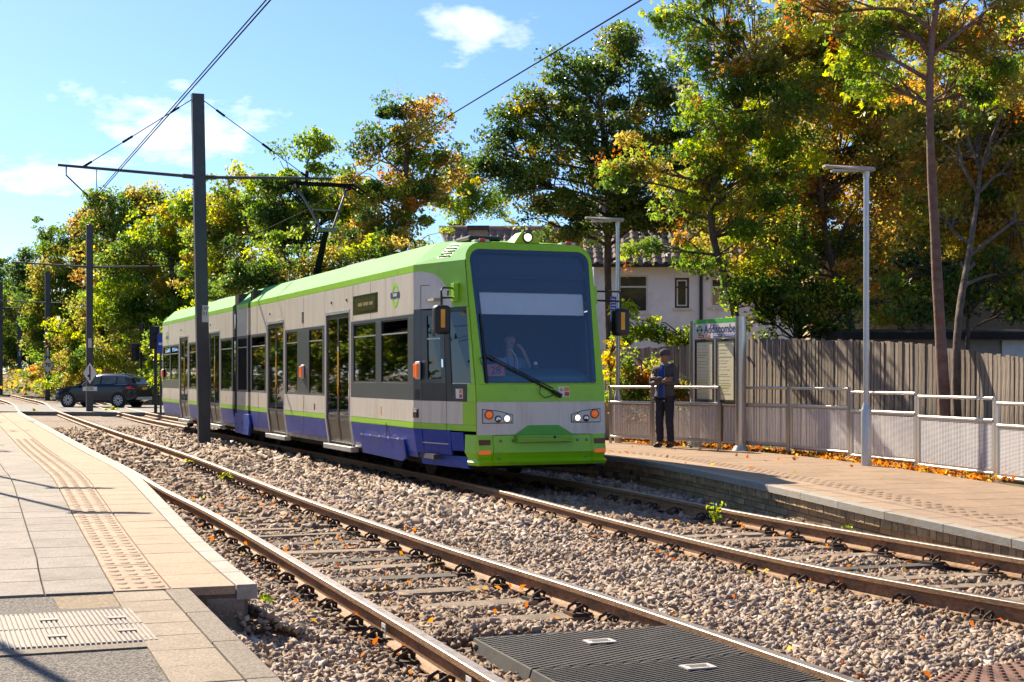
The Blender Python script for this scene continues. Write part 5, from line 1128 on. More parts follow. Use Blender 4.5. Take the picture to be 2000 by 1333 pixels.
# second house with gable and chimney
H2 = thing('tiled_house', 'far house roof with chimney, half hidden behind the tram roof', 'house', Vector(((940-1000)/F*58, 58, 0))); rx0 = (862-940)/F*58; rz = 1.5+(735-432)/F*58
g = G(); g.box(rx0+.25, 7, 2.2, 6, 0, rz-2.4); g.build('wall', RENDER, H2)
r2 = G(); r2.hexa([(rx0+1.0, 0, rz-2.6), (8, 0, rz-2.6), (8, 3.5, rz-.1), (rx0, 3.5, rz-.1), (rx0+1.0, 0, rz-2.5), (8, 0, rz-2.5), (8, 3.5, rz), (rx0, 3.5, rz)]); r2 = r2.build('roof', TILE, H2); M2 = pm(H2)
tiles(r2, M2 @ Vector((rx0+.05, .6, rz-2.02)), M2 @ Vector((rx0+4.4, .6, rz-2.02)), M2 @ Vector((rx0+.05, 3.5, rz+.05)), 0, 200)
G().tube([(rx0, 3.5, rz+.05), (8, 3.5, rz+.05)], .12, 8).build('ridge', TILE, r2); g = G(); g.obox(Vector((rx0+.45, 1.8, rz-1.2)), Vector((.55, -1.8, -1.3))*1.0, (.18, .05, 0), (0, 0, .08)); g.build('verge_board', mat('verge_cement', (.46, .41, .34), .9), r2)
g = G(); cx = (932-940)/F*58; g.box(cx-.38, cx+.38, 1.6, 2.3, rz-2, rz-.20); ch = g.build('chimney', STOCK, r2); G().box(cx-.44, cx+.44, 1.54, 2.36, rz-.20, rz-.02).build('chimney_cap', mat('chimney_dark_brick', (.07, .05, .04), .9), ch)
# dark house and low outbuildings at the far right
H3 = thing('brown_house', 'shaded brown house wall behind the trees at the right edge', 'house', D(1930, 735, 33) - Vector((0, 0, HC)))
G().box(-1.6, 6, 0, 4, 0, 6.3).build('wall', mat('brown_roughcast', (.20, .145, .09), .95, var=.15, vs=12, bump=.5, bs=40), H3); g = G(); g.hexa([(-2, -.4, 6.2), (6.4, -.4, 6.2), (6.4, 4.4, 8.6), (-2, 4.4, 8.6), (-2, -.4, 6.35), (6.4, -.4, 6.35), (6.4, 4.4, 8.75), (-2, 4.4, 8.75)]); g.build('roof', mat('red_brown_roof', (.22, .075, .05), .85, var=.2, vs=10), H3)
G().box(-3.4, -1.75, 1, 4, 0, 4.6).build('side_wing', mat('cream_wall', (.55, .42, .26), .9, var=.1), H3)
SH = thing('garden_shed', 'low garden shed with black felt roof above the fence', 'shed', D(1850, 735, 26.5) - Vector((0, 0, HC)))
G().box(-1.5, 3.2, .1, 2.4, 0, 2.16).build('wall', mat('shed_wall', (.34, .31, .28), .9, var=.1), SH); G().hexa([(-1.9,-.2,2.16),(3.5,-.2,2.16),(3.5,2.7,2.16),(-1.9,2.7,2.16),(-1.9,-.2,2.28),(3.5,-.2,2.28),(3.5,2.7,2.42),(-1.9,2.7,2.42)]).build('roof', mat('black_roofing_felt', (.018, .018, .018), .8, var=.3, vs=10), SH); G().box(1.0, 1.9, .06, .10, 1.6, 2.14).build('window', UPVC, SH)

# ------------------------------------------------------------------ car on the crossing
PAINT = mat('dark_blue_car_paint', (.006, .009, .022), .2, 0, var=.1, coat=.6, spec=.4); CGL = mat('car_glass', (.10, .115, .11), .05, spec=.9, var=.5, vs=2); TYRE = mat('tyre', (.012, .012, .012), .85); RIM = mat('alloy_rim', (.66, .66, .67), .3, .2)
cc = P(202, 795, -.02); hd_ = math.radians(180-14); car = thing('car', 'dark navy sport utility car on the level crossing road', 'car', cc, hd_)
ST = [(2.26,.55,.34,.62,.66),(2.18,.80,.27,.66,.80),(1.95,.90,.22,.74,.90),(1.55,.93,.22,.84,.985),(1.15,.935,.22,.92,1.03),(.95,.935,.22,.94,1.06),(0,.94,.22,.97,1.08),(-1.2,.94,.22,1.0,1.10),(-1.75,.93,.24,1.02,1.12),(-2.08,.88,.32,1.02,1.10),(-2.22,.78,.42,.98,1.02)]
g = G(); V = []
for x, w, zb, zm, zt in ST:
    V += [(x, sy*yy, z) for sy, lst in ((1, ((w*.80, zb), (w*.985, zb+.08), (w, (zb+zm)/2), (w*.985, zm), (w*.90, zt))),) for yy, z in lst] + [(x, 0, zt+.02)] + [(x, -yy, z) for yy, z in ((w*.90, zt), (w*.985, zm), (w, (zb+zm)/2), (w*.985, zb+.08), (w*.80, zb))]
m = 11; g.add(V, [(i*m+k, (i+1)*m+k, (i+1)*m+(k+1) % m, i*m+(k+1) % m) for i in range(len(ST)-1) for k in range(m)] + [tuple(range(m)), tuple((len(ST)-1)*m+k for k in range(m-1, -1, -1))]); g.build('body', PAINT, car, smooth=True, angle=28)
GH = [(1.02,.80,1.05,.80,1.06),(.62,.84,1.06,.72,1.32),(.22,.85,1.07,.66,1.555),(-.35,.86,1.08,.64,1.615),(-1.0,.86,1.09,.63,1.60),(-1.55,.85,1.10,.62,1.545),(-1.90,.83,1.10,.64,1.40),(-2.12,.79,1.08,.76,1.12)]
g = G(); V = []
for x, w, zb, wt, zt in GH: V += [(x, w, zb), (x, wt+.04, lerp(zb, zt, .9)), (x, wt-.05, zt), (x, -wt+.05, zt), (x, -wt-.04, lerp(zb, zt, .9)), (x, -w, zb)]
g.add(V, [(i*6+k, (i+1)*6+k, (i+1)*6+k+1, i*6+k+1) for i in range(len(GH)-1) for k in range(5)] + [tuple(range(6)), tuple((len(GH)-1)*6+k for k in range(5, -1, -1))]); g.build('roof', PAINT, car, smooth=True, angle=35)
def ghp(x, t, side, o=.006):
    xs_ = [q[0] for q in GH][::-1]; f = lambda j: float(np.interp(x, xs_, [q[j] for q in GH][::-1])); w, zb, wt, zt = f(1), f(2), f(3), f(4)
    return Vector((x, side*(lerp(w, wt+.04, t)+o), lerp(zb, lerp(zb, zt, .9), t)))
for side in (1, -1):
    for x0_, x1_, t0_, t1_ in ((.66, -.28, 0, 0), (-.36, -1.12, 0, 0), (-1.18, -1.66, 0, 0)):
        g = G(); top = [(x0_-(.42 if x0_ > .5 else .0), .92), (x1_+(0 if x1_ > -1.3 else .14), .92)]
        pts = [ghp(x0_, .10, side), ghp(x1_, .10, side), ghp(top[1][0], .90, side), ghp(top[0][0], .90, side)]; g.plate(pts, (0, -.01*side, 0)); w = g.build('window', CGL, car)
    g = G(); pts = [ghp(.74, .05, side, .012), ghp(-1.76, .05, side, .012), ghp(-1.54, .97, side, .012), ghp(.20, .97, side, .012)]; g.tube(pts + [pts[0]], .014, 5); g.build('window_trim', CHROME, car)
    g = G(); g.tube([ghp(.2, 1.05, side, -.02)+Vector((0,0,.05)), ghp(-.5, 1.05, side, -.02)+Vector((0,0,.06)), ghp(-1.5, 1.05, side, -.02)+Vector((0,0,.05))], .022, 6); g.build('roof_rail', ALU, car)
    g = G(); g.box(.72, .90, side*.93-.10, side*.93+.10, 1.02, 1.16); g.build('door_mirror', PAINT, car, bevel=.03)
    g = G(); g.plate([(-2.20, side*.70, .92), (-2.06, side*.89, .90), (-1.72, side*.945, .92), (-1.76, side*.945, 1.0), (-2.04, side*.885, 1.03), (-2.20, side*.70, 1.03)], (-.012, side*.012, 0)); g.build('tail_light', mat('tail_light_red', (.28, .01, .012), .2, coat=.5, emit=.25), car)
    g = G(); g.plate([(2.22, side*.58, .64), (2.12, side*.84, .66), (1.92, side*.91, .74), (2.05, side*.87, .80), (2.20, side*.62, .72)], (.012, side*.012, 0)); g.build('headlight', mat('car_headlight', (.6, .62, .62), .15, coat=.5), car)
    g = G(); g.box(-1.30, 1.10, side*.935-.012, side*.935+.012, .24, .36); g.build('sill_trim', BLACK, car)
    for x in (1.40, -1.32):
        wh = link('wheel', None, car, (x, side*.84, .345)); Mx = Matrix.Rotation(-math.pi/2*side, 4, 'X')
        G().lathe([(.415, .0), (.415, .100)], 24, Mx).build('wheel_arch', BLACK, wh)
        G().lathe([(.22, -.10), (.33, -.10), (.345, -.06), (.345, .08), (.33, .115), (.25, .115)], 28, Mx).build('tyre', TYRE, wh); ri = G().lathe([(.25, .09), (.255, .118), (.235, .112), (.22, .07)], 28, Mx); 
        for k in range(10):
            a = 2*math.pi*k/10; ri.add([Mx @ Vector((math.cos(a+da)*r_, math.sin(a+da)*r_, z)) for da, r_, z in ((-.3, .06, .118), (.3, .06, .118), (.15, .24, .116), (-.15, .24, .116), (-.3, .06, .09), (.3, .06, .09), (.15, .24, .09), (-.15, .24, .09))], [(0,1,2,3),(7,6,5,4),(0,4,5,1),(1,5,6,2),(2,6,7,3),(3,7,4,0)])
        ri.build('rim', RIM, wh); G().lathe([(.21, .05), (.21, .055)], 20, Mx).build('brake_disc', mat('brake_dark', (.04, .04, .04), .5, .5), wh)
G().plate([(-2.13, -.60, 1.12), (-2.13, .60, 1.12), (-1.93, .52, 1.40), (-1.93, -.52, 1.40)], (-.012, 0, .006)).build('rear_window', CGL, car)
npl = G().box(-2.245, -2.232, -.26, .26, .86, .98).build('number_plate', YEL, car)
G().box(-2.27, -2.0, -.72, .72, .36, .50).build('rear_bumper_trim', mat('silver_trim', (.5, .5, .5), .35, .6), car, bevel=.03); G().box(2.18, 2.27, -.45, .45, .40, .68).build('grille', BLACKGLOSS, car, bevel=.02)
G().box(-2.2, -1.86, -.55, .55, 1.575, 1.60).build('roof_spoiler', PAINT, car, bevel=.01)

# ------------------------------------------------------------------ crossing signals and small signs behind the tram's tail
def signal(label, px, base, d, h, heads):
    b = D(px, base, d); b.z = -.1; r = thing('crossing_signal', label, 'traffic signal', b, group='crossing signals'); G().lathe([(.07, 0), (.07, h)], 12).build('post', BLACK, r)
    for x, z in heads:
        hd = G().box(x-.20, x+.20, -.28, -.06, z-.48, z+.48).build('signal_head', BLACK, r, bevel=.03)
        for k in (-1, 0, 1): g = G(); g.lathe([(.11, 0), (.115, .16)], 14, Matrix.Translation((x, -.28, z+k*.29)) @ Matrix.Rotation(math.pi/2, 4, 'X')); g.build('visor', BLACK, hd)
    return r
signal('tall black crossing signal post behind the car', 276, 760, 82, 4.6, [(-.28, 2.9), (.28, 2.9)])
signal('black crossing signal head beside the tail of the tram', 304, 790, 62, 3.4, [(0, 3.2)])
b = D(314, 790, 60); b.z = -.1; r = thing('blue_sign_post', 'narrow blue sign on a grey post at the tail of the tram', 'sign', b); G().lathe([(.045, 0), (.045, 3.35)], 10).build('post', STEEL_POLE, r); q = G().box(-.13, .13, -.07, -.045, 2.5, 3.3).build('plate', BLUEP, r); G().box(-.07, .07, -.074, -.07, 2.85, 2.95).build('plate_mark', WHITE, q)
# ------------------------------------------------------------------ trees and shrubs
LEAF = leafmat('leaf', .62, 2.35); LEAF_DARK = leafmat('glossy_leaf', .50, 2.15, .32)
BARK = mat('bark', (.075, .052, .036), .95, var=.35, vs=9, bump=.7, bs=26, stretch=(1, 1, .35), c2=(.16, .12, .09)); BARK_RED = mat('smooth_reddish_bark', (.13, .07, .048), .8, var=.25, vs=7, bump=.4, bs=18, stretch=(1, 1, 1.4), c2=(.22, .14, .105), dirt=(.22, .08, .04), ds=2.5, dr=(.52, .72))
def leaves(C, size, cols, rs_, droop=.35, shape=.62):
    n = len(C); N = rs_.normal(size=(n, 3)); N[:, 2] = np.abs(N[:, 2]) * .9 + .05; N /= np.linalg.norm(N, axis=1, keepdims=True)
    A = rs_.normal(size=(n, 3)); A[:, 2] -= droop; A -= N * (A*N).sum(1, keepdims=True); A /= np.linalg.norm(A, axis=1, keepdims=True) + 1e-9; B = np.cross(N, A)
    s = size[:, None]; f = rs_.uniform(.05, .28, (n, 1))*s
    V = np.stack([C - A*s*.5, C + B*s*shape*.5 + N*f - A*s*.04, C + A*s*.55, C - B*s*shape*.5 + N*f - A*s*.04], 1)
    return V.reshape(-1, 3), np.arange(4*n).reshape(n, 4), np.repeat(cols, 4, 0)
GREEN = [(.055,.095,.016),(.075,.12,.02),(.04,.075,.016),(.10,.135,.022)]; DKGREEN = [(.030,.058,.013),(.045,.078,.018),(.022,.042,.011),(.065,.095,.02)]
LIMEG = [(.12,.17,.018),(.16,.20,.02),(.09,.14,.02),(.20,.22,.025)]; BROWN = [(.21,.135,.034),(.25,.165,.042),(.15,.10,.028),(.18,.165,.036)]; RUSTL = [(.20,.075,.018),(.25,.105,.024),(.15,.05,.014)]; YELL = [(.24,.20,.025),(.28,.21,.03),(.20,.18,.025)]; OLIVE = [(.15,.135,.032),(.18,.15,.036),(.11,.115,.028)]
def lobed(C, size, cols, rs_):                              # maple leaves: a middle lobe and two side lobes
    n = len(C); N = rs_.normal(size=(n, 3)); N[:, 2] = np.abs(N[:, 2])*.9 + .05; N /= np.linalg.norm(N, axis=1, keepdims=True)
    A = rs_.normal(size=(n, 3)); A[:, 2] -= .6; A -= N*(A*N).sum(1, keepdims=True); A /= np.linalg.norm(A, axis=1, keepdims=True)+1e-9; B = np.cross(N, A); s = size[:, None]; base = C - A*s*.45; V = []
    for sg, L in ((0, 1.0), (-1, .82), (1, .82)):
        c, q = math.cos(.85*sg), math.sin(.85*sg); d = A*c + B*q; w = np.cross(N, d); tip = base + d*s*L - N*s*.10*abs(sg); md = base + d*s*L*.55 + N*s*.06
        V.append(np.stack([base, md + w*s*.17, tip, md - w*s*.17], 1))
    V = np.concatenate(V, 1); return V.reshape(-1, 3), np.arange(12*n).reshape(3*n, 4), np.repeat(cols, 12, 0)
def pick(rs_, mix, n):
    pals, w = zip(*mix); w = np.array(w)/sum(w); i = rs_.choice(len(pals), n, p=w); out = np.zeros((n, 3))
    for k, p in enumerate(pals):
        m = i == k; p = np.array(p)*1.6; out[m] = p[rs_.integers(0, len(p), m.sum())]
    return out
LAI = 1.05; NLEAF = [0]
def tree(name, label, cat, base, trunk, lobes, mix, leaf=.14, lai=6., seed=1, clump=.55, bark=BARK, tr=.16, lm=LEAF, group=None, fruit=None, twig=True, shape=.62, up=None, depth_r=.85):
    """trunk: points; lobes: (centre, rx, rz). Leaves hang in clumps spread through the lobes, each clump on a branch."""
    leaf *= .8; rs_ = np.random.default_rng(seed); root = thing(name, label, cat, base, group=group); inv = pm(root).inverted()
    tp = [Vector(p) for p in trunk]; fine = smooth_path(resample(tp, .35), 4) if len(tp) > 1 else tp
    Ltot = len(fine); g = G(); g.tube(fine, [lerp(tr, tr*.35, (i/(Ltot-1))**.8) + .12*tr*math.sin(i*1.7) * .3 for i in range(Ltot)], 10)
    trk = None; CC, SS, KK = [], [], []; gb = G(); nb = 0
    zmid = np.array([list(p) for p in fine])
    for c, rx, rz in lobes:
        c = np.array(c); rx *= 1.14; rz *= 1.14; area = math.pi*rx*rz; leaf_ = leaf; nl = int(LAI*lai*area/(.5*leaf*leaf)); ncl = max(4, int(area/(clump*clump*.55))); ry = rx*depth_r
        u = rs_.normal(size=(ncl, 3)); u /= np.linalg.norm(u, axis=1, keepdims=True); rr = rs_.uniform(.12, 1, ncl)**.5; stray = rs_.random(ncl) < .22; rr = np.where(stray, rs_.uniform(1.0, 1.38, ncl), rr); u[:, 2] = np.where(stray, np.abs(u[:, 2])*.9 + u[:, 2]*.1, u[:, 2]); cl = c + u*rr[:, None]*np.array([rx, ry, rz])
        # limb from the trunk into the lobe
        dist = np.linalg.norm(zmid[:, :2]-c[:2], axis=1)*.55 + np.abs(zmid[:, 2]-(c[2]-rz*.9)); j = int(np.argmin(dist + (np.arange(Ltot) < Ltot*.3)*2)) if Ltot > 2 else 0
        a = Vector(zmid[j]); cv = Vector(c); mid = a.lerp(cv, .5) + Vector((rs_.normal()*.2, rs_.normal()*.2, rs_.uniform(-.1, .35)*rz))
        limb = resample([a, mid, cv, cv + (cv-a)*.25 + Vector((0, 0, rz*.35))], .3); k = len(limb); r0 = min(tr*.42, .02 + .022*rx)
        gb.tube(limb, [lerp(r0, .012, i/max(1, k-1)) for i in range(k)], 6)
        la = np.array([list(p) for p in limb])
        if twig:
            for q in cl[: min(len(cl), 60)]:
                jj = int(np.argmin(np.linalg.norm(la - q, axis=1) + la[:, 2]*0)); jj = max(0, jj-2); s = Vector(la[jj]); e = Vector(q); m2 = s.lerp(e, .55) + Vector((0, 0, .12*(e-s).length)); gb.tube([s, m2, e], [.018, .012, .005], 4, cap=False)
        wt = rs_.dirichlet(np.ones(ncl)*3)*np.where(stray, .4, 1); per = rs_.multinomial(nl, wt/wt.sum()); ci = np.repeat(np.arange(ncl), per); cs = clump*rs_.uniform(.6, 1.3, ncl)*np.where(stray, .62, 1)
        pos = rs_.normal(size=(nl, 3)); pos /= np.linalg.norm(pos, axis=1, keepdims=True); pos *= (rs_.uniform(0, 1, (nl, 1))**.45) * cs[ci][:, None] * np.array([1, 1, .62]); pos += cl[ci]
        lm_ = [(p_, w_*rs_.gamma(.7)) for p_, w_ in mix]; base_c = np.where(rs_.random((ncl, 1)) < .72, pick(rs_, lm_, ncl), pick(rs_, mix, ncl))[ci]; own = pick(rs_, mix, nl); f = rs_.uniform(0, 1, (nl, 1)) < .10; col = np.where(f, own, base_c) * rs_.uniform(.75, 1.25, (nl, 1))
        CC.append(pos); SS.append(leaf*rs_.uniform(.65, 1.3, nl)); KK.append(col)
        if fruit:                                           # hanging bunches of dry keys
            nf = int(fruit*ncl)
            for q in cl[rs_.integers(0, ncl, nf)] + rs_.normal(size=(nf, 3))*clump*.6:
                m_ = 34; p_ = q + rs_.normal(size=(m_, 3))*np.array([.10, .10, .15])*leaf/.15; CC.append(p_); SS.append(leaf*.42*rs_.uniform(.7, 1.3, m_)); KK.append(pick(rs_, [(RUSTL, 1)], m_)*rs_.uniform(.8, 1.2, (m_, 1)))
    V, Fc, Cl = (lobed if shape > .8 else lambda *a: leaves(*a, shape=shape))(np.concatenate(CC), np.concatenate(SS), np.concatenate(KK), rs_)
    V = V - np.array(root.location); NLEAF[0] += len(Fc)
    trk = g.build('trunk', bark, root, smooth=True, world=True); gb.build('limbs', bark, trk, smooth=True, world=True)
    link('crown', npmesh('crown', V, Fc, lm, Cl), root)
    return root
def LB(d, *ls):                                             # lobes from picture positions at a distance
    out = []
    for l in ls:
        px, py, rx, rz = l[:4]; dd = d + (l[4] if len(l) > 4 else 0); c = D(px, py, dd); out.append((tuple(c), rx/F*dd, rz/F*dd))
    return out
def TP(d, *ps): return [D(a, b, d + (c[0] if c else 0)) for a, b, *c in ps]
def gnd(p, z=0): return Vector((p.x, p.y, z))

# right-hand trees, nearest first
t = TP(20.6, (1850, 836), (1842, 740), (1833, 600), (1826, 450), (1817, 300), (1815, 150), (1818, 60), (1838, -40), (1850, -160)); t[0].z = 0
tree('sycamore_tree', 'slender sycamore with smooth reddish trunk between railing and fence', 'tree', gnd(t[0]), t, LB(21.2, (1740,50,95,75), (1660,95,70,55), (1880,90,90,70,.5), (1960,40,80,80), (1800,-60,150,80), (1930,170,75,60,.6), (1730,170,70,50), (1600,25,60,50)), [(GREEN,5),(LIMEG,1.6),(YELL,.2),(OLIVE,3),(BROWN,1)], .125, 3.0, 11, .38, BARK_RED, .10, fruit=.22, shape=.85)
t = TP(20.9, (1872, 832), (1868, 740), (1866, 660), (1874, 600, .4), (1888, 520, 1), (1905, 420, 2), (1915, 330, 3)); t[0].z = 0
tree('chestnut_tree', 'brown-leaved chestnut growing against the slender sycamore trunk', 'tree', gnd(t[0]), t, LB(25, (1900,320,110,100), (1980,180,60,60), (1900,440,70,60,1), (1820,330,60,70,1), (1990,530,50,60,1), (1840,520,55,45,2), (1930,130,70,60,2), (1990,60,60,60,2), (1860,180,60,60,3), (1975,440,80,90), (1860,430,75,70), (1960,250,85,70), (1840,240,70,60,1), (1990,340,70,70), (1925,520,80,50,2)), [(BROWN,6),(OLIVE,5),(GREEN,2),(YELL,.8)], .11, 4.4, 12, .42, BARK, .075)
t = TP(29, (1668, 740), (1668, 660), (1655, 590), (1622, 530), (1610, 440), (1600, 350), (1597, 240)); t[0].z = 0
tree('chestnut_tree', 'large rust-brown chestnut behind the near lamp post', 'tree', gnd(t[0]), t, LB(29.5, (1640,300,130,100), (1790,330,70,70,1), (1800,440,60,60,1), (1480,400,60,60,1), (1640,180,90,60,1), (1500,470,55,45,1), (1600,610,55,30,1), (1740,590,50,35,1), (1570,430,95,75), (1720,330,100,90), (1690,440,90,60), (1640,540,85,45), (1560,330,70,70), (1760,230,80,70), (1540,520,60,40), (1730,520,60,50,1)), [(BROWN,6),(OLIVE,4.5),(GREEN,2)], .115, 4.2, 13, .45, BARK, .12)
t = TP(28, (1450, 740), (1440, 620), (1408, 520), (1380, 430), (1400, 330), (1440, 230), (1470, 120)); t[0].z = 0
tree('maple_tree', 'tall maple with green and orange foliage above the timetable sign', 'tree', gnd(t[0]), t, LB(28, (1385,40,75,45), (1400,180,55,50), (1360,110,45,40), (1760,40,80,60,1), (1620,190,70,50,1), (1380,300,50,45), (1330,380,50,40,.5), (1500,420,60,45,.5), (1650,50,70,50), (1470,110,95,75), (1580,60,100,65), (1530,200,95,70), (1440,270,85,65), (1420,370,75,50), (1680,130,75,65), (1330,20,45,30), (1510,330,70,60), (1260,310,65,35,-.5), (1560,140,80,60,1), (1210,350,45,25,-.5), (1440,420,70,40), (1300,492,50,20,.3), (1395,490,60,28,.3), (1475,560,35,55,.5)), [(GREEN,5),(LIMEG,1.6),(BROWN,2),(OLIVE,2.5),(DKGREEN,1)], .13, 4.0, 14, .42, BARK, .11, fruit=.25, shape=.85)
t = TP(35, (1192, 740), (1190, 620), (1185, 520), (1190, 400), (1180, 280), (1170, 180)); t[0].z = 0
tree('lime_tree', 'dense dark green lime tree rising behind the tram nose', 'tree', gnd(t[0]), t, LB(35, (1120,170,55,60), (1010,240,35,35), (960,330,35,30), (1000,370,45,32), (1150,440,70,40), (1390,360,60,70,1), (1380,470,55,45,1), (1240,310,80,60), (1390,250,45,60,1), (1205,120,55,65), (1060,230,55,60), (980,300,45,45), (1130,280,100,80), (1240,230,85,90), (1310,190,60,60), (1330,300,75,80), (1200,380,110,70), (1060,370,80,60), (1300,420,85,55), (1080,440,60,35), (1225,85,25,30), (1100,120,25,30)), [(DKGREEN,6),(GREEN,3),(OLIVE,1.6),(YELL,.5)], .115, 5.2, 15, .42, BARK, .14, LEAF_DARK, fruit=.12)
t = TP(35, (1560, 735), (1560, 600), (1555, 450), (1550, 300), (1545, 180)); t[0].z = 0
tree('chestnut_tree', 'golden-brown chestnut standing behind the maple and the white house', 'tree', gnd(t[0]), t, LB(36, (1450,480,70,55), (1520,400,80,65), (1450,340,60,60), (1540,280,80,70), (1600,460,75,60), (1500,560,60,55), (1420,420,45,50), (1560,180,80,60), (1480,220,60,50), (1620,370,70,70), (1430,250,40,45)), [(BROWN,4),(OLIVE,5),(GREEN,4)], .12, 3.6, 26, .45, BARK, .13)
t = TP(32, (1800, 735), (1800, 600), (1795, 450), (1790, 300), (1785, 180)); t[0].z = 0
tree('chestnut_tree', 'golden-brown chestnut filling the gap between lamp post and twin trunk', 'tree', gnd(t[0]), t, LB(32, (1760,440,75,65), (1820,540,65,45), (1740,300,80,75), (1850,360,80,80), (1900,470,75,60), (1820,220,85,70), (1940,330,70,75), (1960,180,70,70), (1730,170,70,60), (1980,470,50,60), (1700,560,50,40), (1890,250,60,60)), [(BROWN,5),(OLIVE,5),(GREEN,3)], .115, 3.6, 27, .45, BARK, .13)
tree('shrub', 'dark green shrubs and saplings behind the fence beneath the maple', 'shrub', gnd(D(1560, 735, 27.5)), TP(27.8, (1560, 740), (1555, 640), (1550, 560)), LB(27.8, (1480,600,60,55), (1570,590,65,60), (1640,620,50,40), (1430,560,35,35), (1520,520,55,45)), [(GREEN,4),(LIMEG,3),(DKGREEN,3)], .12, 5, 16, .38, BARK, .06)
tree('shrub', 'dark evergreen bush above the fence at the right edge', 'shrub', gnd(D(1890, 735, 24.8)), TP(24.8, (1890, 740), (1890, 640), (1890, 560)), LB(24.8, (1880,560,75,42), (1950,540,65,50), (1800,590,50,45), (1760,520,45,50), (1985,600,40,40)), [(DKGREEN,6),(GREEN,2),(BROWN,.8)], .11, 4.5, 17, .35, BARK, .05, LEAF_DARK)
tree('shrub', 'sunlit green shrub behind the fence next to the white house pipe', 'shrub', gnd(D(1330, 735, 33)), TP(33, (1330, 735), (1325, 680), (1330, 640)), LB(33.3, (1255,655,42,28), (1330,660,45,25), (1215,640,28,35), (1350,672,35,18)), [(GREEN,4),(LIMEG,4)], .13, 5, 18, .35, BARK, .05)
tree('shrub', 'brown and green bramble bush in front of the fence behind the person', 'shrub', gnd(D(1250, 735, 29), .1), TP(29, (1250, 790), (1248, 740), (1250, 710)), LB(29, (1220,745,40,42), (1270,730,40,45), (1310,760,30,40), (1240,790,55,30), (1345,780,28,28)), [(GREEN,5),(BROWN,3),(RUSTL,.5),(YELL,.5)], .09, 4.5, 19, .28, BARK, .03)
tree('shrub', 'yellow-leaved sapling beside the far lamp post', 'shrub', gnd(D(1212, 735, 28.6), .1), TP(28.6, (1195, 800), (1192, 730), (1190, 680)), LB(28.6, (1188,690,16,25), (1200,665,12,16), (1194,730,14,16)), [(YELL,4),(LIMEG,2)], .10, 2.2, 20, .22, BARK, .025, shape=.85)
# behind the tram
t = TP(52, (790, 740), (790, 560), (788, 420), (795, 300), (800, 230)); t[0].z = -.2
tree('maple_tree', 'tall partly russet maple standing above the middle of the tram', 'tree', gnd(t[0], -.2), t, LB(52, (690,470,45,35), (740,440,60,40), (770,225,35,35), (835,225,35,32), (745,290,45,45), (810,290,60,50), (860,340,45,45), (770,370,80,55), (830,390,60,50), (775,450,75,40), (725,380,35,40)), [(BROWN,2),(GREEN,4),(RUSTL,.4),(DKGREEN,3.5),(OLIVE,2)], .17, 5, 21, .6, BARK, .22, fruit=.3)
t = TP(56, (590, 740), (590, 560), (595, 420), (600, 330)); t[0].z = -.2
tree('lime_tree', 'green pointed tree behind the pantograph', 'tree', gnd(t[0], -.2), t, LB(56, (570,440,55,50), (520,380,30,40), (700,410,40,50), (605,300,25,38), (640,300,22,38), (555,330,18,35), (600,370,60,50), (660,380,50,50), (550,400,50,50), (620,440,85,50), (690,450,50,50), (540,470,55,45)), [(GREEN,5),(LIMEG,2),(DKGREEN,3)], .18, 5, 22, .6, BARK, .2)
t = TP(48, (610, 740), (612, 640), (615, 560)); t[0].z = -.2
tree('thicket_tree', 'dense dark green thicket just above the tram roof', 'tree', gnd(t[0], -.2), t, LB(48, (560,510,80,50), (650,520,70,45), (720,490,60,40), (500,560,60,50), (600,570,90,40), (450,540,45,55), (770,490,40,25)), [(DKGREEN,4),(GREEN,4),(OLIVE,2),(LIMEG,1)], .16, 5, 23, .55, BARK, .12)
t = TP(62, (470, 740), (470, 600), (475, 470), (490, 380)); t[0].z = -.2
tree('maple_tree', 'yellow-green tree to the right of the nearest pole', 'tree', gnd(t[0], -.2), t, LB(62, (445,380,30,35), (420,440,45,45), (540,460,45,50), (400,560,50,60), (450,580,60,50), (490,360,35,28), (460,420,60,50), (520,420,40,45), (430,500,50,60), (480,500,60,55)), [(LIMEG,2),(GREEN,7),(YELL,.3),(OLIVE,2)], .20, 5, 24, .65, BARK, .2)
t = TP(74, (905, 740), (905, 560), (905, 420)); t[0].z = -.2
tree('willow_tree', 'pale green feathery tree behind the far house roof', 'tree', gnd(t[0], -.2), t, LB(74, (890,340,40,35), (930,370,45,45), (880,400,50,40), (945,400,45,30), (915,320,25,20)), [(GREEN,4),(LIMEG,2)], .18, 4, 25, .6, BARK, .2)
# along the left, beyond the crossing
def far(name, label, d, base_px, lobes, mix, seed, leaf=.26, lai=5., kind=LEAF, cl=.9, fruit=None):
    b = D(base_px, 735, d); b.z = rise(d); top = min(lobes, key=lambda l: l[1]); tp = [b, D(base_px, 640, d), D((base_px+top[0])/2, (640+top[1])/2, d), D(top[0], top[1]+10, d)]
    return tree(name, label, 'tree', b, tp, LB(d, *lobes), mix, leaf, lai, seed, cl, BARK, .28, kind, None, fruit, True)
far('maple_tree', 'bright yellow-green tree between the two nearest poles', 88, 330, [(300,470,60,50), (340,430,45,40), (250,520,50,45), (380,480,45,50), (340,600,60,50), (270,600,50,50), (390,650,40,50), (290,540,75,60), (350,540,55,60), (240,580,55,55), (310,620,80,50), (370,610,45,60)], [(LIMEG,2.5),(YELL,.3),(GREEN,7),(OLIVE,1)], 31)
far('oak_tree', 'broad olive-green tree behind the arrow sign pole', 97, 240, [(215,390,35,22), (280,390,40,22), (180,460,40,40), (300,440,45,40), (360,400,35,25), (210,520,50,45), (240,420,60,40), (320,400,40,30), (190,420,30,30), (250,480,60,45)], [(BROWN,1),(OLIVE,3),(GREEN,7)], 32)
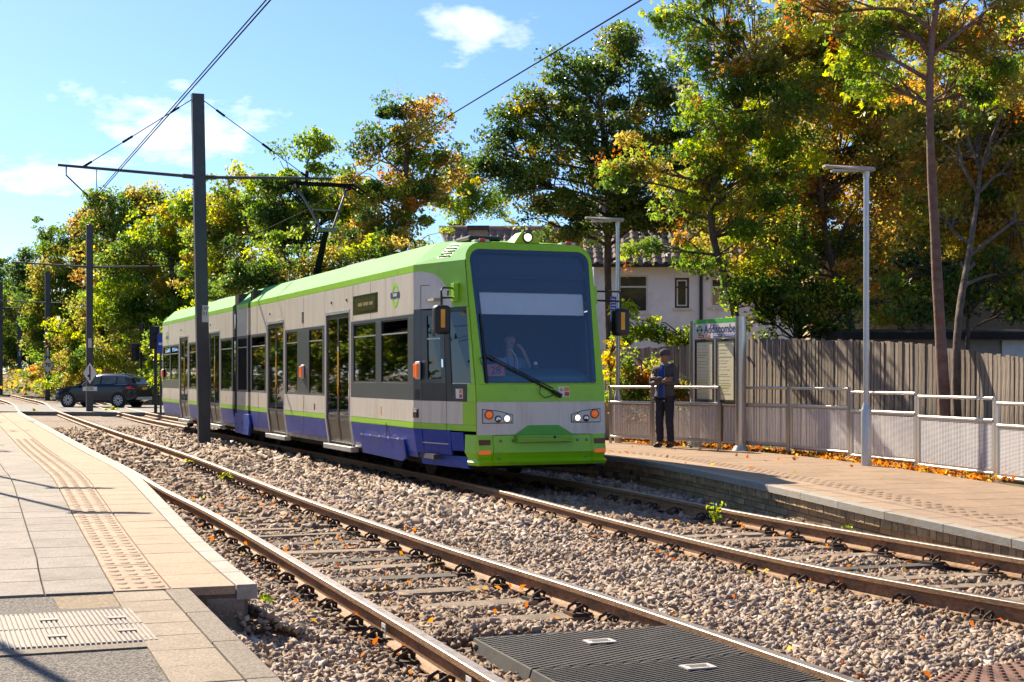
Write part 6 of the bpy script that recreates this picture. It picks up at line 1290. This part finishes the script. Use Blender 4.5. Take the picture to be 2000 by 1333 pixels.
far('maple_tree', 'green tree just left of the nearest tall pole', 84, 405, [(360,420,35,35), (400,400,35,40), (410,470,40,55), (440,420,35,45), (400,560,40,60)], [(GREEN,5),(LIMEG,2),(YELL,.4),(OLIVE,2)], 33)
far('lime_tree', 'tall green tree directly behind the 70 sign pole', 108, 150, [(150,500,45,45), (130,560,50,55), (100,560,40,50), (150,450,30,30), (80,620,40,50), (210,630,45,45), (95,680,45,35), (150,690,50,30), (180,560,50,50), (120,620,50,45), (170,640,60,45), (200,500,40,50), (105,500,22,30)], [(OLIVE,3),(BROWN,.4),(GREEN,8)], 34, .28)
far('poplar_tree', 'dark pointed tree on the skyline near the left edge', 125, 88, [(86,455,16,28), (85,510,22,40), (110,470,25,30), (55,570,30,35), (40,540,25,25), (70,560,30,45), (60,520,22,30)], [(DKGREEN,4),(GREEN,3)], 35, .26)
far('oak_tree', 'shaded dark tree at the left edge beyond the poles', 160, 25, [(20,560,40,38), (-20,600,50,60), (40,620,35,50), (10,660,45,40), (60,650,30,40), (-10,530,30,25)], [(DKGREEN,5),(GREEN,3)], 36, .34, 5, LEAF_DARK, 1.3)
far('oak_tree', 'dark tree closing the far end of the line', 230, 0, [(0,660,45,45), (45,680,40,35), (-60,650,60,60), (85,690,30,30)], [(DKGREEN,5),(GREEN,2)], 37, .5, 5, LEAF_DARK, 1.8)
far('maple_tree', 'low green tree filling the gap behind the car', 92, 200, [(200,600,60,55), (260,640,60,50), (160,660,50,45), (320,660,50,45), (370,680,50,50), (220,680,70,35)], [(GREEN,4),(DKGREEN,3),(OLIVE,2),(LIMEG,1)], 38, .24)
far('oak_tree', 'dull green tree between the 70 pole and the left edge', 135, 60, [(60,600,40,45), (30,640,40,45), (90,650,40,45), (10,600,35,40), (60,690,50,35), (110,690,40,30), (0,690,40,35)], [(DKGREEN,4),(GREEN,4),(OLIVE,2)], 39, .3)
# shrubs on the embankment behind the car
emb = [('shrub', 'pale sunlit bush on the bank directly behind the car roof', 84, 230, [(215,705,40,28), (260,690,40,35), (190,690,30,30)], [(GREEN,3),(LIMEG,3),(OLIVE,4)], 41), ('shrub', 'green bush between the crossing signal and the tram tail', 80, 300, [(300,700,22,40), (290,740,22,25), (320,670,25,45)], [(LIMEG,4),(GREEN,4)], 42),
       ('shrub', 'olive-brown bracken clump on the bank left of the car', 98, 100, [(90,725,28,14), (125,715,30,20), (60,735,22,8)], [(BROWN,3),(RUSTL,.4),(OLIVE,5),(GREEN,2)], 43), ('shrub', 'bright green nettle patch beside the line left of the car', 93, 120, [(122,745,24,9), (95,750,18,6)], [(LIMEG,5),(GREEN,2)], 44), ('shrub', 'dry undergrowth between the 70 sign pole and the car', 92, 160, [(165,715,30,25), (150,745,22,14), (195,735,25,20)], [(OLIVE,4),(BROWN,4),(GREEN,3)], 45), ('shrub', 'leafy hedge behind the tail of the tram', 72, 350, [(340,680,35,55), (390,680,40,60), (330,740,30,30), (430,660,40,60)], [(GREEN,4),(DKGREEN,3),(LIMEG,2)], 46)]
for nm, lab, d, bx, lob, mix, sd in emb:
    b = D(bx, 735, d); b.z = rise(d); tree(nm, lab, 'shrub', b, [b, D(bx, 725, d), D(lob[0][0], lob[0][1], d)], LB(d, *lob), mix, .2, 4.5, sd, .6, BARK, .06)
# bank behind the line
g = G(); V = []; pts = [(-90, 180, .8), (-52, 130, 1.2), (-34, 108, 2.6), (-24, 92, 3.0), (-14, 80, 3.0), (2, 66, 2.4), (14, 60, 1.6)]
for x, y, h in pts: V += [(x-1.2, y-3.2, rise(y)-.19), (x+1.2, y+3, rise(y)+h*.35), (x+3.2, y+8, rise(y)+h), (x+20, y+40, rise(y)+h)]
g.add(V, [(i*4+k, i*4+k+1, (i+1)*4+k+1, (i+1)*4+k) for i in range(len(pts)-1) for k in range(3)]); tag(g.build('bank', GRASS_EARTH, smooth=True), kind='structure')

_rb = np.random.default_rng(77); UC = []; bp_ = np.array(pts, float)
for k in range(9000):
    t = _rb.uniform(0, len(pts)-1.001); i = int(t); f = t-i; x, y, h = bp_[i]*(1-f) + bp_[i+1]*f; s = _rb.uniform(0, 1)
    if s < .45: q = s/.45; dx_, dy_, z = lerp(-1.2, 1.2, q), lerp(-3.2, 3, q), h*.35*q
    else: q = (s-.45)/.55; dx_, dy_, z = lerp(1.2, 3.2, q), lerp(3, 8, q), lerp(h*.35, h, q)
    UC.append((x+dx_, y+dy_, rise(y)+z+_rb.uniform(0, .55)))
UC = np.array(UC); V, Fc, Cl = leaves(UC, _rb.uniform(.18, .5, len(UC)), pick(_rb, [(OLIVE, 4), (BROWN, 4), (GREEN, 3), (LIMEG, 1)], len(UC))*_rb.uniform(.6, 1.2, (len(UC), 1)), _rb)
tag(link('undergrowth', npmesh('undergrowth', V, Fc, LEAF, Cl)), 'brown and green undergrowth covering the bank behind the car', 'undergrowth', kind='stuff')

# ------------------------------------------------------------------ leaf litter and weeds
def litter(name, label, pts, size, cols, seed):
    rs_ = np.random.default_rng(seed); C = np.array(pts); n = len(C); V, Fc, Cl = leaves(C, size*rs_.uniform(.5, 1.3, n), pick(rs_, cols, n)*rs_.uniform(.7, 1.25, (n, 1)), rs_, 0, .5)
    tag(link(name, npmesh(name, V, Fc, LEAF, Cl)), label, 'leaves', kind='stuff')
r5 = np.random.default_rng(55); L1 = []
for k in range(2600):
    y = r5.uniform(5.6, 26)**1; x = r5.uniform(-.37, .37)*y
    if x < xl(y)+.05 or x > xr(y)-.12: continue
    w = .25 + .75*(min(abs(np.interp(y, *np.array(sorted([(p.y, p.x) for p in RAILS[q] if 4 < p.y < 60])).T) - x) for q in ('NL', 'NR', 'FL', 'FR')) < .55)
    if r5.random() > w*.75: continue
    L1.append((x, y, -.125 + r5.uniform(-.01, .03)))
for k in range(90):                                            # drift along the kerb
    a = r5.uniform(0, 3.2); p = KP(a, -r5.exponential(.06)-.02, -.36+r5.uniform(0, .04)); L1.append(tuple(p))
litter('fallen_leaves', 'rust-coloured fallen leaves scattered over the ballast', L1, .055, [(RUSTL, 6), (BROWN, 2)], 51)
L2 = []
for k in range(2600):
    s = r5.uniform(6.5, 20); o = 2.9 + abs(r5.normal(0, .55)); p = rs(s, o, -.03 + r5.uniform(0, .05)); L2.append(tuple(p))
for k in range(260): p = rs(r5.uniform(7, 20), r5.uniform(.3, 2.8), .012); L2.append(tuple(p)) if r5.random() < .25 else None
litter('leaf_litter', 'brown leaf litter along the foot of the railings', L2, .085, [(RUSTL, 6), (BROWN, 3), (OLIVE, .6)], 52)
def weed(label, base, h, w, n, mix, seed, size=.05):
    rs_ = np.random.default_rng(seed); r = thing('weed', label, 'weed', base, group='weeds along the tracks'); C = []; g = G()
    for k in range(max(2, n//14)):
        tip = Vector((rs_.normal()*w*.5, rs_.normal()*w*.5, h*rs_.uniform(.6, 1.05))); g.tube([(0, 0, 0), tip*.55 + Vector((0, 0, h*.06)), tip], [.004, .003, .002], 4)
        for j in range(14): t = rs_.uniform(.15, 1); C.append(tuple(tip*t + Vector((rs_.normal()*.03, rs_.normal()*.03, rs_.normal()*.015))))
    g.build('stem', mat('weed_stem', (.10, .14, .03), .7), r); C = np.array(C); V, Fc, Cl = leaves(C, size*rs_.uniform(.6, 1.3, len(C)), pick(rs_, mix, len(C))*rs_.uniform(.8, 1.2, (len(C), 1)), rs_); link('foliage', npmesh('foliage', V, Fc, LEAF, Cl), r)
for i, (px, py, h, w, n, lab) in enumerate([(1397, 1022, .26, .06, 56, 'upright green weed between the rails in front of the tram'), (1666, 1060, .16, .14, 56, 'leafy green weed against the right rail of the tram track'), (447, 938, .10, .22, 84, 'yellow-green weed beside the right rail of the near track'), (216, 806, .25, .5, 84, 'bright weed tuft near the level crossing'), (68, 808, .18, .4, 56, 'low weed at the far end of the left platform'), (372, 908, .08, .15, 42, 'small weed in the near track before the pole'), (1022, 1240, .05, .06, 28, 'tiny weed by the rubber crossing panel'), (520, 1185, .07, .08, 28, 'small weed by the corner of the left platform')]):
    b = P(px, py, -.14); weed(lab, b, h, w, n, [(LIMEG, 5), (GREEN, 2), (YELL, 1)], 60+i, .05 if b.y < 30 else .16)

print('LEAVES', NLEAF)
# ------------------------------------------------------------------ people
SKIN = mat('skin', (.30, .17, .11), .55, var=.08, vs=14); SKIN_L = mat('pale_skin', (.48, .30, .22), .55, var=.08, vs=14)
def skinned(name, verts, edges, radii, material, parent, root=0, sub=2, wrinkle=0):
    me = bpy.data.meshes.new(name); me.from_pydata([tuple(v) for v in verts], edges, []); o = bpy.data.objects.new('tmp', me); COL.objects.link(o)
    sk = o.modifiers.new('skin', 'SKIN'); sk.use_smooth_shade = True
    for i, r in enumerate(radii):
        d = me.skin_vertices[0].data[i]; d.radius = r if isinstance(r, tuple) else (r, r); d.use_root = (i == root)
    sd = o.modifiers.new('sub', 'SUBSURF'); sd.levels = sub; sd.render_levels = sub
    if wrinkle:
        tx = bpy.data.textures.new('folds', 'CLOUDS'); tx.noise_scale = .07; dm = o.modifiers.new('folds', 'DISPLACE'); dm.texture = tx; dm.strength = wrinkle; dm.mid_level = .5
    bpy.context.view_layer.update(); dg = bpy.context.evaluated_depsgraph_get(); m2 = bpy.data.meshes.new_from_object(o.evaluated_get(dg)); bpy.data.objects.remove(o)
    m2.materials.clear(); m2.materials.append(material); m2.polygons.foreach_set('use_smooth', [True]*len(m2.polygons)); m2.name = name
    return link(name, m2, parent)
def chain(S_, pts, rad, start=None):
    V, E, R = S_; prev = start
    for p, r in zip(pts, rad):
        V.append(Vector(p)); R.append(r)
        if prev is not None: E.append((prev, len(V)-1))
        prev = len(V)-1
    return prev
def head_parts(r, h, skin, hairm, cap):
    """eyes, mouth and hair or cap set on the head whose centre is h; the face looks to -y"""
    for sx in (-1, 1):
        G().lathe([(.001, -.010), (.009, -.006), (.011, 0), (.009, .006), (.001, .010)], 10, Matrix.Translation(h + Vector((sx*.032, -.086, .012)))).build('eye', mat('eye', (.5, .48, .45), .2), r); G().box(h.x+sx*.032-.006, h.x+sx*.032+.006, h.y-.1005, h.y-.094, h.z+.006, h.z+.018).build('iris', BLACK, r)
        g = G(); g.tube([h + Vector((sx*.015, -.093, .034)), h + Vector((sx*.035, -.095, .040)), h + Vector((sx*.055, -.083, .034))], .005, 5); g.build('eyebrow', hairm, r)
    g = G(); g.tube([h + Vector((-.025, -.088, -.055)), h + Vector((0, -.097, -.053)), h + Vector((.025, -.088, -.055))], .006, 6); g.build('mouth', mat('lips', (.25, .10, .08), .5), r)
    n = 16; g = G(); V = []; lv = [(1.10, .030), (1.13, .055), (1.08, .085), (.82, .118), (.45, .137), (.05, .144)] if cap else [(1.07, .020), (1.10, .05), (1.04, .085), (.80, .116), (.42, .134), (.05, .140)]
    for s, z in lv:
        for k in range(n):
            a = 2*math.pi*k/n; fr = max(0, -math.sin(a)); zz_ = z + (.018*fr if z < .06 else 0); V.append(h + Vector((.083*s*math.cos(a), .103*s*math.sin(a) + .008, zz_ - (.0 if cap else .05*max(0, math.sin(a))*(z < .06)))))
    g.add(V, [(i*n+k, i*n+(k+1) % n, (i+1)*n+(k+1) % n, (i+1)*n+k) for i in range(len(lv)-1) for k in range(n)]); g.build('cap' if cap else 'hair', hairm, r, smooth=True)
def hand(S_, wrist, end, side, palm_n, start):
    """five fingers from the end of the palm; palm_n: the way the palm faces"""
    d = (end-wrist).normalized(); n = Vector(palm_n).normalized(); w = d.cross(n).normalized()*side; pe = chain(S_, [wrist + d*.05], [(.030, .018)], start)
    for k, (o, L) in enumerate([(-.028, .075), (-.009, .085), (.010, .08), (.028, .065)]):
        b = wrist + d*.095 + w*o; m = b + d*L*.5 + n*.012; t = b + d*L*.85 + n*.035; chain(S_, [b, m, t], [.0095, .0085, .0075], pe)
    chain(S_, [wrist + d*.055 - w*.035, wrist + d*.09 - w*.048 + n*.015], [.011, .009], pe)

# waiting person: arms folded, leaning by the railing
pr = thing('person', 'standing person in grey jacket, blue shirt and navy trousers with folded arms', 'person', P(1299, 875, .25), math.radians(-36))
hc_ = Vector((0, -.025, 1.585)); body = ([], [], [])
pel = chain(body, [(0, 0, .92)], [(.12, .09)]); sp_ = chain(body, [(0, .01, 1.10), (0, .01, 1.28), (0, .015, 1.42)], [(.12, .09), (.13, .09), (.06, .06)], pel)
chain(body, [(0, 0, 1.48), (0, -.012, 1.53), (0, -.02, 1.585), (0, -.012, 1.655)], [.052, (.058, .072), (.072, .088), (.055, .07)], sp_); hv = len(body[0])-2
chain(body, [(0, -.118, 1.575)], [.012], hv)
for sx in (-1, 1): chain(body, [(sx*.085, -.01, 1.585)], [.014], hv)
for sx in (-1, 1): chain(body, [(sx*.09, 0, .86), (sx*.105, -.02, .48), (sx*.11, .01, .10), (sx*.115, -.10, .04)], [.07, .05, .035, .035], pel)
el = {}
for sx in (-1, 1):
    e = Vector((sx*.245, -.05, 1.115)); w_ = Vector((-sx*.075, -.205, 1.165 if sx < 0 else 1.215)); k = chain(body, [(sx*.165, .015, 1.385), e, w_], [.05, .035, .026], sp_-1); el[sx] = (e, w_)
    hand(body, w_, w_ + Vector((-sx*.10, .05, .03)), sx, (0, 1, .2), k)
skinned('body', *body, SKIN, pr, 0)
head_parts(pr, hc_, SKIN, mat('grey_knit_cap', (.10, .085, .10), .95, var=.2, vs=60), True)
GREYJ = mat('grey_jacket', (.085, .085, .09), .85, var=.15, vs=25, bump=.15, bs=50); NAVYT = mat('navy_trousers', (.016, .022, .045), .85, var=.2, vs=20, bump=.2, bs=30); BSH = mat('royal_blue_shirt', (.012, .06, .33), .8, var=.1)
J = ([], [], []); b0_ = chain(J, [(0, 0, .90), (0, 0, 1.02), (0, .01, 1.20), (0, .015, 1.34), (0, .02, 1.42)], [(.185, .135), (.180, .130), (.185, .130), (.165, .115), (.085, .075)]); 
for sx in (-1, 1):
    e, w_ = el[sx]; chain(J, [(sx*.19, .015, 1.365), e.lerp(Vector((sx*.19, .015, 1.365)), .4), e, e.lerp(w_, .5) + Vector((0, -.012, 0)), w_.lerp(e, .04)], [.078, .068, .062, .055, .046], 3)
jk = skinned('jacket', *J, GREYJ, pr, 1, 2, .02)
g = G(); g.tube([(-.10, .07, 1.43), (-.06, .125, 1.455), (0, .145, 1.45), (.06, .125, 1.455), (.10, .07, 1.43)], [.028, .042, .048, .042, .028], 8); g.build('hood', GREYJ, pr, smooth=True)
g = G(); V = []; zs_ = [.885, .95, 1.05, 1.16, 1.27, 1.36, 1.425]; hw_ = [.058, .058, .056, .058, .062, .060, .040]; ys_ = [-.152, -.150, -.148, -.148, -.146, -.125, -.088]
for z, w_, y in zip(zs_, hw_, ys_): V += [(-w_, y+.012, z), (0, y-.006, z), (w_, y+.012, z)]
g.add(V, [(i*3+k, i*3+k+1, (i+1)*3+k+1, (i+1)*3+k) for i in range(len(zs_)-1) for k in range(2)]); g.build('shirt_front', BSH, pr, smooth=True)
for sx in (-1, 1):
    g = G(); g.tube([(sx*(w_+.004), y+.008, z) for z, w_, y in zip(zs_, hw_, ys_)], .006, 5); g.build('jacket_zip', mat('zip_edge', (.25, .22, .22), .5), jk)
g = G(); g.plate([(-.035, -.088, 1.44), (0, -.105, 1.385), (.035, -.088, 1.44), (.055, -.06, 1.465), (-.055, -.06, 1.465)], (0, .006, .004)); g.build('shirt_collar', BSH, pr)
T_ = ([], [], []); pv = chain(T_, [(0, .0, .94)], [(.165, .118)]); 
for sx in (-1, 1): chain(T_, [(sx*.085, 0, .84), (sx*.10, -.01, .66), (sx*.105, -.022, .47), (sx*.11, 0, .25), (sx*.113, .012, .09)], [.108, .092, .080, .073, .068], pv)
tr_ = skinned('trousers', *T_, NAVYT, pr, 0, 2, .03)
for sx in (-1, 1):
    g = G(); g.tube([(sx*.193, 0, .82), (sx*.192, -.01, .66), (sx*.186, -.022, .47), (sx*.185, 0, .25), (sx*.182, .012, .12)], .007, 5); g.build('side_stripe', WHITE, tr_)
    S2 = ([], [], []); chain(S2, [(sx*.115, .055, .045), (sx*.115, -.01, .05), (sx*.12, -.09, .042), (sx*.125, -.165, .034)], [(.042, .040), (.046, .045), (.048, .038), (.036, .026)]); skinned('shoe', *S2, BLACK, pr, 1, 2)
G().lathe([(.022, 0), (.02, .003)], 12, Matrix.Translation((.262, -.02, 1.27)) @ Matrix.Rotation(math.pi/2, 4, 'Y')).build('sleeve_badge', BLACK, jk)

# tram driver behind the windscreen
dv = thing('person', 'seated tram driver in pale blue shirt seen through the windscreen', 'person', T(1.10, .06, 1.08), TROT - math.pi/2)
hc_ = Vector((0, -.03, .95)); body = ([], [], []); pel = chain(body, [(0, 0, .06)], [(.13, .10)]); sp_ = chain(body, [(0, .02, .26), (0, .02, .50), (0, .01, .68)], [(.13, .10), (.15, .10), (.07, .06)], pel)
chain(body, [(0, -.005, .78), (0, -.02, .87), (0, -.025, .95), (0, -.015, 1.02)], [.055, (.062, .075), (.076, .092), (.06, .075)], sp_); hv = len(body[0])-2
chain(body, [(0, -.125, .94)], [.013], hv)
for sx in (-1, 1): chain(body, [(sx*.088, -.01, .95)], [.014], hv); chain(body, [(sx*.10, -.12, .05), (sx*.12, -.45, .06), (sx*.12, -.46, -.30), (sx*.12, -.55, -.36)], [.08, .06, .045, .04], pel)
AR = {1: ((.30, -.16, .42), (.16, -.20, .74)), -1: ((-.28, -.10, .40), (-.22, -.36, .44))}
for sx in (-1, 1):
    e, w_ = map(Vector, AR[sx]); k = chain(body, [(sx*.18, .02, .63), e, w_], [.055, .040, .028], sp_-1); hand(body, w_, w_ + (Vector((-.05, .03, .10)) if sx > 0 else Vector((.03, -.10, .02))), sx, (-.5, .6, 0) if sx > 0 else (0, 0, -1), k)
skinned('body', *body, SKIN_L, dv, 0); head_parts(dv, hc_, SKIN_L, mat('dark_hair', (.025, .018, .014), .7), False)
SHB = mat('pale_blue_shirt', (.24, .42, .58), .85, var=.08); J = ([], [], []); chain(J, [(0, 0, .04), (0, .01, .22), (0, .02, .42), (0, .02, .58), (0, .015, .68)], [(.185, .14), (.18, .135), (.19, .135), (.165, .115), (.075, .07)])
for sx in (-1, 1): e, w_ = map(Vector, AR[sx]); s0 = Vector((sx*.19, .02, .61)); chain(J, [s0, s0.lerp(e, .45), s0.lerp(e, .85)], [.08, .072, .062], 3)
skinned('shirt', *J, SHB, dv, 1, 2, .015)
g = G(); g.tube([(-.06, -.06, .68), (-.035, -.118, .50), (0, -.13, .34), (.035, -.118, .50), (.06, -.06, .68)], .008, 5); g.build('lanyard', RED, dv)

# ------------------------------------------------------------------ trees on the far side of the left platform, outside the picture, seen in the tram's glass
pt = tree('garden_tree', 'garden tree beyond the left platform, outside the frame', 'tree', Vector((-24, 46, -.2)), [Vector((-24, 46, -.2)), Vector((-24, 46, 3)), Vector((-23.8, 46, 7))], [((-24, 46, 6.5), 3.4, 2.6), ((-25.5, 47, 4), 2.6, 2.2), ((-22.5, 45, 4.2), 2.4, 2.2), ((-24, 46, 2), 2.8, 1.8)], [(DKGREEN, 4), (GREEN, 4), (OLIVE, 2)], .3, 3.2, 71, .8, BARK, .2, LEAF, 'trees beyond the left platform')
pt['label'] = 'tree beyond the left platform, outside the frame'
pt.location = (-22.6, 47, -.2)
for x, y, s in [(-18.8, 38.5, .8), (-27.4, 57, 1.05), (-32.6, 67, 1.1), (-36.2, 77.5, 1.15), (-41.2, 88.5, 1.2), (-46.8, 100, 1.25), (-53, 112, 1.3), (-15.5, 30, .7), (-14, 22, .7), (-20, -16, 1.1), (-9, -22, 1.2), (2, -27, 1.3), (12, -24, 1.1), (22, -18, 1.2), (16, -2, .8), (-22, -2, 1)]:
    c = pt.copy(); COL.objects.link(c); c.location = (x, y, -.2); c.scale = (s, s, s); c.rotation_euler = (0, 0, x)
    for ch in pt.children:
        k = ch.copy(); COL.objects.link(k); k.parent = c
        for g2 in ch.children: q = g2.copy(); COL.objects.link(q); q.parent = k

# red brick house behind the camera, mirrored in the windscreen
BH = thing('brick_house', 'red brick gabled house behind the camera, mirrored in the windscreen', 'house', Vector((6.5, -19, -.2)), math.radians(10)); RB = mat('red_brick', (.25, .085, .05), .9, var=.2, vs=12)
G().box(-3.5, 3.5, -4, 0, 0, 5.2).build('wall', RB, BH); G().plate([(-3.5, 0, 5.2), (3.5, 0, 5.2), (0, 0, 8.6)], (0, -4, 0)).build('gable', RB, BH)
for sx in (-1, 1): G().hexa([(0, .3, 8.62), (0, -4.3, 8.62), (sx*3.9, -4.3, 4.85), (sx*3.9, .3, 4.85), (0, .3, 8.75), (0, -4.3, 8.75), (sx*3.9, -4.3, 4.98), (sx*3.9, .3, 4.98)]).build('roof', TILE, BH)
for x in (-1.8, 1.8):
    for z in (1.2, 3.5):
        w = G().box(x-.6, x+.6, -.02, .06, z, z+1.2).build('window', UPVC, BH)
        for q in (-1, 1): G().box(x+q*.28-.22, x+q*.28+.22, .055, .07, z+.1, z+1.1).build('pane', DGLASS, w)
